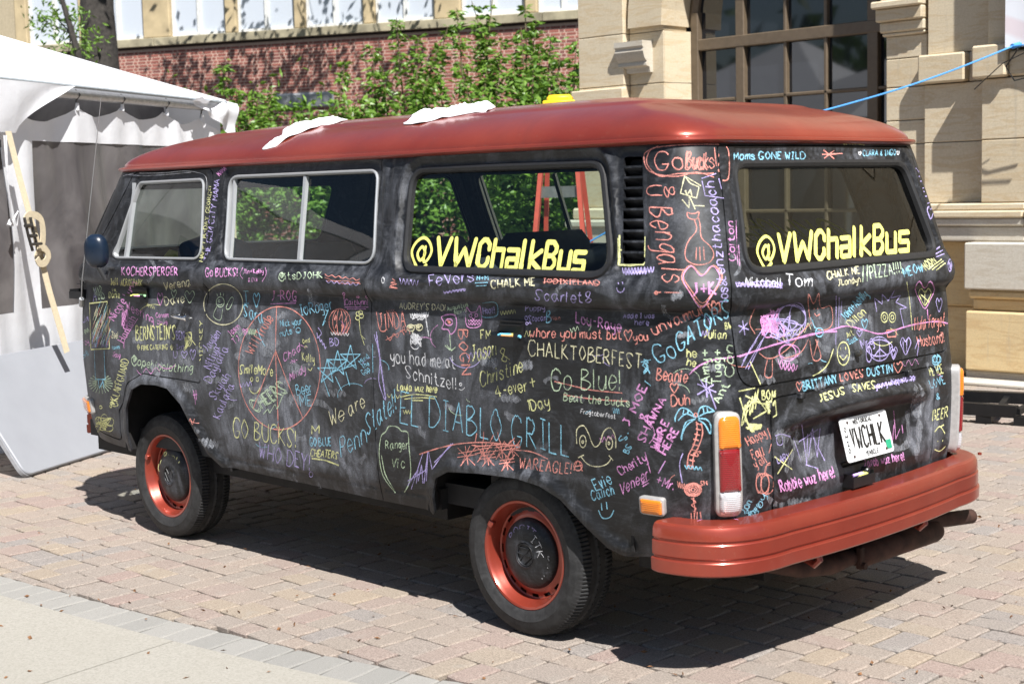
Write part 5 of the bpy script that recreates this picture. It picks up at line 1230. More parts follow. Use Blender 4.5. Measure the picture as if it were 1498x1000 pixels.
# shade tree left of centre: dark trunk rising behind the tent, crown above the picture
def tree(base, ht, r0_, lean, fork, crowns, label, seed, leafm=LEAFD, nleaf=1400, L=.16, sprigs=()):
    r = random.Random(seed); e = empty('shade_tree', base, label, 'tree'); t = MB(); B = Vector(base)
    P = [Vector((lean[0]*k/6+.06*math.sin(k*1.3+seed), lean[1]*k/6+.05*math.cos(k*1.7), fork*k/6)) for k in range(7)]
    t.tube([P[0]-Vector((0, 0, .1))]+P, [r0_*1.5]+[r0_*(1.15-.45*k/6) for k in range(7)], 12); top = P[-1]; lv = Leaves()
    for (cx, cy, cz, cr) in crowns:
        c = Vector((cx, cy, cz))-B; mid = top.lerp(c, .5)+Vector((r.uniform(-.2, .2), r.uniform(-.2, .2), .3))
        t.tube([top-Vector((0, 0, .2)), top.lerp(mid, .5)+Vector((0, 0, .1)), mid, c], [r0_*.55, r0_*.42, r0_*.3, r0_*.1], 7)
        for k in range(5):
            q = c+Vector((r.gauss(0, .5), r.gauss(0, .5), r.gauss(0, .4)))*cr; t.tube([mid.lerp(c, r.uniform(.3, .9)), mid.lerp(q, .7), q], [r0_*.16, r0_*.10, .01], 5)
        for k in range(nleaf):
            q = Vector((r.gauss(0, .5), r.gauss(0, .5), r.gauss(0, .38))); p = c+q*cr
            if noise.noise((p+B)*1.1) < -.05: continue
            lv.add(p, Vector((r.gauss(0, 1), r.gauss(0, 1), r.gauss(-.3, .6))), L*r.uniform(.7, 1.3), L*.3, r)
    for (q, n_) in sprigs:
        c = Vector(q)-B
        for k in range(n_): p = c+Vector((r.gauss(0, .28), r.gauss(0, .28), r.gauss(0, .20))); lv.add(p, Vector((r.gauss(0, 1), r.gauss(0, 1), r.gauss(-.5, .5))), .13, .022, r)
    t.build('trunk', BARK, e, 50); tag(mesh('crown', lv.V, lv.F, leafm, e), kind='stuff'); return e
tb = gp(122, 23.5)
tr_ = Vector((tb.x, tb.y, 0)); tpt_ = dep(150, -20, 23.5)
tree(tuple(tr_), 9, .34, (tpt_.x-tb.x, tpt_.y-tb.y), 5.6, [(tb.x-1, tb.y+1, 8.2, 1.6), (tb.x+1.6, tb.y+.6, 8.6, 1.7), (tb.x+3.0, tb.y+1.9, 8.0, 1.5), (tb.x+.5, tb.y-1.2, 9.2, 1.7), (tb.x+2.2, tb.y+3.0, 9.6, 1.6)], 'dark-barked tree standing behind the tent, its trunk crossing the pale windows', 3)
q = gp(420, 26); 
tree((q.x+3.6, q.y-1.0, 0), 9, .16, (-1.2, .8), 6.6, [(q.x+1.2, q.y+.2, 8.0, 1.3), (q.x+3.2, q.y+1.4, 8.4, 1.4), (q.x+2.2, q.y-1.2, 9.2, 1.3), (q.x+5.2, q.y+.5, 8.8, 1.2)], 'slender tree behind the van, its leafy crown above the picture', 5, nleaf=700) if False else None
# leafy overhanging branches above the picture, attached to a tree further right
SP = [dep(75, 18, 22.5), dep(98, 55, 22.3), dep(62, 30, 22.4), dep(112, 28, 22.2), dep(100, 78, 22), dep(128, 60, 22.8)]
e = empty('sapling', tuple(gp(100, 22)), 'thin sapling with pale green leaves beside the dark tree trunk', 'sapling'); B = gp(100, 22); t = MB(); lv = Leaves(); r = random.Random(8)
t.tube([Vector((0, 0, 0)), dep(116, 85, 22)-B, dep(100, 30, 22)-B, dep(88, -10, 22)-B, dep(84, -60, 22)-B], [.06, .055, .045, .035, .02], 7)
for s_ in SP:
    c = s_-B; t.tube([dep(104, 50, 22)-B, (dep(104, 50, 22)-B).lerp(c, .6), c], [.015, .010, .004], 5)
    for k in range(70): p = c+Vector((r.gauss(0, .16), r.gauss(0, .16), r.gauss(0, .10))); lv.add(p, Vector((r.gauss(0, 1), r.gauss(0, 1), r.gauss(-.5, .5))), .11, .02, r)
t.build('trunk', BARK, e, 50); tag(mesh('foliage', lv.V, lv.F, LEAFY, e), kind='stuff')
# a second crown that dapples the brick wall
cwx = [(345, -70), (400, -95), (470, -110), (300, -120), (240, -100), (560, -130)]
wl_ = []
for px, py in cwx:
    # a spot on the wall, then up the sun ray
    d = ray(px, 100+0*py); tt = (WO-CPV).dot(WN)/d.dot(WN); Pw = CPV+d*tt; Pw.z = 3.6; k = (7.6-3.6)/SUN.z; C_ = Pw+SUN*(k*.0+ (7.9-3.6)/SUN.z); wl_.append((C_.x, C_.y, C_.z+random.uniform(-.3, .8), random.uniform(.75, 1.15)))
bx3 = sum(w[0] for w in wl_)/6; by3 = sum(w[1] for w in wl_)/6
hb = gp(885, 23.0)
tree((hb.x, hb.y, 0), 9, .16, (-.3, .3), 6.6, wl_, 'slim tree hidden behind the van roof, its crown shading the brick wall', 11, nleaf=420, L=.15)
# ---- things behind the camera that the glass and paint reflect
mq = empty('marquee', (-15, -12, 0), 'white peaked marquee behind the camera, seen reflected in the arched window', 'tent')
V = [(-4, -4, 2.6), (4, -4, 2.6), (4, 4, 2.6), (-4, 4, 2.6), (0, 0, 5.2)]; V += [(x, y, 0) for x, y, z in V[:4]]
mesh('marquee_roof', V[:5], [(0, 1, 4), (1, 2, 4), (2, 3, 4), (3, 0, 4)], CANV, mq); mesh('marquee_wall', V, [(0, 1, 6, 5), (1, 2, 7, 6), (2, 3, 8, 7), (3, 0, 5, 8)], CANV, mq)
lv = Leaves(); r = random.Random(77)
for k in range(60):
    x = -55+k*1.9; y = -27+r.uniform(-3, 3)-abs(x+10)*.1; h = r.uniform(5, 9); w = r.uniform(2.5, 4)
    for j in range(110):
        lv.add(Vector((x+r.gauss(0, w*.5), y+r.gauss(0, w*.5), h*.5+r.gauss(0, h*.2))), Vector((r.gauss(0, 1), r.gauss(0, 1), r.gauss(0, 1))), 1.3, .45, r)
tag(mesh('distant_trees', lv.V, lv.F, LEAFD), kind='stuff', label='dark line of trees behind the camera, seen only in reflections', cat='trees')

# dead leaves and crumbs of chalk lying about the paving
lv = Leaves(); r = random.Random(5)
for k in range(150):
    px, py = r.uniform(-50, 1550), r.uniform(660, 1010)
    q = on(px, py, 2, .006); lv.add(Vector((q.x, q.y, .006)), Vector((r.gauss(0, 1), r.gauss(0, 1), .15)), r.uniform(.008, .03), r.uniform(.003, .009), r)
tag(mesh('leaf_litter', lv.V, lv.F, simple('dry brown leaf', (.16, .075, .03), .9, 0, .4, 50)), 'dry brown leaf crumbs scattered over the pavers', 'leaf litter', kind='stuff')
# ================================================================== CHALK WRITING
# single-stroke hand lettering: strokes of x,y digits (baseline 2, x height 6, capitals 8); ~ = drawn as a curve
FRM_ = [0, 0, 1.0]; ink = random.Random(21)
G_ = dict(l.split(' ', 1) for l in """A 02 28 42,14 34
B 02 08,~08 28 37 26 05,~05 25 44 43 22 02
C ~47 38 18 06 04 12 32 43
D 02 08,~08 28 46 44 22 02
E 38 08 02 32,05 25
F 38 08 02,05 25
G ~47 38 18 06 04 12 32 44,44 24
H 02 08,42 48,05 45
I 12 18,08 28,02 22
J 28 48,~38 34 23 12
K 02 08,38 05 42
L 08 02 32
M 02 08 24 48 42
N 02 08 42 48
O ~28 17 05 13 22 33 45 37 28
P 02 08,~08 28 37 36 25 05
Q ~28 17 05 13 22 33 45 37 28,33 51
R 02 08,~08 28 37 36 25 05,15 42
S ~47 38 18 07 15 24 33 22 12 03
T 08 48,28 22
U ~08 04 12 32 44 48
V 08 22 48
W 08 12 26 32 48
X 02 48,08 42
Y 08 25 48,25 22
Z 08 48 02 42
a ~36 16 04 12 22 34,36 34 42
b 08 02,~04 16 26 34 22 02
c ~35 26 16 04 12 22 33
d ~36 16 04 12 22 34,38 32
e ~04 34 35 26 16 04 12 22 33
f ~38 28 17 12,06 26
g ~36 16 04 13 23 35,~36 31 20 10
h 08 02,~04 16 26 35 32
i 06 02,07 08
j ~26 21 10 00,27 28
k 08 02,26 04 32
l 08 02
m 06 02,~04 15 26 24,24 22,~24 36 46 44,44 42
n 06 02,~04 16 26 35 32
o ~16 05 03 12 22 33 35 26 16
p 06 00,~05 16 26 34 22 03
q ~36 16 04 12 22 35,36 30
r 06 02,~04 16 26
s ~35 26 16 05 24 33 22 12 03
t ~18 13 22 32,06 26
u ~06 03 12 22 34,36 32
v 06 12 26
w 06 12 24 32 46
x 02 36,06 32
y ~06 04 13 23 35,~36 31 20 10
z 06 36 02 32
0 ~28 17 05 13 22 33 45 37 28
1 07 18 12
2 ~07 18 37 35 02,02 42
3 ~08 28 37 25,~25 34 32 12 03
4 38 04 44,32 38
5 38 08 05,~05 25 34 32 12 03
8 ~15 06 08 28 26 14 03 12 22 33 34 15
! 08 04,02 03
' 07 09
. 02 03
: 03 04,05 06
- 15 35
+ 05 45,27 23
& ~42 16 17 28 37 14 03 12 22 34
/ 01 39
< ~26 17 06 04 22,~22 44 46 37 26
* 24 28,06 45,05 46
@ ~46 36 35 45 56 47,~47 28 17 05 03 21 41 53,~46 27 24 34 46""".split('\n'))
def catmull(P, n=5):
    P = [np.array(p, float) for p in P]
    if len(P) < 3: return P
    closed = np.allclose(P[0], P[-1]); out = []
    for i in range(len(P)-1):
        p0 = P[i-1] if i else (P[-2] if closed else P[0]); p3 = P[i+2] if i+2 < len(P) else (P[1] if closed else P[-1]); p1, p2 = P[i], P[i+1]
        for k in range(n): t = k/n; out.append(.5*((2*p1)+(-p0+p2)*t+(2*p0-5*p1+4*p2-p3)*t*t+(-p0+3*p1-3*p2+p3)*t**3))
    return out+[P[-1]]
WOB = [True]
def glyph(ch):
    g = G_.get(ch)
    if not g: return [], 3
    st = []; mx = 0
    for s in g.split(','):
        cur = s[0] == '~'; pts = [(int(t[0]), int(t[1])-2) for t in s.lstrip('~').split()]; mx = max(mx, max(p[0] for p in pts))
        st.append(catmull(pts) if cur else [np.array(p, float) for p in pts])
    return st, mx
def layout(txt):
    x = 0; out = []
    for ch in txt:
        if ch == ' ': x += 2.6; continue
        st, mx = glyph(ch)
        if WOB[0]:
            k_ = ink.uniform(.92, 1.07); sl_ = ink.uniform(-.05, .08); dy_ = ink.uniform(-.28, .28); c_ = mx/2; ph = ink.uniform(0, 9)
            st = [[np.array((c_+(p[0]-c_)*k_*ink.uniform(.97, 1.03)+sl_*p[1]+.09*math.sin(p[1]*1.1+ph), p[1]*ink.choice((k_, k_, 1))+dy_+.09*math.sin(p[0]*1.3+ph))) for p in s] for s in st]
            ex = ink.uniform(-.18, .18)
        else: ex = 0
        out += [[p+np.array((x+ex, 0)) for p in s] for s in st]; x += max(mx, 1)+1.5
    return out, max(.1, x-1.5)
def frame(x, y, s): FRM_[:] = [x, y, s]
CHN = {'p': 'pink', 'y': 'yellow', 'g': 'pale green', 'b': 'blue', 'r': 'salmon', 'v': 'violet', 'w': 'white', 'c': 'cream', 's': 'white'}
def ribbonmesh(strokes, w, bv, off, jit=0.0, caps=False, step=3.2):
    """strokes in photograph pixels -> conforming strips on the surface"""
    V = []; F = []
    for S_ in strokes:
        # resample
        P = []; 
        for a, b in zip(S_, S_[1:]):
            L = float(np.linalg.norm(b-a)); k = max(1, int(math.ceil(L/step)))
            for j in range(k): P.append(a+(b-a)*j/k)
        P.append(S_[-1])
        if len(P) < 2: continue
        hits = []
        for p in P:
            h, n = hit(p[0]+ink.uniform(-jit, jit), p[1]+ink.uniform(-jit, jit), bv)
            hits.append(None if h is None else (h+n*off, n, (h-CPV).length/FPX))
        run = []
        def flush(run):
            if len(run) < 2: return
            k0 = len(V); m = len(run); wp = ink.uniform(0, 6); wv = ink.uniform(.8, 1.12)
            for i, (h, n, sc) in enumerate(run):
                t = run[min(i+1, m-1)][0]-run[max(i-1, 0)][0]
                if t.length < 1e-9: t = Vector((1, 0, 0))
                sd = t.normalized().cross(n).normalized()*(w*.5*sc*wv*(1.0+.30*math.sin(i*.55+wp)*math.sin(i*.21+wp*2)+ink.uniform(-.12, .12)) if not caps else w*.5*sc); V.append(tuple(h+sd)); V.append(tuple(h-sd))
            for i in range(m-1): F.append((k0+2*i, k0+2*i+2, k0+2*i+3, k0+2*i+1))
            if caps:
                for i, (h, n, sc) in enumerate(run):
                    if i % 2 and i not in (0, m-1): continue
                    a = n.orthogonal().normalized(); b2 = n.cross(a); c0 = len(V); q = h-n*.00008*(1+i % 3)
                    for k in range(10): an = 2*math.pi*k/10; V.append(tuple(q+(a*math.cos(an)+b2*math.sin(an))*w*.5*sc))
                    F.append(tuple(range(c0, c0+10)))
        for h in hits:
            if h is None or (run and (h[0]-run[-1][0]).length > .05): flush(run); run = [] if h is None else [h]
            else: run.append(h)
        flush(run)
    return V, F
used_names = {}
def put(name, strokes, col, w, label=None, bv=None, off=.0012, mat=None, parent=None, jit=.07, caps=False, step=2.4, conv=True):
    ox, oy, s = FRM_
    S2 = [[np.array((ox+p[0]/s, oy+p[1]/s)) for p in st] for st in strokes] if conv else strokes
    V, F = ribbonmesh(S2, w*(1 if caps else .95), bv, off, jit, caps, step)
    if not F: return None
    o = mesh(name, V, F, mat or CH[col], parent or bus)
    if label: o['label'] = label
    return o
LAY = [0]
def T(txt, x0, y0, x1, y1, h, col, w=1.55, up=None, curve=0.0, shear=0.0, **k):
    """write txt along the baseline (x0,y0)-(x1,y1); h = capital height, all in the current frame"""
    lay, W_ = layout(txt); d = np.array((x1-x0, y1-y0), float); L = np.linalg.norm(d); ux = d/L
    uy = np.array((ux[1], -ux[0])) if up is None else np.array(up, float)/np.linalg.norm(up)
    out = []
    for st in lay:
        ja, jb = ink.uniform(-.12, .12), ink.uniform(-.12, .12)
        out.append([np.array((x0, y0))+ux*((p[0]+ja*.5+shear*p[1])/W_*L)+uy*((p[1]+jb)*h/6+curve*4*(p[0]/W_)*(1-p[0]/W_)) for p in st])
    LAY[0] += 1
    return put('chalk_writing', out, col, w, '%s chalk writing reading %s' % (CHN[col], txt.replace('<', 'heart')), off=.0010+.0001*(LAY[0] % 9), **k)
def D(strokes, col, w=1.5, label='drawing', name='chalk_drawing', smooth=True, **k):
    st = [catmull(s, 4) if smooth and len(s) > 2 else [np.array(p, float) for p in s] for s in strokes]; LAY[0] += 1
    return put(name, st, col, w, '%s chalk %s' % (CHN[col], label), off=.0010+.0001*(LAY[0] % 9), **k)
def ell(cx, cy, rx, ry, n=16, a0=0, a1=360): return [(cx+rx*math.cos(rad(a0+(a1-a0)*i/n)), cy+ry*math.sin(rad(a0+(a1-a0)*i/n))) for i in range(n+1)]
def heart(cx, cy, w, h): return [(cx, cy-h*.25), (cx-w*.28, cy-h*.5), (cx-w*.5, cy-h*.22), (cx-w*.3, cy+h*.15), (cx, cy+h*.5), (cx+w*.3, cy+h*.15), (cx+w*.5, cy-h*.22), (cx+w*.28, cy-h*.5), (cx, cy-h*.25)]
def scrib(cx, cy, w, h, n, seed): r = random.Random(seed); return [(cx+r.uniform(-.5, .5)*w, cy+r.uniform(-.5, .5)*h) for _ in range(n)]
def zig(x0, y0, x1, y1, a, n): return [(x0+(x1-x0)*i/n+(a if i % 2 else -a)*0, y0+(y1-y0)*i/n+(a if i % 2 else -a)) for i in range(n+1)]
def hatchl(cx, cy, w, h, n, seed, ang=1.0):
    r = random.Random(seed); out = []
    for _ in range(n):
        x = cx+r.uniform(-.5, .5)*w; y = cy+r.uniform(-.5, .5)*h; l = h*r.uniform(.15, .4); out.append([(x, y), (x+l*.35*ang, y-l)])
    return out
# ---- belt line, left to right
frame(100, 360, 2.941)
T('KOCHERSPERGER', 230, 125, 472, 125, 34, 'p', 1.9)
T('Go BUCKS!', 592, 130, 730, 130, 34, 'p', 1.7); T('Jin+Kelly', 752, 118, 840, 118, 18, 'p', 1.1); T('& EVA', 775, 152, 815, 152, 16, 'p', 1.1)
D([[(752, 92), (740, 120), (752, 140)], [(848, 92), (852, 120), (835, 152)]], 'p', 1.0, 'brackets')
T('@itsDJOHK', 908, 145, 1095, 138, 28, 'g', 1.5)
D([zig(1105, 125, 1255, 145, 4, 10), [(1105, 135), (1180, 160), (1255, 155)], [(1110, 150), (1200, 150), (1258, 162)]], 'r', 1.2, 'wavy lines'); D([zig(1110, 152, 1250, 165, 5, 12)], 'v', 1.2, 'wavy line')
# ---- door
T('A', 108, 240, 122, 240, 60, 'v', 1.3); T('MAB', 122, 235, 158, 225, 56, 'g', 1.2)
D([[(92, 246), (168, 238), (178, 440), (98, 444), (92, 246)]], 'y', 1.8, 'framed panel', smooth=False)
for c_, sd in (('g', 1), ('r', 2), ('b', 3), ('c', 4), ('v', 5)): D(hatchl(135, 360 if c_ != 'v' else 410, 66, 150 if c_ != 'v' else 60, 26, sd), c_, .9, 'hatching inside the framed panel', smooth=False)
D([[(113, 448), (118, 572)], [(155, 448), (160, 574)], [(116, 572), (163, 572)], [(130, 576), (135, 610), (150, 580), (155, 612)]], 'b', 1.7, 'pair of legs', smooth=False)
D([[(140+18*math.cos(a), 585+14*math.sin(a)), (140+52*math.cos(a), 590+44*math.sin(a))] for a in [math.pi*k/11 for k in range(-3, 15)]], 'g', 1.4, 'burst of short strokes', smooth=False)
T('Jeff', 183, 168, 215, 165, 26, 'y', 1.2); T('ACROSPARK', 226, 168, 318, 172, 28, 'y', 1.2); T('is', 192, 196, 206, 194, 14, 'y', 1); T('Danie', 176, 222, 222, 222, 26, 'y', 1.4)
T('Nicole Luna', 200, 322, 300, 160, 32, 'p', 1.3); T('Wesring', 250, 268, 368, 335, 38, 'p', 1.5, up=(-.1, -1)); D([scrib(245, 310, 26, 90, 26, 5)], 'p', 1.3, 'scribble')
T('Hannah', 240, 415, 292, 312, 30, 'p', 1.3); D([[(240, 440), (245, 400), (300, 310)]], 'p', 1.3, 'long tail')
T('Verena', 415, 188, 525, 168, 34, 'c', 1.5, up=(-.15, -1)); T('Dave', 418, 255, 500, 240, 36, 'c', 1.6); D([heart(523, 218, 42, 52), heart(455, 205, 22, 34)], 'g', 1.3, 'hearts'); D([heart(396, 228, 24, 52)], 'p', 1.3, 'heart')
T('Carmen', 378, 306, 432, 306, 20, 'p', 1.1); T('Doug', 385, 334, 425, 334, 15, 'p', .9)
T("BERNSTEIN'S", 292, 402, 462, 400, 58, 'y', 2.3); T('FINE CATERING', 316, 446, 428, 442, 19, 'y', 1.6)
for x in (302, 446): D([[(x-6, 434), (x, 422), (x+6, 434), (x, 446), (x-6, 434)], [(x-3, 434), (x+3, 434)]], 'y', 1.8, 'diamond', smooth=False)
T('@opehioclothing', 272, 500, 535, 538, 34, 'g', 1.5, curve=-14)
T('BEN', 466, 400, 500, 398, 34, 'v', 1.3); D([[(505, 375), (530, 372), (525, 410), (500, 448)], [(512, 378), (520, 405), (498, 440)], [(515, 380), (548, 425)], ell(520, 400, 12, 30), scrib(515, 410, 26, 60, 14, 8)], 'y', 1.5, 'banana')
T('I', 466, 442, 474, 442, 20, 'v', 1.1); T('m', 478, 442, 496, 442, 20, 'v', 1.1); T('U', 455, 478, 470, 478, 28, 'v', 1.2); D([heart(500, 466, 26, 30), heart(537, 466, 24, 44)], 'v', 1.3, 'hearts')
T('Zeel', 186, 395, 215, 395, 28, 'c', 1.1); T('loves', 190, 443, 222, 441, 16, 'b', 1.1); T('Doug', 192, 472, 222, 480, 20, 'p', 1)
T('@KLAFFGUARD', 205, 690, 262, 490, 30, 'y', 1.3); T('MICKEY', 578, 490, 578, 322, 13, 'y', 1.2)
for k, c_ in enumerate(('v', 'g', 'p', 'b')): T(('Elis', 'Kevn', 'Joy', 'Bill')[k], 66, 330+k*50, 92, 318+k*50, 24, c_, 1.1)
D([ell(130, 750, 14, 16, 8), ell(155, 740, 14, 18, 8), ell(180, 755, 16, 18, 8), ell(145, 775, 18, 16, 8), ell(175, 782, 18, 14, 8), ell(125, 785, 12, 12, 8), scrib(155, 765, 70, 60, 30, 9), ell(140, 692, 6, 6, 6), ell(183, 688, 5, 5, 6)], 'y', 1.1, 'bush')
# ---- door pillar
frame(100, 220, 5.0)
T('HAPPY B-DAY GEORGE!', 985, 815, 1055, 262, 26, 'y', 1.2); T('THE GEM CITY MAMA', 1030, 808, 1108, 215, 38, 'v', 1.3); T('MAMA', 1108, 190, 1160, 140, 34, 'p', 1.1); T('IPSEM', 955, 560, 985, 270, 40, 'v', 1.4)
D([[(400, 188), (500, 168), (700, 165), (850, 150), (960, 165), (1010, 200), (1015, 300)], [(420, 178), (600, 185), (900, 160)]], 'w', 1.0, 'line along the window edge')
# ---- middle panel
frame(100, 360, 2.941)
D([ell(668, 250, 84, 88, 22)], 'c', 1.5, 'ring round a sketched figure'); D([ell(655, 240, 17, 22, 10), [(640, 260), (625, 300), (655, 318), (665, 270)], [(680, 265), (700, 222), (712, 228), (695, 268), (680, 265)], [(640, 205), (644, 214)], [(655, 200), (657, 212)], [(670, 202), (668, 214)], ell(650, 236, 4, 5, 6), [(645, 250), (655, 254), (664, 248)]], 'g', 1.2, 'sketched figure holding a bottle')
T('I', 756, 248, 778, 246, 56, 'b', 1.8); D([heart(810, 232, 28, 60)], 'b', 1.7, 'heart'); T('Sara', 756, 300, 838, 335, 52, 'b', 1.7, up=(0, -1)); D([[(815, 355), (830, 400), (848, 430)]], 'b', 1.5, 'tail')
T('J-ROG', 872, 235, 982, 232, 42, 'p', 1.6); D([[(870, 248), (980, 245)], [(955, 238), (982, 236)]], 'p', 1.3, 'underline')
D([ell(909, 524, 176, 264, 40)], 'r', 2.0, 'circle of a peace sign'); D([[(897, 262), (893, 450), (900, 640), (905, 822)], [(893, 450), (950, 600), (1012, 742)], [(893, 450), (845, 570), (796, 700)]], 'r', 2.0, 'spokes of the peace sign')
T('I<Roger', 1003, 300, 1138, 272, 46, 'b', 1.6); D([[(1120, 275), (1095, 340), (1108, 320)]], 'b', 1.4, 'tail')
D([ell(1168, 325, 46, 56, 16), ell(1168, 325, 30, 56, 14), ell(1168, 325, 12, 56, 12)]+hatchl(1168, 350, 70, 80, 16, 4), 'r', 1.4, 'pumpkin'); D([zig(1130, 375, 1208, 380, 6, 12)], 'w', 1.3, 'shading under the pumpkin')
T('Caitlynn!', 1192, 252, 1290, 252, 22, 'p', 1.3); D([[(1190, 262), (1292, 262)], [(1200, 270), (1280, 270)], ell(1186, 205, 5, 6, 6), ell(1246, 218, 5, 5, 6), ell(1285, 218, 5, 5, 6), [(1186, 210), (1190, 255)]], 'p', 1.3, 'underlines and dots', smooth=False)
D([ell(1248, 290, 9, 9, 8), ell(1262, 300, 9, 9, 8), ell(1246, 308, 9, 9, 8), ell(1258, 285, 8, 9, 8), [(1252, 316), (1258, 370), (1275, 425)], [(1258, 380), (1278, 400)]], 'y', 1.3, 'flower')
T('Jason', 700, 388, 742, 350, 26, 'p', 1.3); T('TJ', 716, 422, 742, 405, 26, 'p', 1.3); D([heart(762, 368, 22, 26), heart(762, 368, 12, 14)], 'p', 1.3, 'heart'); 
T('Will', 795, 468, 835, 400, 38, 'r', 1.5); T('Trude', 836, 395, 885, 312, 40, 'r', 1.5)
T('Nick your', 915, 345, 1005, 335, 28, 'b', 1.2); T('nuts', 915, 390, 965, 375, 26, 'b', 1.2); D([ell(990, 362, 10, 12, 10), [(985, 366), (990, 370), (996, 365)]], 'b', 1.1, 'small smiley')
T('Chad', 928, 498, 998, 448, 34, 'p', 1.4, up=(-.1, -1)); T('-N-', 955, 510, 990, 495, 18, 'p', 1.2); T('Mindy', 955, 580, 1022, 540, 34, 'p', 1.4, up=(-.1, -1))
T('Omd', 1010, 418, 1040, 412, 18, 'y', 1.1); T('n', 1020, 440, 1030, 436, 16, 'y', 1); T('Kelly', 1008, 490, 1060, 500, 34, 'y', 1.4, up=(-.1, -1)); D([[(1032, 525), (1042, 535), (1050, 522)], [(1036, 505), (1036, 512)]], 'y', 1.2, 'small smile')
T('SmileMore', 736, 548, 880, 560, 38, 'y', 1.7, curve=6); D([ell(802, 595, 24, 38, 10, 20, 160), ell(790, 572, 5, 9, 8), ell(814, 572, 5, 9, 8)], 'y', 1.7, 'smiley face')
for k, o_ in enumerate(((0, 0), (7, 3))): T('CHEERS', 806+o_[0], 712+o_[1], 940+o_[0], 622+o_[1], 52, 'g', 1.7)
D([[(840, 722), (860, 700), (868, 715), (890, 680), (900, 698), (925, 640), (945, 630)]], 'g', 1.5, 'wavy underline')
T('Beer', 985, 640, 1050, 628, 44, 'b', 1.6); T('ME', 1000, 690, 1048, 684, 46, 'b', 1.7)
for i, (t_, a, b_, c_, d_) in enumerate((('Jayden', 600, 455, 660, 378), ('Nitiya', 612, 530, 655, 440), ('Daylaila', 615, 590, 690, 440), ('Skylah', 635, 660, 700, 560), ('Kaulana', 652, 742, 715, 600))): T(t_, a, b_, c_, d_, 34, 'v', 1.3)
for (cx, cy, s_) in ((1115, 540, 44), (1160, 505, 46), (1215, 482, 46)):
    pts = [(cx+s_*math.sin(rad(144*k)), cy-s_*1.25*math.cos(rad(144*k))) for k in range(6)]; D([pts], 'b', 1.7, 'five-pointed star', smooth=False)
D([[(1095, 560), (1125, 645)], [(1150, 560), (1178, 620)], [(1195, 540), (1212, 600)], [(1140, 540), (1235, 510)]], 'b', 1.5, 'strokes through the stars', smooth=False)
T('BD', 1126, 428, 1165, 425, 32, 'v', 1.3); D([zig(1070, 380, 1110, 440, 8, 8), [(1075, 350), (1090, 375), (1070, 395)]], 'v', 1.3, 'squiggle')
T('Mind', 1262, 508, 1296, 478, 22, 'b', 1); T('the', 1270, 525, 1296, 510, 20, 'b', 1); T('Gap', 1272, 555, 1300, 535, 24, 'b', 1.1); D([[(1310, 420), (1312, 585)]], 'b', 1.2, 'upright line', smooth=False)
T('GO BUCKS!', 712, 820, 985, 868, 74, 'y', 1.8, curve=8, up=(0, -1)); T('M', 1048, 808, 1078, 806, 34, 'y', 1.8); T('GO BLUE', 1042, 858, 1132, 855, 34, 'b', 1.6); T('CHEATERS', 1042, 900, 1158, 915, 30, 'y', 2.0); D([[(1048, 912), (1105, 920), (1165, 942)]], 'y', 2.6, 'underline')
T('WHO DEY!', 822, 910, 1042, 965, 66, 'v', 1.7, up=(.05, -1)); D([ell(1045, 980, 8, 12, 8)], 'v', 1.3, 'dot'); T('We', 1130, 775, 1190, 745, 60, 'c', 1.7, up=(-.2, -1)); T('are', 1208, 728, 1278, 690, 58, 'c', 1.7, up=(-.2, -1)); T('Penn', 1175, 905, 1285, 840, 80, 'b', 1.7, up=(-.1, -1))
D([[(545, 655), (540, 620)], [(552, 660), (550, 618)], [(538, 640), (556, 636)], [(548, 680), (546, 650)]], 'p', 1.6, 'small scribble behind the wheel arch', smooth=False)
# ---- rear quarter
frame(500, 380, 2.941)
T('State!!', 112, 752, 240, 640, 84, 'b', 1.8, up=(-.1, -1)); D([ell(178, 88, 6, 12, 8)], 'w', 1.1, 'small heart'); D([[(218, 82), (232, 92), (212, 98), (238, 104), (208, 112), (240, 122), (205, 118)]], 'r', 1.4, 'coiled shape')
T('FeVers', 378, 112, 565, 92, 44, 'v', 1.3); D([zig(250, 92, 330, 100, 12, 10)], 'v', 1.0, 'smudged squiggle'); D([zig(438, 140, 535, 128, 5, 14)]+[[(440, 142), (530, 124)]], 'v', 1.8, 'crossed-out word'); T('M+M', 582, 88, 630, 88, 20, 'b', 1.2); D([[(575, 100), (628, 98)], [(578, 112), (625, 110)]], 'b', 1.2, 'underlines')
T('CHALK ME', 645, 120, 832, 110, 32, 'c', 2.3); T('I<DIXIELAND', 868, 102, 1108, 112, 22, 'r', 1.3); D([[(865, 96), (990, 92), (1105, 106)]], 'r', 1.2, 'line struck through the words'); T('Scarlet8', 832, 172, 1070, 185, 44, 'v', 1.7)
D([ell(1200, 120, 16, 20, 10, 0, 180), [(1190, 98), (1192, 106)], [(1208, 96), (1210, 104)]], 'v', 1.6, 'smile'); 
T('JINDA', 160, 300, 275, 290, 70, 'r', 1.6); D([[(150, 225), (165, 300), (190, 305)], zig(195, 340, 270, 310, 12, 5), [(190, 345), (270, 300)]], 'r', 1.6, 'flourish')
T("AUDREY'S DAD!", 250, 210, 448, 218, 26, 'c', 1.3)
D([zig(295, 240, 375, 235, 10, 16), zig(360, 235, 376, 330, 8, 10), scrib(335, 245, 60, 30, 20, 3)], 'w', 1.5, 'hair of a sketched face'); D([ell(298, 292, 16, 14, 10), ell(335, 290, 14, 13, 10), [(282, 285), (345, 278)], [(310, 300), (305, 318), (318, 320)], scrib(298, 290, 20, 14, 14, 6), scrib(332, 290, 18, 12, 14, 7)], 'c', 1.6, 'glasses of the sketched face'); D([scrib(320, 345, 46, 56, 34, 11), ell(318, 352, 22, 32, 12), [(300, 330), (320, 326), (342, 332)]], 'w', 1.3, 'beard of the sketched face')
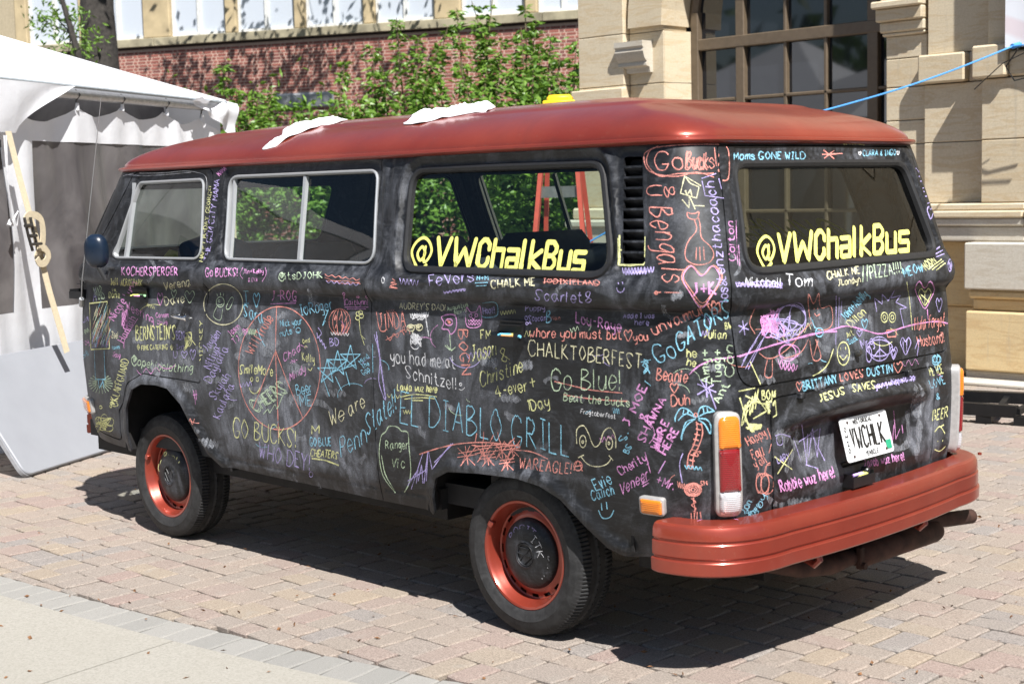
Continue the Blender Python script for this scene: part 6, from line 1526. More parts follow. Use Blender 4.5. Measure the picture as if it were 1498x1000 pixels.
D([[(462, 235), (430, 245), (440, 270), (432, 295), (458, 300), (470, 320), (490, 300), (495, 270), (488, 240), (462, 235)], ell(462, 268, 16, 14, 8)], 'p', 1.8, 'flower'); D([scrib(460, 266, 18, 16, 14, 2)], 'r', 1.4, 'flower centre'); D([[(465, 320), (470, 390)], [(445, 368), (470, 388), (490, 375)], [(452, 365), (475, 392)]], 'g', 1.6, 'flower stem')
T('BOGN', 502, 300, 515, 490, 38, 'r', 1.9, up=(1, 0)); T('Augustus', 455, 220, 545, 200, 18, 'g', 1.1); T('Noris', 490, 238, 540, 222, 18, 'g', 1.1)
D([[(540, 285), (538, 205), (555, 225), (580, 222), (595, 198), (600, 280), (540, 285)], ell(556, 240, 6, 7, 8), ell(580, 238, 6, 7, 8), zig(545, 262, 598, 262, 5, 9), zig(545, 276, 598, 276, 5, 9), [(562, 248), (568, 256), (574, 247)]], 'p', 1.4, 'owl'); T('Hoot!', 610, 232, 660, 228, 26, 'v', 1.3); D([[(605, 185), (655, 180), (672, 200), (668, 240), (620, 248), (602, 240)]], 'b', 1.1, 'speech bubble')
T('you had me at', 212, 440, 490, 468, 54, 'w', 1.7, up=(-.05, -1)); T('Schnitzel!', 278, 508, 498, 560, 50, 'w', 1.7, up=(-.05, -1)); D([ell(512, 535, 5, 6, 6), [(505, 555), (518, 560), (530, 548)]], 'w', 1.3, 'small smile')
T('FM', 600, 340, 640, 338, 36, 'y', 1.4); T('Jason', 560, 440, 665, 408, 68, 'y', 1.6, up=(-.05, -1)); T('Christine', 600, 545, 780, 478, 58, 'y', 1.7, up=(-.05, -1)); T('&', 690, 440, 725, 430, 60, 'y', 1.4); T('4-ever', 665, 590, 800, 560, 48, 'y', 1.6); T('+', 815, 555, 840, 550, 60, 'y', 1.5); T('1Day', 805, 650, 895, 632, 46, 'y', 1.7)
T('Layla wuz here', 240, 560, 410, 570, 30, 'y', 2.0); D([[(250, 590), (320, 578), (410, 588)], [(270, 598), (340, 592), (400, 596)], [(300, 604), (350, 604)]], 'y', 1.6, 'underlines')
T('EL DIABLO GRILL', 250, 700, 975, 845, 128, 'b', 1.9, up=(0, -1), curve=10)
T('Puppy', 792, 220, 875, 215, 22, 'v', 1.2); T('<Scocan', 790, 262, 880, 262, 24, 'v', 1.2); T('on', 792, 278, 815, 278, 14, 'v', 1.1); T('B', 882, 268, 900, 268, 46, 'b', 1.6); T('rian', 902, 258, 940, 258, 16, 'r', 1)
T('Lou-Raye', 1008, 270, 1200, 310, 44, 'p', 1.7, up=(0, -1)); T('Addie I was', 1212, 250, 1345, 250, 20, 'v', 1.1); T('here', 1262, 280, 1322, 280, 22, 'v', 1.1)
T('whore you must but', 808, 332, 1205, 340, 38, 'r', 1.7); D([heart(1233, 325, 34, 48)], 'r', 1.7, 'heart'); T('you', 1258, 350, 1318, 345, 34, 'r', 1.7)
T('CHALKTOBERFEST', 806, 412, 1290, 470, 62, 'c', 1.8, up=(.02, -1), curve=6)
T('Go Blue!', 908, 558, 1205, 556, 84, 'g', 1.8); T('Beat the Bucks', 952, 605, 1238, 630, 34, 'g', 1.5); D([[(915, 522), (1010, 545), (1080, 560), (1208, 572)], [(955, 580), (1080, 598), (1235, 608)]], 'r', 1.9, 'lines struck through the words')
T('Frogtoberfest', 1028, 660, 1178, 682, 18, 'w', 1.2)
D([[(1012, 790), (1012, 730), (1040, 712), (1062, 745), (1085, 800), (1110, 790), (1128, 738), (1158, 722), (1178, 760), (1180, 808)], ell(1038, 780, 14, 26, 12), ell(1152, 788, 14, 26, 12), ell(1038, 782, 4, 6, 6), ell(1150, 788, 4, 6, 6)], 'c', 1.6, 'pair of cartoon eyes'); D([[(1030, 845), (1060, 878), (1100, 888), (1140, 878), (1162, 850)], [(1018, 850), (1042, 838)], [(1150, 840), (1168, 862)]], 'c', 1.5, 'smile')
D([[(232, 1000), (180, 930), (162, 840), (170, 760), (190, 738), (205, 715), (240, 718), (258, 735), (285, 742), (290, 800), (298, 900), (290, 960), (270, 998)], [(225, 985), (188, 920), (172, 840)]], 'g', 1.9, 'balloon outline'); T('Ranger', 190, 812, 285, 812, 36, 'g', 1.5); T('Vic', 215, 890, 270, 892, 40, 'g', 1.5)
D([[(285, 970), (310, 930), (330, 900), (322, 960)], [(330, 950), (345, 880), (350, 960)], [(355, 960), (372, 820), (365, 950)], [(285, 950), (360, 905)], [(375, 825), (390, 900), (440, 830), (472, 790)], [(400, 870), (480, 788)], [(350, 830), (300, 985)]], 'v', 1.7, 'zigzag lines', smooth=False)
D([[(335, 835), (420, 808), (520, 788), (640, 785), (770, 802)], [(560, 795), (600, 800), (700, 790)], [(740, 815), (820, 825), (888, 855)]], 'r', 1.8, 'arched line'); 
for sx_, sy_, s_ in ((540, 840, 42), (612, 825, 40), (690, 815, 38), (735, 810, 34), (630, 850, 34), (712, 870, 34)):
    D([[(sx_-s_, sy_-s_*.8), (sx_+s_*.8, sy_+s_)], [(sx_+s_, sy_-s_), (sx_-s_*.7, sy_+s_*1.1)], [(sx_-s_, sy_+s_*.2), (sx_+s_, sy_-s_*.1)], [(sx_-s_*.2, sy_-s_), (sx_+s_*.1, sy_+s_)], [(sx_-s_*.9, sy_-s_*.2), (sx_+s_*.9, sy_-s_*.5)], [(sx_-s_*.5, sy_+s_*.8), (sx_+s_*.3, sy_-s_)]], 'r', 1.5, 'crosshatched star', smooth=False)
D([[(575, 785), (582, 745)], [(610, 780), (612, 738)], [(680, 780), (672, 740)], [(720, 790), (745, 765)], [(640, 780), (655, 750)]], 'r', 1.5, 'rays above the arched line', smooth=False)
T('WAREAGLE!', 765, 895, 990, 920, 46, 'r', 1.7); D([ell(1018, 885, 18, 20, 10), [(1000, 905), (1018, 862), (1036, 908)], [(1002, 888), (1036, 882)]], 'r', 1.5, 'circled letter A')
T('Evie', 1095, 990, 1165, 960, 48, 'b', 1.7); 
D([zig(150, 320, 190, 600, 12, 30), [(140, 320), (165, 420), (160, 520), (185, 600)]], 'v', 1.9, 'long scribble down the seam'); D([scrib(1150, 432, 30, 60, 10, 21)], 'b', 1.5, 'scribble') if False else None
frame(600, 640, 3.125)
T('Calich', 835, 285, 935, 258, 44, 'b', 1.7); D([[(875, 298), (878, 330)], [(898, 292), (902, 325)], [(862, 330), (880, 365), (915, 362), (932, 330)]], 'b', 1.8, 'smile')
T('Cherity', 962, 170, 1085, 105, 40, 'p', 1.6); T('Veneer', 965, 265, 1090, 185, 52, 'p', 1.7, up=(-.15, -1)); D([[(1060, 212), (1095, 190)], [(1065, 222), (1092, 205)], [(1075, 65), (1100, 160)], [(1135, 160), (1168, 105)]], 'p', 1.4, 'extra strokes', smooth=False); T('+Mr.', 1122, 210, 1205, 240, 42, 'p', 1.7)
# ---- corner, upper
frame(900, 200, 2.777)
T('Go', 165, 135, 275, 130, 70, 'r', 1.9); T('Buck', 285, 130, 372, 135, 66, 'r', 1.9); T('Buck', 291, 126, 378, 131, 66, 'r', 1.6); T('s', 378, 130, 400, 130, 60, 'r', 1.6)
D([[(160, 45), (250, 35), (400, 32), (450, 40), (462, 90), (458, 170), (430, 178)], [(160, 45), (120, 70), (125, 120), (160, 150), (250, 162), (330, 145), (400, 165)], [(175, 40), (140, 60), (130, 110), (180, 160), (260, 150), (400, 150)], [(402, 45), (410, 120)]], 'r', 1.8, 'cloud outline round the words')
D([[(420, 70), (418, 120)], ell(422, 138, 4, 4, 6)], 'r', 1.7, 'exclamation mark')
T('8', 200, 205, 202, 245, 40, 'r', 1.8, up=(1, 0)); T('U', 132, 200, 134, 240, 60, 'r', 1.8, up=(1, 0)); T('Bengals', 140, 285, 195, 590, 95, 'r', 2.0, up=(1, .05)); T('!', 168, 632, 170, 640, 100, 'r', 2.0, up=(1, 0)); D([ell(167, 634, 6, 6, 6), scrib(167, 634, 8, 8, 8, 3)], 'r', 2.0, 'dot')
D([[(282, 160), (265, 230), (330, 250), (340, 205), (305, 190), (282, 160), (348, 200)], [(272, 255), (300, 290), (300, 240), (325, 295), (318, 280), (362, 282)], [(285, 218), (292, 240), (305, 215), (312, 245)]], 'c', 1.8, 'angular letters', smooth=False)
D([[(292, 308), (298, 330), (330, 335), (340, 305), (325, 312), (305, 312), (292, 308)], [(322, 338), (330, 380), (300, 420), (285, 460), (290, 500), (330, 520), (380, 512), (400, 480), (385, 445), (350, 410), (345, 360), (338, 330)], [(330, 450), (328, 500)], [(343, 448), (345, 505)], [(358, 445), (362, 500)]], 'r', 1.6, 'cat-shaped vase')
T('tenzthacoach', 448, 590, 402, 185, 38, 'v', 1.7, up=(-1, -.1)); D([[(352, 180), (365, 240), (440, 250), (420, 170)], [(350, 170), (410, 150)]], 'v', 1.3, 'corner strokes', smooth=False); T('los8', 458, 668, 452, 588, 36, 'v', 1.5, up=(-1, 0)) 
D([heart(355, 600, 155, 150), heart(352, 605, 165, 165)], 'r', 1.6, 'heart round the initials'); D([heart(350, 610, 150, 170)], 'p', 1.2, 'second heart'); T('J+K', 312, 645, 408, 640, 50, 'p', 2.6)
T('Colton', 488, 505, 478, 345, 26, 'p', 1.7, up=(-1, 0)); D([[(497, 520), (492, 430), (490, 340)], [(505, 525), (500, 440)]], 'p', 1.5, 'underlines', smooth=False)
D([[(12, 412), (14, 520), (60, 525), (120, 515), (122, 405)], [(20, 460), (120, 468)]], 'y', 1.9, 'lines round the air vent', smooth=False); D([[(18, 400), (18, 515)], [(22, 520), (118, 520)]], 'y', 2.6, 'thick lines beside the vent', smooth=False); D([zig(30, 545, 158, 540, 12, 20), zig(40, 555, 130, 550, 8, 16)], 'v', 1.9, 'violet scribble under the vent')
# ---- corner, lower
T('Go', 170, 922, 250, 890, 72, 'b', 2.0); T('GATORS', 258, 870, 470, 720, 66, 'b', 2.0, up=(-.25, -1)); T('he', 290, 895, 330, 895, 34, 'y', 1.8); T('he', 290, 928, 325, 932, 30, 'y', 1.8); T('Julian', 358, 815, 448, 822, 34, 'y', 1.5); T('BW', 446, 780, 470, 778, 26, 'y', 1.4)
T('unvamurt', 158, 805, 400, 700, 44, 'r', 1.8); D([scrib(408, 690, 44, 60, 12, 4)], 'r', 1.6, 'scribble'); D([[(300, 965), (340, 930), (400, 905), (500, 890), (640, 845), (800, 800), (900, 790)]], 'p', 2.1, 'long curving line from the corner onto the hatch')
T('Beanie', 168, 985, 290, 1000, 46, 'r', 1.7); T('Amy+', 385, 1000, 378, 865, 34, 'g', 1.8, up=(-1, 0)); T('Tugg+', 430, 1005, 432, 865, 36, 'g', 1.7, up=(-1, 0)); T('Con', 482, 970, 476, 850, 32, 'g', 1.7, up=(-1, 0)); D([scrib(125, 940, 30, 80, 12, 21), [(105, 915), (145, 905)], [(120, 990), (145, 1010)]], 'b', 1.6, 'blue scribble')
frame(880, 500, 3.57)
T('Ant', 612, 320, 670, 225, 40, 'g', 1.8, up=(-.9, -.3)); D([heart(380, 240, 42, 50)], 'r', 1.7, 'heart'); T('Duh', 365, 335, 462, 325, 56, 'r', 1.7); D([[(545, 185), (550, 290)], [(500, 218), (598, 262)], [(500, 275), (585, 222)], [(515, 195), (560, 270)], [(560, 245), (598, 350)]], 'v', 1.9, 'six-pointed star', smooth=False)
T('J MOE', 145, 445, 240, 235, 42, 'p', 2.6); T('&', 235, 415, 248, 380, 42, 'p', 2.3); T('SHAWNA', 225, 525, 338, 300, 40, 'p', 2.5); T('WERE', 290, 560, 355, 420, 40, 'p', 2.5); T('HERE', 335, 588, 405, 462, 40, 'p', 2.5); D([scrib(300, 490, 28, 70, 30, 2), scrib(295, 540, 22, 70, 18, 3)], 'p', 2.0, 'rubbed-out scribble')
T('S.', 130, 512, 145, 470, 40, 'b', 1.6, up=(-.9, 0)) ; T('BS', 140, 585, 160, 540, 30, 'b', 1.6)
D([[(495, 395), (455, 355), (415, 345), (388, 385), (385, 415)], [(495, 395), (440, 375), (400, 410)], [(500, 390), (515, 345), (550, 335), (590, 362)], [(500, 392), (545, 370), (585, 362)], [(505, 398), (550, 405), (572, 440), (570, 480)], [(490, 400), (450, 430), (425, 470), (418, 510)], [(490, 402), (440, 420), (415, 505)], [(505, 405), (540, 430), (565, 478)], [(455, 355), (448, 378)], [(430, 350), (425, 385)], [(530, 340), (535, 372)], [(550, 340), (555, 368)]], 'b', 2.0, 'palm fronds'); D([ell(492, 380, 8, 10, 8)], 'r', 1.8, 'coconut')
D([[(495, 415), (500, 470), (480, 540), (455, 590), (448, 650)], [(520, 420), (528, 480), (505, 550), (480, 600), (475, 660)], [(448, 655), (475, 662)]]+[[(497-k*5.5+(2 if k < 2 else 0), 425+k*27), (524-k*5.2, 432+k*27)] for k in range(9)], 'r', 1.9, 'palm trunk'); D([zig(435, 650, 525, 662, 9, 9)], 'b', 1.8, 'grass under the palm'); T('DS', 500, 598, 522, 570, 26, 'r', 1.4)
D([[(425, 580), (408, 640), (422, 735)], [(333, 620), (298, 685)]], 'v', 1.6, 'two strokes'); D([ell(478, 770, 44, 34, 14), ell(478, 770, 33, 26, 12), ell(478, 770, 22, 18, 10), ell(478, 770, 11, 9, 8), ell(478, 770, 42, 30, 12)], 'r', 1.7, 'spiral rose'); D([zig(480, 810, 490, 890, 0, 2), [(468, 815), (492, 835), (470, 850), (494, 868), (480, 885)], [(468, 890), (470, 930)], [(485, 888), (485, 940)], [(500, 885), (498, 930)], [(515, 885), (520, 920)]], 'r', 1.7, 'stem of the rose'); T('SH', 518, 748, 550, 745, 22, 'r', 1.5)
T('BEOM', 728, 440, 800, 350, 100, 'y', 2.2, up=(.15, -1)); T('BOM', 835, 300, 905, 300, 48, 'y', 2.4); D([scrib(800, 440, 100, 40, 16, 6), [(720, 290), (760, 420), (790, 465)], [(900, 255), (912, 380), (880, 400)], [(750, 280), (830, 320), (900, 330)], [(740, 360), (810, 290), (860, 360), (790, 400)], scrib(880, 345, 50, 90, 14, 7), scrib(800, 455, 60, 30, 14, 8)], 'y', 2.6, 'heavy scribble over the letters', smooth=False)
T('Happy', 765, 540, 860, 490, 46, 'r', 1.7); T('Fall', 790, 610, 850, 590, 46, 'r', 1.7); T("y'all", 805, 660, 865, 625, 42, 'r', 1.6); D([[(865, 450), (885, 520), (872, 580)], [(850, 700), (855, 650), (880, 640)], ell(840, 738, 34, 52, 14), ell(852, 740, 22, 58, 12), ell(865, 742, 34, 50, 14), ell(820, 735, 14, 52, 12), [(855, 685), (862, 640), (880, 630)]], 'r', 1.6, 'pumpkin')
T('Jon', 745, 900, 785, 835, 34, 'b', 1.6); T('&', 770, 905, 785, 880, 26, 'b', 1.3); T('Have', 778, 930, 830, 850, 28, 'b', 1.5); T('Joy', 815, 910, 858, 800, 32, 'b', 1.5)
T('U', 915, 540, 945, 535, 42, 'v', 1.6); D([[(905, 490), (940, 480), (985, 495)]], 'v', 1.5, 'arc'); T('LARY', 918, 632, 985, 612, 34, 'v', 1.5); D([[(902, 598), (995, 665)], [(998, 560), (918, 688)]], 'y', 2.0, 'yellow cross', smooth=False)
D([[(1000, 500), (1040, 620)], [(1045, 430), (1070, 640), (1075, 480)], [(1030, 520), (1130, 455)], [(1080, 600), (1100, 450), (1125, 600), (1140, 450)], [(1090, 470), (1165, 620)], [(1065, 640), (1130, 660)]], 'v', 1.6, 'tall zigzag letters', smooth=False)
D([[(1015, 430), (1010, 520), (990, 600), (960, 680)], [(1025, 470), (1000, 560), (985, 640)]], 's', 12, 'wiped smear'); T('Robbie wuz here!', 938, 782, 1220, 700, 58, 'p', 2.5)
# ---- hatch
frame(1050, 200, 2.5)
T('Moms GONE WILD', 58, 84, 318, 82, 26, 'b', 2.0); D([[(385, 48), (425, 82)], [(425, 50), (388, 80)], [(380, 66), (455, 62)]], 'r', 2.0, 'asterisk', smooth=False); T('CLARA & INGO', 530, 70, 650, 68, 20, 'b', 1.6); D([heart(518, 62, 10, 12), heart(658, 60, 10, 12)], 'w', 2.0, 'small hearts'); T('BGG<JBG', 458, 36, 535, 36, 14, 'y', 1.6)
T('J.M.M', 722, 110, 765, 245, 24, 'v', 1.7, up=(1, -.3)); D([heart(778, 278, 24, 46)], 'v', 1.7, 'heart'); D([[(752, 82), (775, 130), (785, 190)], [(782, 200), (800, 225), (798, 260)], [(812, 345), (825, 340), (835, 400)]], 'w', 1.5, 'lines on the far corner')
T('Mitchell', 100, 545, 232, 548, 30, 'w', 1.5); D([zig(65, 540, 235, 545, 8, 26), [(68, 548), (150, 530), (235, 535)], [(70, 535), (235, 552)]], 'v', 1.9, 'scribble over the name'); T('Tom', 248, 545, 345, 545, 42, 'w', 1.9)
T('CHALK ME', 402, 522, 518, 500, 26, 'c', 2.3); T('JLondyn', 438, 545, 522, 532, 22, 'c', 1.8); T('//PIZZA!!!!', 528, 525, 675, 498, 44, 'g', 1.8); T('MEOW', 682, 512, 752, 492, 32, 'b', 2.0); T('MOON', 762, 490, 800, 458, 30, 'y', 2.0); D([[(770, 485), (818, 448)], [(782, 487), (825, 455)], [(798, 488), (832, 462)]], 'y', 1.8, 'diagonal strokes', smooth=False); D([[(785, 420), (812, 402)], [(790, 432), (822, 415)], [(798, 440), (828, 428)], ell(848, 470, 7, 22, 10), scrib(848, 470, 10, 30, 14, 2)], 'v', 1.8, 'violet strokes at the corner', smooth=False)
D([scrib(200, 680, 90, 110, 46, 12), scrib(190, 690, 60, 60, 40, 13)], 'p', 1.8, 'dense pink scribble'); D([ell(270, 660, 50, 48, 14), ell(262, 672, 60, 56, 14), ell(290, 665, 30, 60, 12), scrib(240, 700, 130, 120, 18, 14)], 'v', 1.6, 'tangled loops'); D([[(85, 840), (120, 770), (165, 700)], [(100, 848), (150, 760), (190, 700)], [(92, 820), (140, 745)], [(110, 850), (175, 720)]], 'v', 1.6, 'slanting strokes', smooth=False)
D([[(335, 660), (330, 575), (350, 610), (368, 572), (375, 625), (412, 620), (418, 680), (395, 705), (358, 700), (335, 660)], [(352, 625), (352, 632)], [(364, 622), (364, 630)], [(352, 645), (360, 655), (372, 648)], [(340, 680), (300, 720), (270, 760), (220, 800), (180, 810), (150, 790)], [(135, 625), (115, 680), (135, 720)], [(335, 745), (348, 815), (376, 805), (356, 740)], [(365, 745), (350, 800)], [(180, 815), (170, 872), (196, 875), (198, 815)], [(330, 740), (300, 790), (240, 810)]], 'r', 1.5, 'sketched animal'); D([[(338, 660), (350, 690), (362, 705)], [(345, 668), (352, 700)], ell(370, 715, 14, 16, 10)], 'b', 1.8, 'collar'); T('OOT', 362, 722, 382, 718, 12, 'b', 1)
D([ell(260, 785, 38, 26, 12), ell(255, 790, 30, 30, 12), zig(218, 820, 290, 845, 10, 10), zig(225, 840, 280, 850, 8, 8)], 'p', 1.9, 'pink loops'); D([zig(235, 740, 340, 690, 14, 9)], 'c', 1.5, 'wavy cream line'); D([[(78, 805), (160, 775), (260, 745), (400, 710), (470, 692), (540, 708), (600, 720), (700, 690), (800, 675), (868, 692)]], 'p', 2.3, 'long pink line across the hatch')
D([[(75, 690), (112, 705)], [(78, 715), (108, 680)], [(90, 672), (98, 725)]], 'v', 1.6, 'star', smooth=False); D([[(118, 822), (160, 915)], [(75, 930), (200, 905), (330, 880), (395, 840), (422, 775)]], 'y', 1.9, 'yellow curve')
D([ell(458, 792, 22, 42, 16), [(448, 770), (448, 780)], [(466, 768), (466, 778)], [(444, 800), (458, 815), (472, 798)]], 'y', 2.0, 'smiley face'); D([[(432, 580), (430, 760)], [(443, 585), (440, 700)], [(452, 600), (448, 660)]], 'v', 1.4, 'upright lines', smooth=False)
T('John+Ashlly', 465, 672, 550, 580, 30, 'b', 1.6); T('Dillon', 488, 698, 542, 645, 28, 'y', 1.7); T('Art', 475, 735, 498, 722, 20, 'y', 1.5); T('Zack', 480, 760, 512, 742, 18, 'b', 1.5); D([heart(536, 685, 22, 36)], 'b', 1.7, 'heart'); D([heart(517, 718, 20, 22)], 'v', 1.5, 'heart')
D([[(580, 640), (572, 590), (600, 612), (600, 575), (622, 600), (645, 560), (632, 590), (668, 580), (650, 605), (690, 625), (665, 630), (680, 700)]], 'v', 1.5, 'spiky hair', smooth=False); D([ell(608, 660, 12, 18, 12), ell(608, 660, 5, 8, 8), ell(637, 660, 12, 18, 12), ell(637, 660, 5, 8, 8)], 'y', 1.7, 'spiral eyes'); D([[(615, 708), (652, 704), (650, 730), (620, 732), (615, 708)]], 'r', 1.7, 'small box', smooth=False); D([[(690, 530), (700, 600), (710, 705)]], 'y', 1.5, 'curved line')
T('Mrg', 528, 775, 570, 760, 34, 'v', 1.7); D([ell(590, 775, 38, 44, 16), [(590, 735), (592, 820)], [(592, 775), (568, 805)], [(592, 775), (620, 800)], ell(552, 795, 10, 28, 10), ell(590, 772, 48, 30, 12)], 'v', 1.8, 'peace sign and loops'); D([heart(642, 790, 26, 44), heart(642, 792, 14, 26)], 'v', 1.8, 'heart'); D([heart(686, 765, 38, 62), [(676, 745), (680, 790)], [(690, 740), (690, 785)]], 'v', 1.8, 'heart'); D([[(720, 775), (735, 740), (728, 800)]], 'v', 1.6, 'hook')
D([heart(756, 578, 70, 100), [(765, 630), (768, 668)]], 'p', 1.9, 'large heart'); D([heart(756, 585, 46, 62), [(756, 560), (756, 612)], [(740, 575), (772, 605)]], 'y', 1.8, 'heart inside'); D([heart(808, 615, 22, 50)], 'v', 1.6, 'heart')
T('Hula forget', 718, 708, 828, 690, 46, 'r', 1.8, up=(.05, -1)); T('Husband!', 735, 768, 830, 750, 38, 'r', 1.8); T('BRITTANY', 312, 928, 438, 898, 30, 'b', 2.5); D([heart(297, 912, 22, 32)], 'r', 1.9, 'heart'); T('LOVES', 448, 894, 535, 876, 28, 'r', 2.1); T('DUSTIN', 546, 874, 640, 860, 28, 'b', 2.4); D([heart(658, 842, 32, 40)], 'r', 1.9, 'heart')
D([[(858, 760), (872, 800)], [(860, 775), (875, 770)], [(858, 790), (876, 785)], scrib(866, 768, 14, 20, 10, 5)], 'y', 2.0, 'yellow star', smooth=False)
# ---- engine lid
frame(1100, 480, 3.334)
T('JESUS', 328, 362, 455, 318, 34, 'y', 2.2); T('SAVES', 492, 312, 602, 292, 34, 'y', 2.2); T('young whippersnap', 602, 296, 795, 250, 28, 'v', 1.7); D([zig(605, 285, 795, 242, 7, 24)], 'v', 1.4, 'scribble')
D([[(655, 450), (685, 550), (690, 470)], [(640, 440), (680, 560)], [(690, 400), (700, 540), (720, 490)], [(730, 470), (735, 510)]], 'p', 2.1, 'pink strokes beside the plate', smooth=False); D([[(800, 280), (785, 380), (810, 420), (835, 340), (815, 275)], [(805, 300), (815, 480), (800, 620)]], 's', 11, 'wiped loop'); D([[(650, 570), (720, 585), (760, 560)], [(755, 400), (765, 560)]], 's', 10, 'smear')
T('Jarob wuz here!', 545, 678, 745, 640, 38, 'p', 2.3); D([[(890, 135), (880, 170), (905, 175), (915, 140), (900, 128)], [(905, 180), (900, 205)], ell(890, 150, 12, 16, 8), ell(908, 152, 12, 16, 8), ell(900, 190, 12, 14, 8)], 'b', 1.9, 'flower'); T('PEACE', 868, 230, 932, 215, 40, 'y', 2.0); T('LOVE', 872, 292, 942, 268, 38, 'b', 1.9); T('&', 900, 345, 915, 342, 28, 'b', 1.6); T('BEER', 878, 450, 952, 432, 50, 'y', 2.1, up=(.1, -1)); D([[(890, 505), (915, 478), (940, 512)], [(918, 480), (935, 470)], [(905, 548), (906, 553)], [(928, 545), (930, 550)], [(890, 590), (915, 598), (942, 575)]], 'y', 2.0, 'winking face')
D([[(1005, 190), (1020, 300), (1005, 380)], [(1030, 200), (1015, 330)], [(990, 300), (1040, 350)]], 'v', 1.6, 'strokes on the tail light') if False else None
# half rubbed-out strokes: broad faint arcs left by hands and cloths
gr = random.Random(99); frame(0, 0, 1.0)
def ghost(cx, cy, n, spx, spy, col, w, lab):
    for k in range(n):
        x, y = cx+gr.gauss(0, spx), cy+gr.gauss(0, spy); a = gr.uniform(0, 6.28); R1 = gr.uniform(8, 30); st = [(x+R1*math.cos(a+t*.35), y+R1*.8*math.sin(a+t*.35)) for t in range(gr.randint(3, 8))]
        if gr.random() < .4: st = zig(x-R1*.6, y, x+R1*.6, y+gr.uniform(-6, 6), gr.uniform(2, 5), gr.randint(5, 11))
        D([st], col, w*gr.uniform(.7, 1.3), lab)
ghost(420, 560, 26, 75, 60, 's', 9, 'rubbed-out smear'); ghost(720, 560, 18, 110, 60, 's', 8, 'rubbed-out smear'); ghost(1200, 490, 12, 70, 45, 's', 8, 'rubbed-out smear'); ghost(230, 500, 10, 40, 50, 's', 7, 'rubbed-out smear'); ghost(1010, 500, 8, 30, 110, 's', 6, 'rubbed-out smear'); ghost(1180, 650, 8, 30, 40, 's', 8, 'rubbed-out smear')
for c_, pts in (('v', ((330, 560), (560, 540), (700, 520), (880, 500), (1040, 470))), ('p', ((250, 520), (470, 480), (640, 500), (930, 640), (1330, 560))), ('b', ((380, 620), (530, 560), (880, 610), (1180, 540))), ('r', ((300, 600), (600, 470), (990, 690), (1110, 520))), ('g', ((360, 480), (700, 600), (840, 480), (1010, 570))), ('y', ((220, 470), (590, 590), (760, 470), (1300, 500)))):
    for (x, y) in pts: ghost(x, y, 2, 16, 14, c_, .9, 'faint scribble')
# ---- hubcaps
def hubtxt(o_, txt, R0, a0, a1, h, col, z=.066, w=.0042):
    lay, W_ = layout(txt); V = []; F = []
    for st in lay:
        k0 = len(V); pts = []
        S2 = []
        for a, b in zip(st, st[1:]):
            for j in range(3): S2.append(a+(b-a)*j/3)
        S2.append(st[-1])
        for p in S2: an = rad(a0+(a1-a0)*p[0]/W_); r = R0+p[1]*h/6; pts.append((r*math.cos(an), r*math.sin(an), z-(r-.06)*.16))
        for i, p in enumerate(pts):
            a, b = pts[max(0, i-1)], pts[min(len(pts)-1, i+1)]; dx, dy = b[0]-a[0], b[1]-a[1]; l = math.hypot(dx, dy) or 1; V += [(p[0]-dy/l*w/2, p[1]+dx/l*w/2, p[2]), (p[0]+dy/l*w/2, p[1]-dx/l*w/2, p[2])]
        F += [(k0+2*i, k0+2*i+2, k0+2*i+3, k0+2*i+1) for i in range(len(pts)-1)]
    o = mesh('chalk_writing', V, F, CH[col], o_); o['label'] = CHN[col]+' chalk writing on the hubcap'
wh = [o for o in bus.children if o.name.startswith('wheel') and 'housing' not in o.name]
wf = min(wh, key=lambda o: (o.location.x, o.location.y)); wr = [o for o in wh if o.location.x > 2 and o.location.y < 0][0]
hubtxt(wf, 'Go Bus!!', .078, 175, 40, .034, 'y', .0685, .0055); hubtxt(wr, 'ROCIT', .085, 150, 60, .022, 'v', .069, .002); hubtxt(wr, 'ITK', .062, 60, 0, .028, 'w', .0725, .0022); hubtxt(wr, 'Kristl', .088, 5, -50, .020, 'w', .0675, .0022)
# ---- vinyl lettering on the glass
frame(0, 0, 1.0)
def vinyl(txt, x0, y0, x1, y1, h, w, bv, up, shear, parent, label, widths=None):
    lay, W_ = layout(txt); d = np.array((x1-x0, y1-y0), float); L = np.linalg.norm(d); ux = d/L; uy = np.array(up, float)/np.linalg.norm(up); out = []
    for st in lay: out.append([np.array((x0, y0))+ux*(p[0]/W_*L+shear*p[1]*h/6)+uy*(p[1]*h/6) for p in st])
    n_at = len(layout('@')[0]); put('window_lettering', out[:n_at], 'y', w*.62, 'bold yellow at sign', bv=bv, off=.0022, mat=DECAL, parent=parent, jit=0, caps=True, step=2.0)
    return put('window_lettering', out[n_at:], 'y', w, label, bv=bv, off=.0022, mat=DECAL, parent=parent, jit=0, caps=True, step=2.0)
DG = dict(G_); WOB[0] = False
G_['@'] = '~56 57 38 18 07 04 12 32 42,~46 26 25 24 34 46,46 43'; G_['C'] = '36 37 28 18 07 03 12 22 33 34'; G_['B'] = '08 02 22 33 34 25 05,25 36 37 28 08'; G_['u'] = '06 02 32,36 32'; G_['s'] = '36 06 04 34 32 02'; G_['a'] = '06 36 32 02 04 34'; G_['h'] = '08 02,06 36 32'; G_['@'] = '~44 45 36 25 24 33 44,~46 43 53 65 57 38 17 05 13 31 52'; G_['W'] = '08 12 36 52 68'; G_['V'] = '08 22 48'; G_['k'] = '08 02,36 04 32'; G_['l'] = '08 02'
vinyl('@VWChalkBus', 600, 387, 853, 396, 40, 7.6, GP['near'], (.0, -1), .16, shell_r, 'bold yellow lettering reading @VWChalkBus on the side window')
vinyl('@VWChalkBus', 1107, 387, 1328, 366, 40, 7.4, GP['rear'], (0, -1), .0, hatch, 'bold yellow lettering reading @VWChalkBus on the rear window')
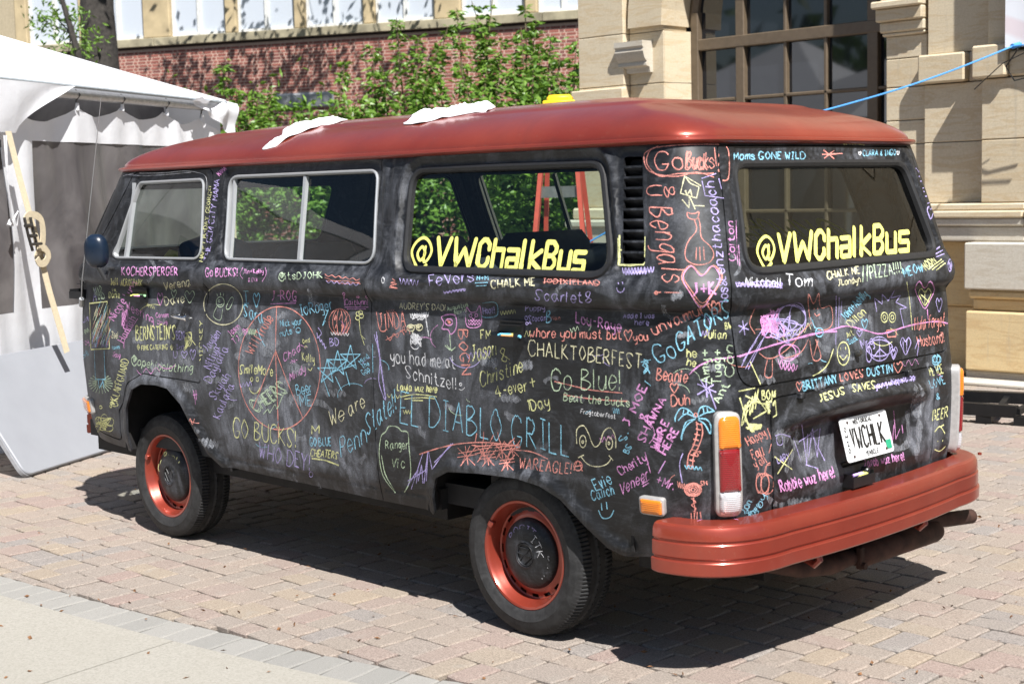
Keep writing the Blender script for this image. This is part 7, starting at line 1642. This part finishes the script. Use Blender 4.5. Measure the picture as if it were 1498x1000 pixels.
# the same lettering on the far side window (read backwards from inside)
lay, W_ = layout('@VWChalkBus'); S3 = []
V = []; F = []
for st in lay:
    k0 = len(V); Q = []
    for a, b in zip(st, st[1:]):
        for j in range(4): Q.append(a+(b-a)*j/4)
    Q.append(st[-1])
    for i, p in enumerate(Q):
        a, b = Q[max(0, i-1)], Q[min(len(Q)-1, i+1)]; dv = (b-a)/max(1e-6, np.linalg.norm(b-a)); nn = np.array((-dv[1], dv[0]))*.42
        for q in (p+nn, p-nn): u = 2*UR-(2.80-q[0]/W_*.86-.02*q[1]) ; z = 1.365+q[1]*.016; V.append(tuple(P3(np.array([u]), np.array([z]), -.009)[0]))
    F += [(k0+2*i, k0+2*i+2, k0+2*i+3, k0+2*i+1) for i in range(len(Q)-1)]
o = mesh('window_lettering', V, F, DECAL, shell_r)
G_.clear(); G_.update(DG)
# ---- licence plate lettering
def platetxt(txt, a0, a1, c0, h, w, vert=False):
    V = []; F = []
    items = [(ch, i) for i, ch in enumerate(txt)] if vert else [(txt, 0)]
    for tx, i in items:
        lay, W_ = layout(tx); oy = c0-(i*(h*1.55) if vert else 0)
        for st in lay:
            k0 = len(V)
            for j, p in enumerate(st):
                a, b = st[max(0, j-1)], st[min(len(st)-1, j+1)]; sx = (a1-a0)/W_; A = a0+p[0]*sx; C = oy+p[1]*h/6
                dx, dy = (b[0]-a[0])*sx, (b[1]-a[1])*h/6; l = math.hypot(dx, dy) or 1
                V += [tuple(pl(A-dy/l*w/2, C+dx/l*w/2, .0034)), tuple(pl(A+dy/l*w/2, C-dx/l*w/2, .0034))]
            F += [(k0+2*j, k0+2*j+2, k0+2*j+3, k0+2*j+1) for j in range(len(st)-1)]
    return mesh('plate_lettering', V, F, INK, plate)
G_.update({'V': '08 12 28', 'W': '08 12 25 32 48', 'C': '37 28 18 07 03 12 22 33', 'H': '02 08,32 38,05 35', 'K': '02 08,38 05 32'}); platetxt('VWCHLK', -.100, .108, -.036, .074, .0095); platetxt('HISTORICAL', -.070, .050, .050, .015, .0032); platetxt('VEHICLE', -.030, .050, -.066, .015, .0030); platetxt('OHIO', -.134, -.121, .030, .016, .0030, True)
# faint chalk strokes on the bumper
D([[(1020, 762), (1060, 748)], [(1100, 742), (1150, 730)], [(1060, 756), (1080, 760)], [(1180, 727), (1230, 712)], [(1240, 715), (1260, 700)]], 'p', 1.2, 'faint strokes', smooth=False, bv=BVHTree.FromPolygons([v.co.copy() for v in bump_r.data.vertices], [tuple(p.vertices) for p in bump_r.data.polygons]))
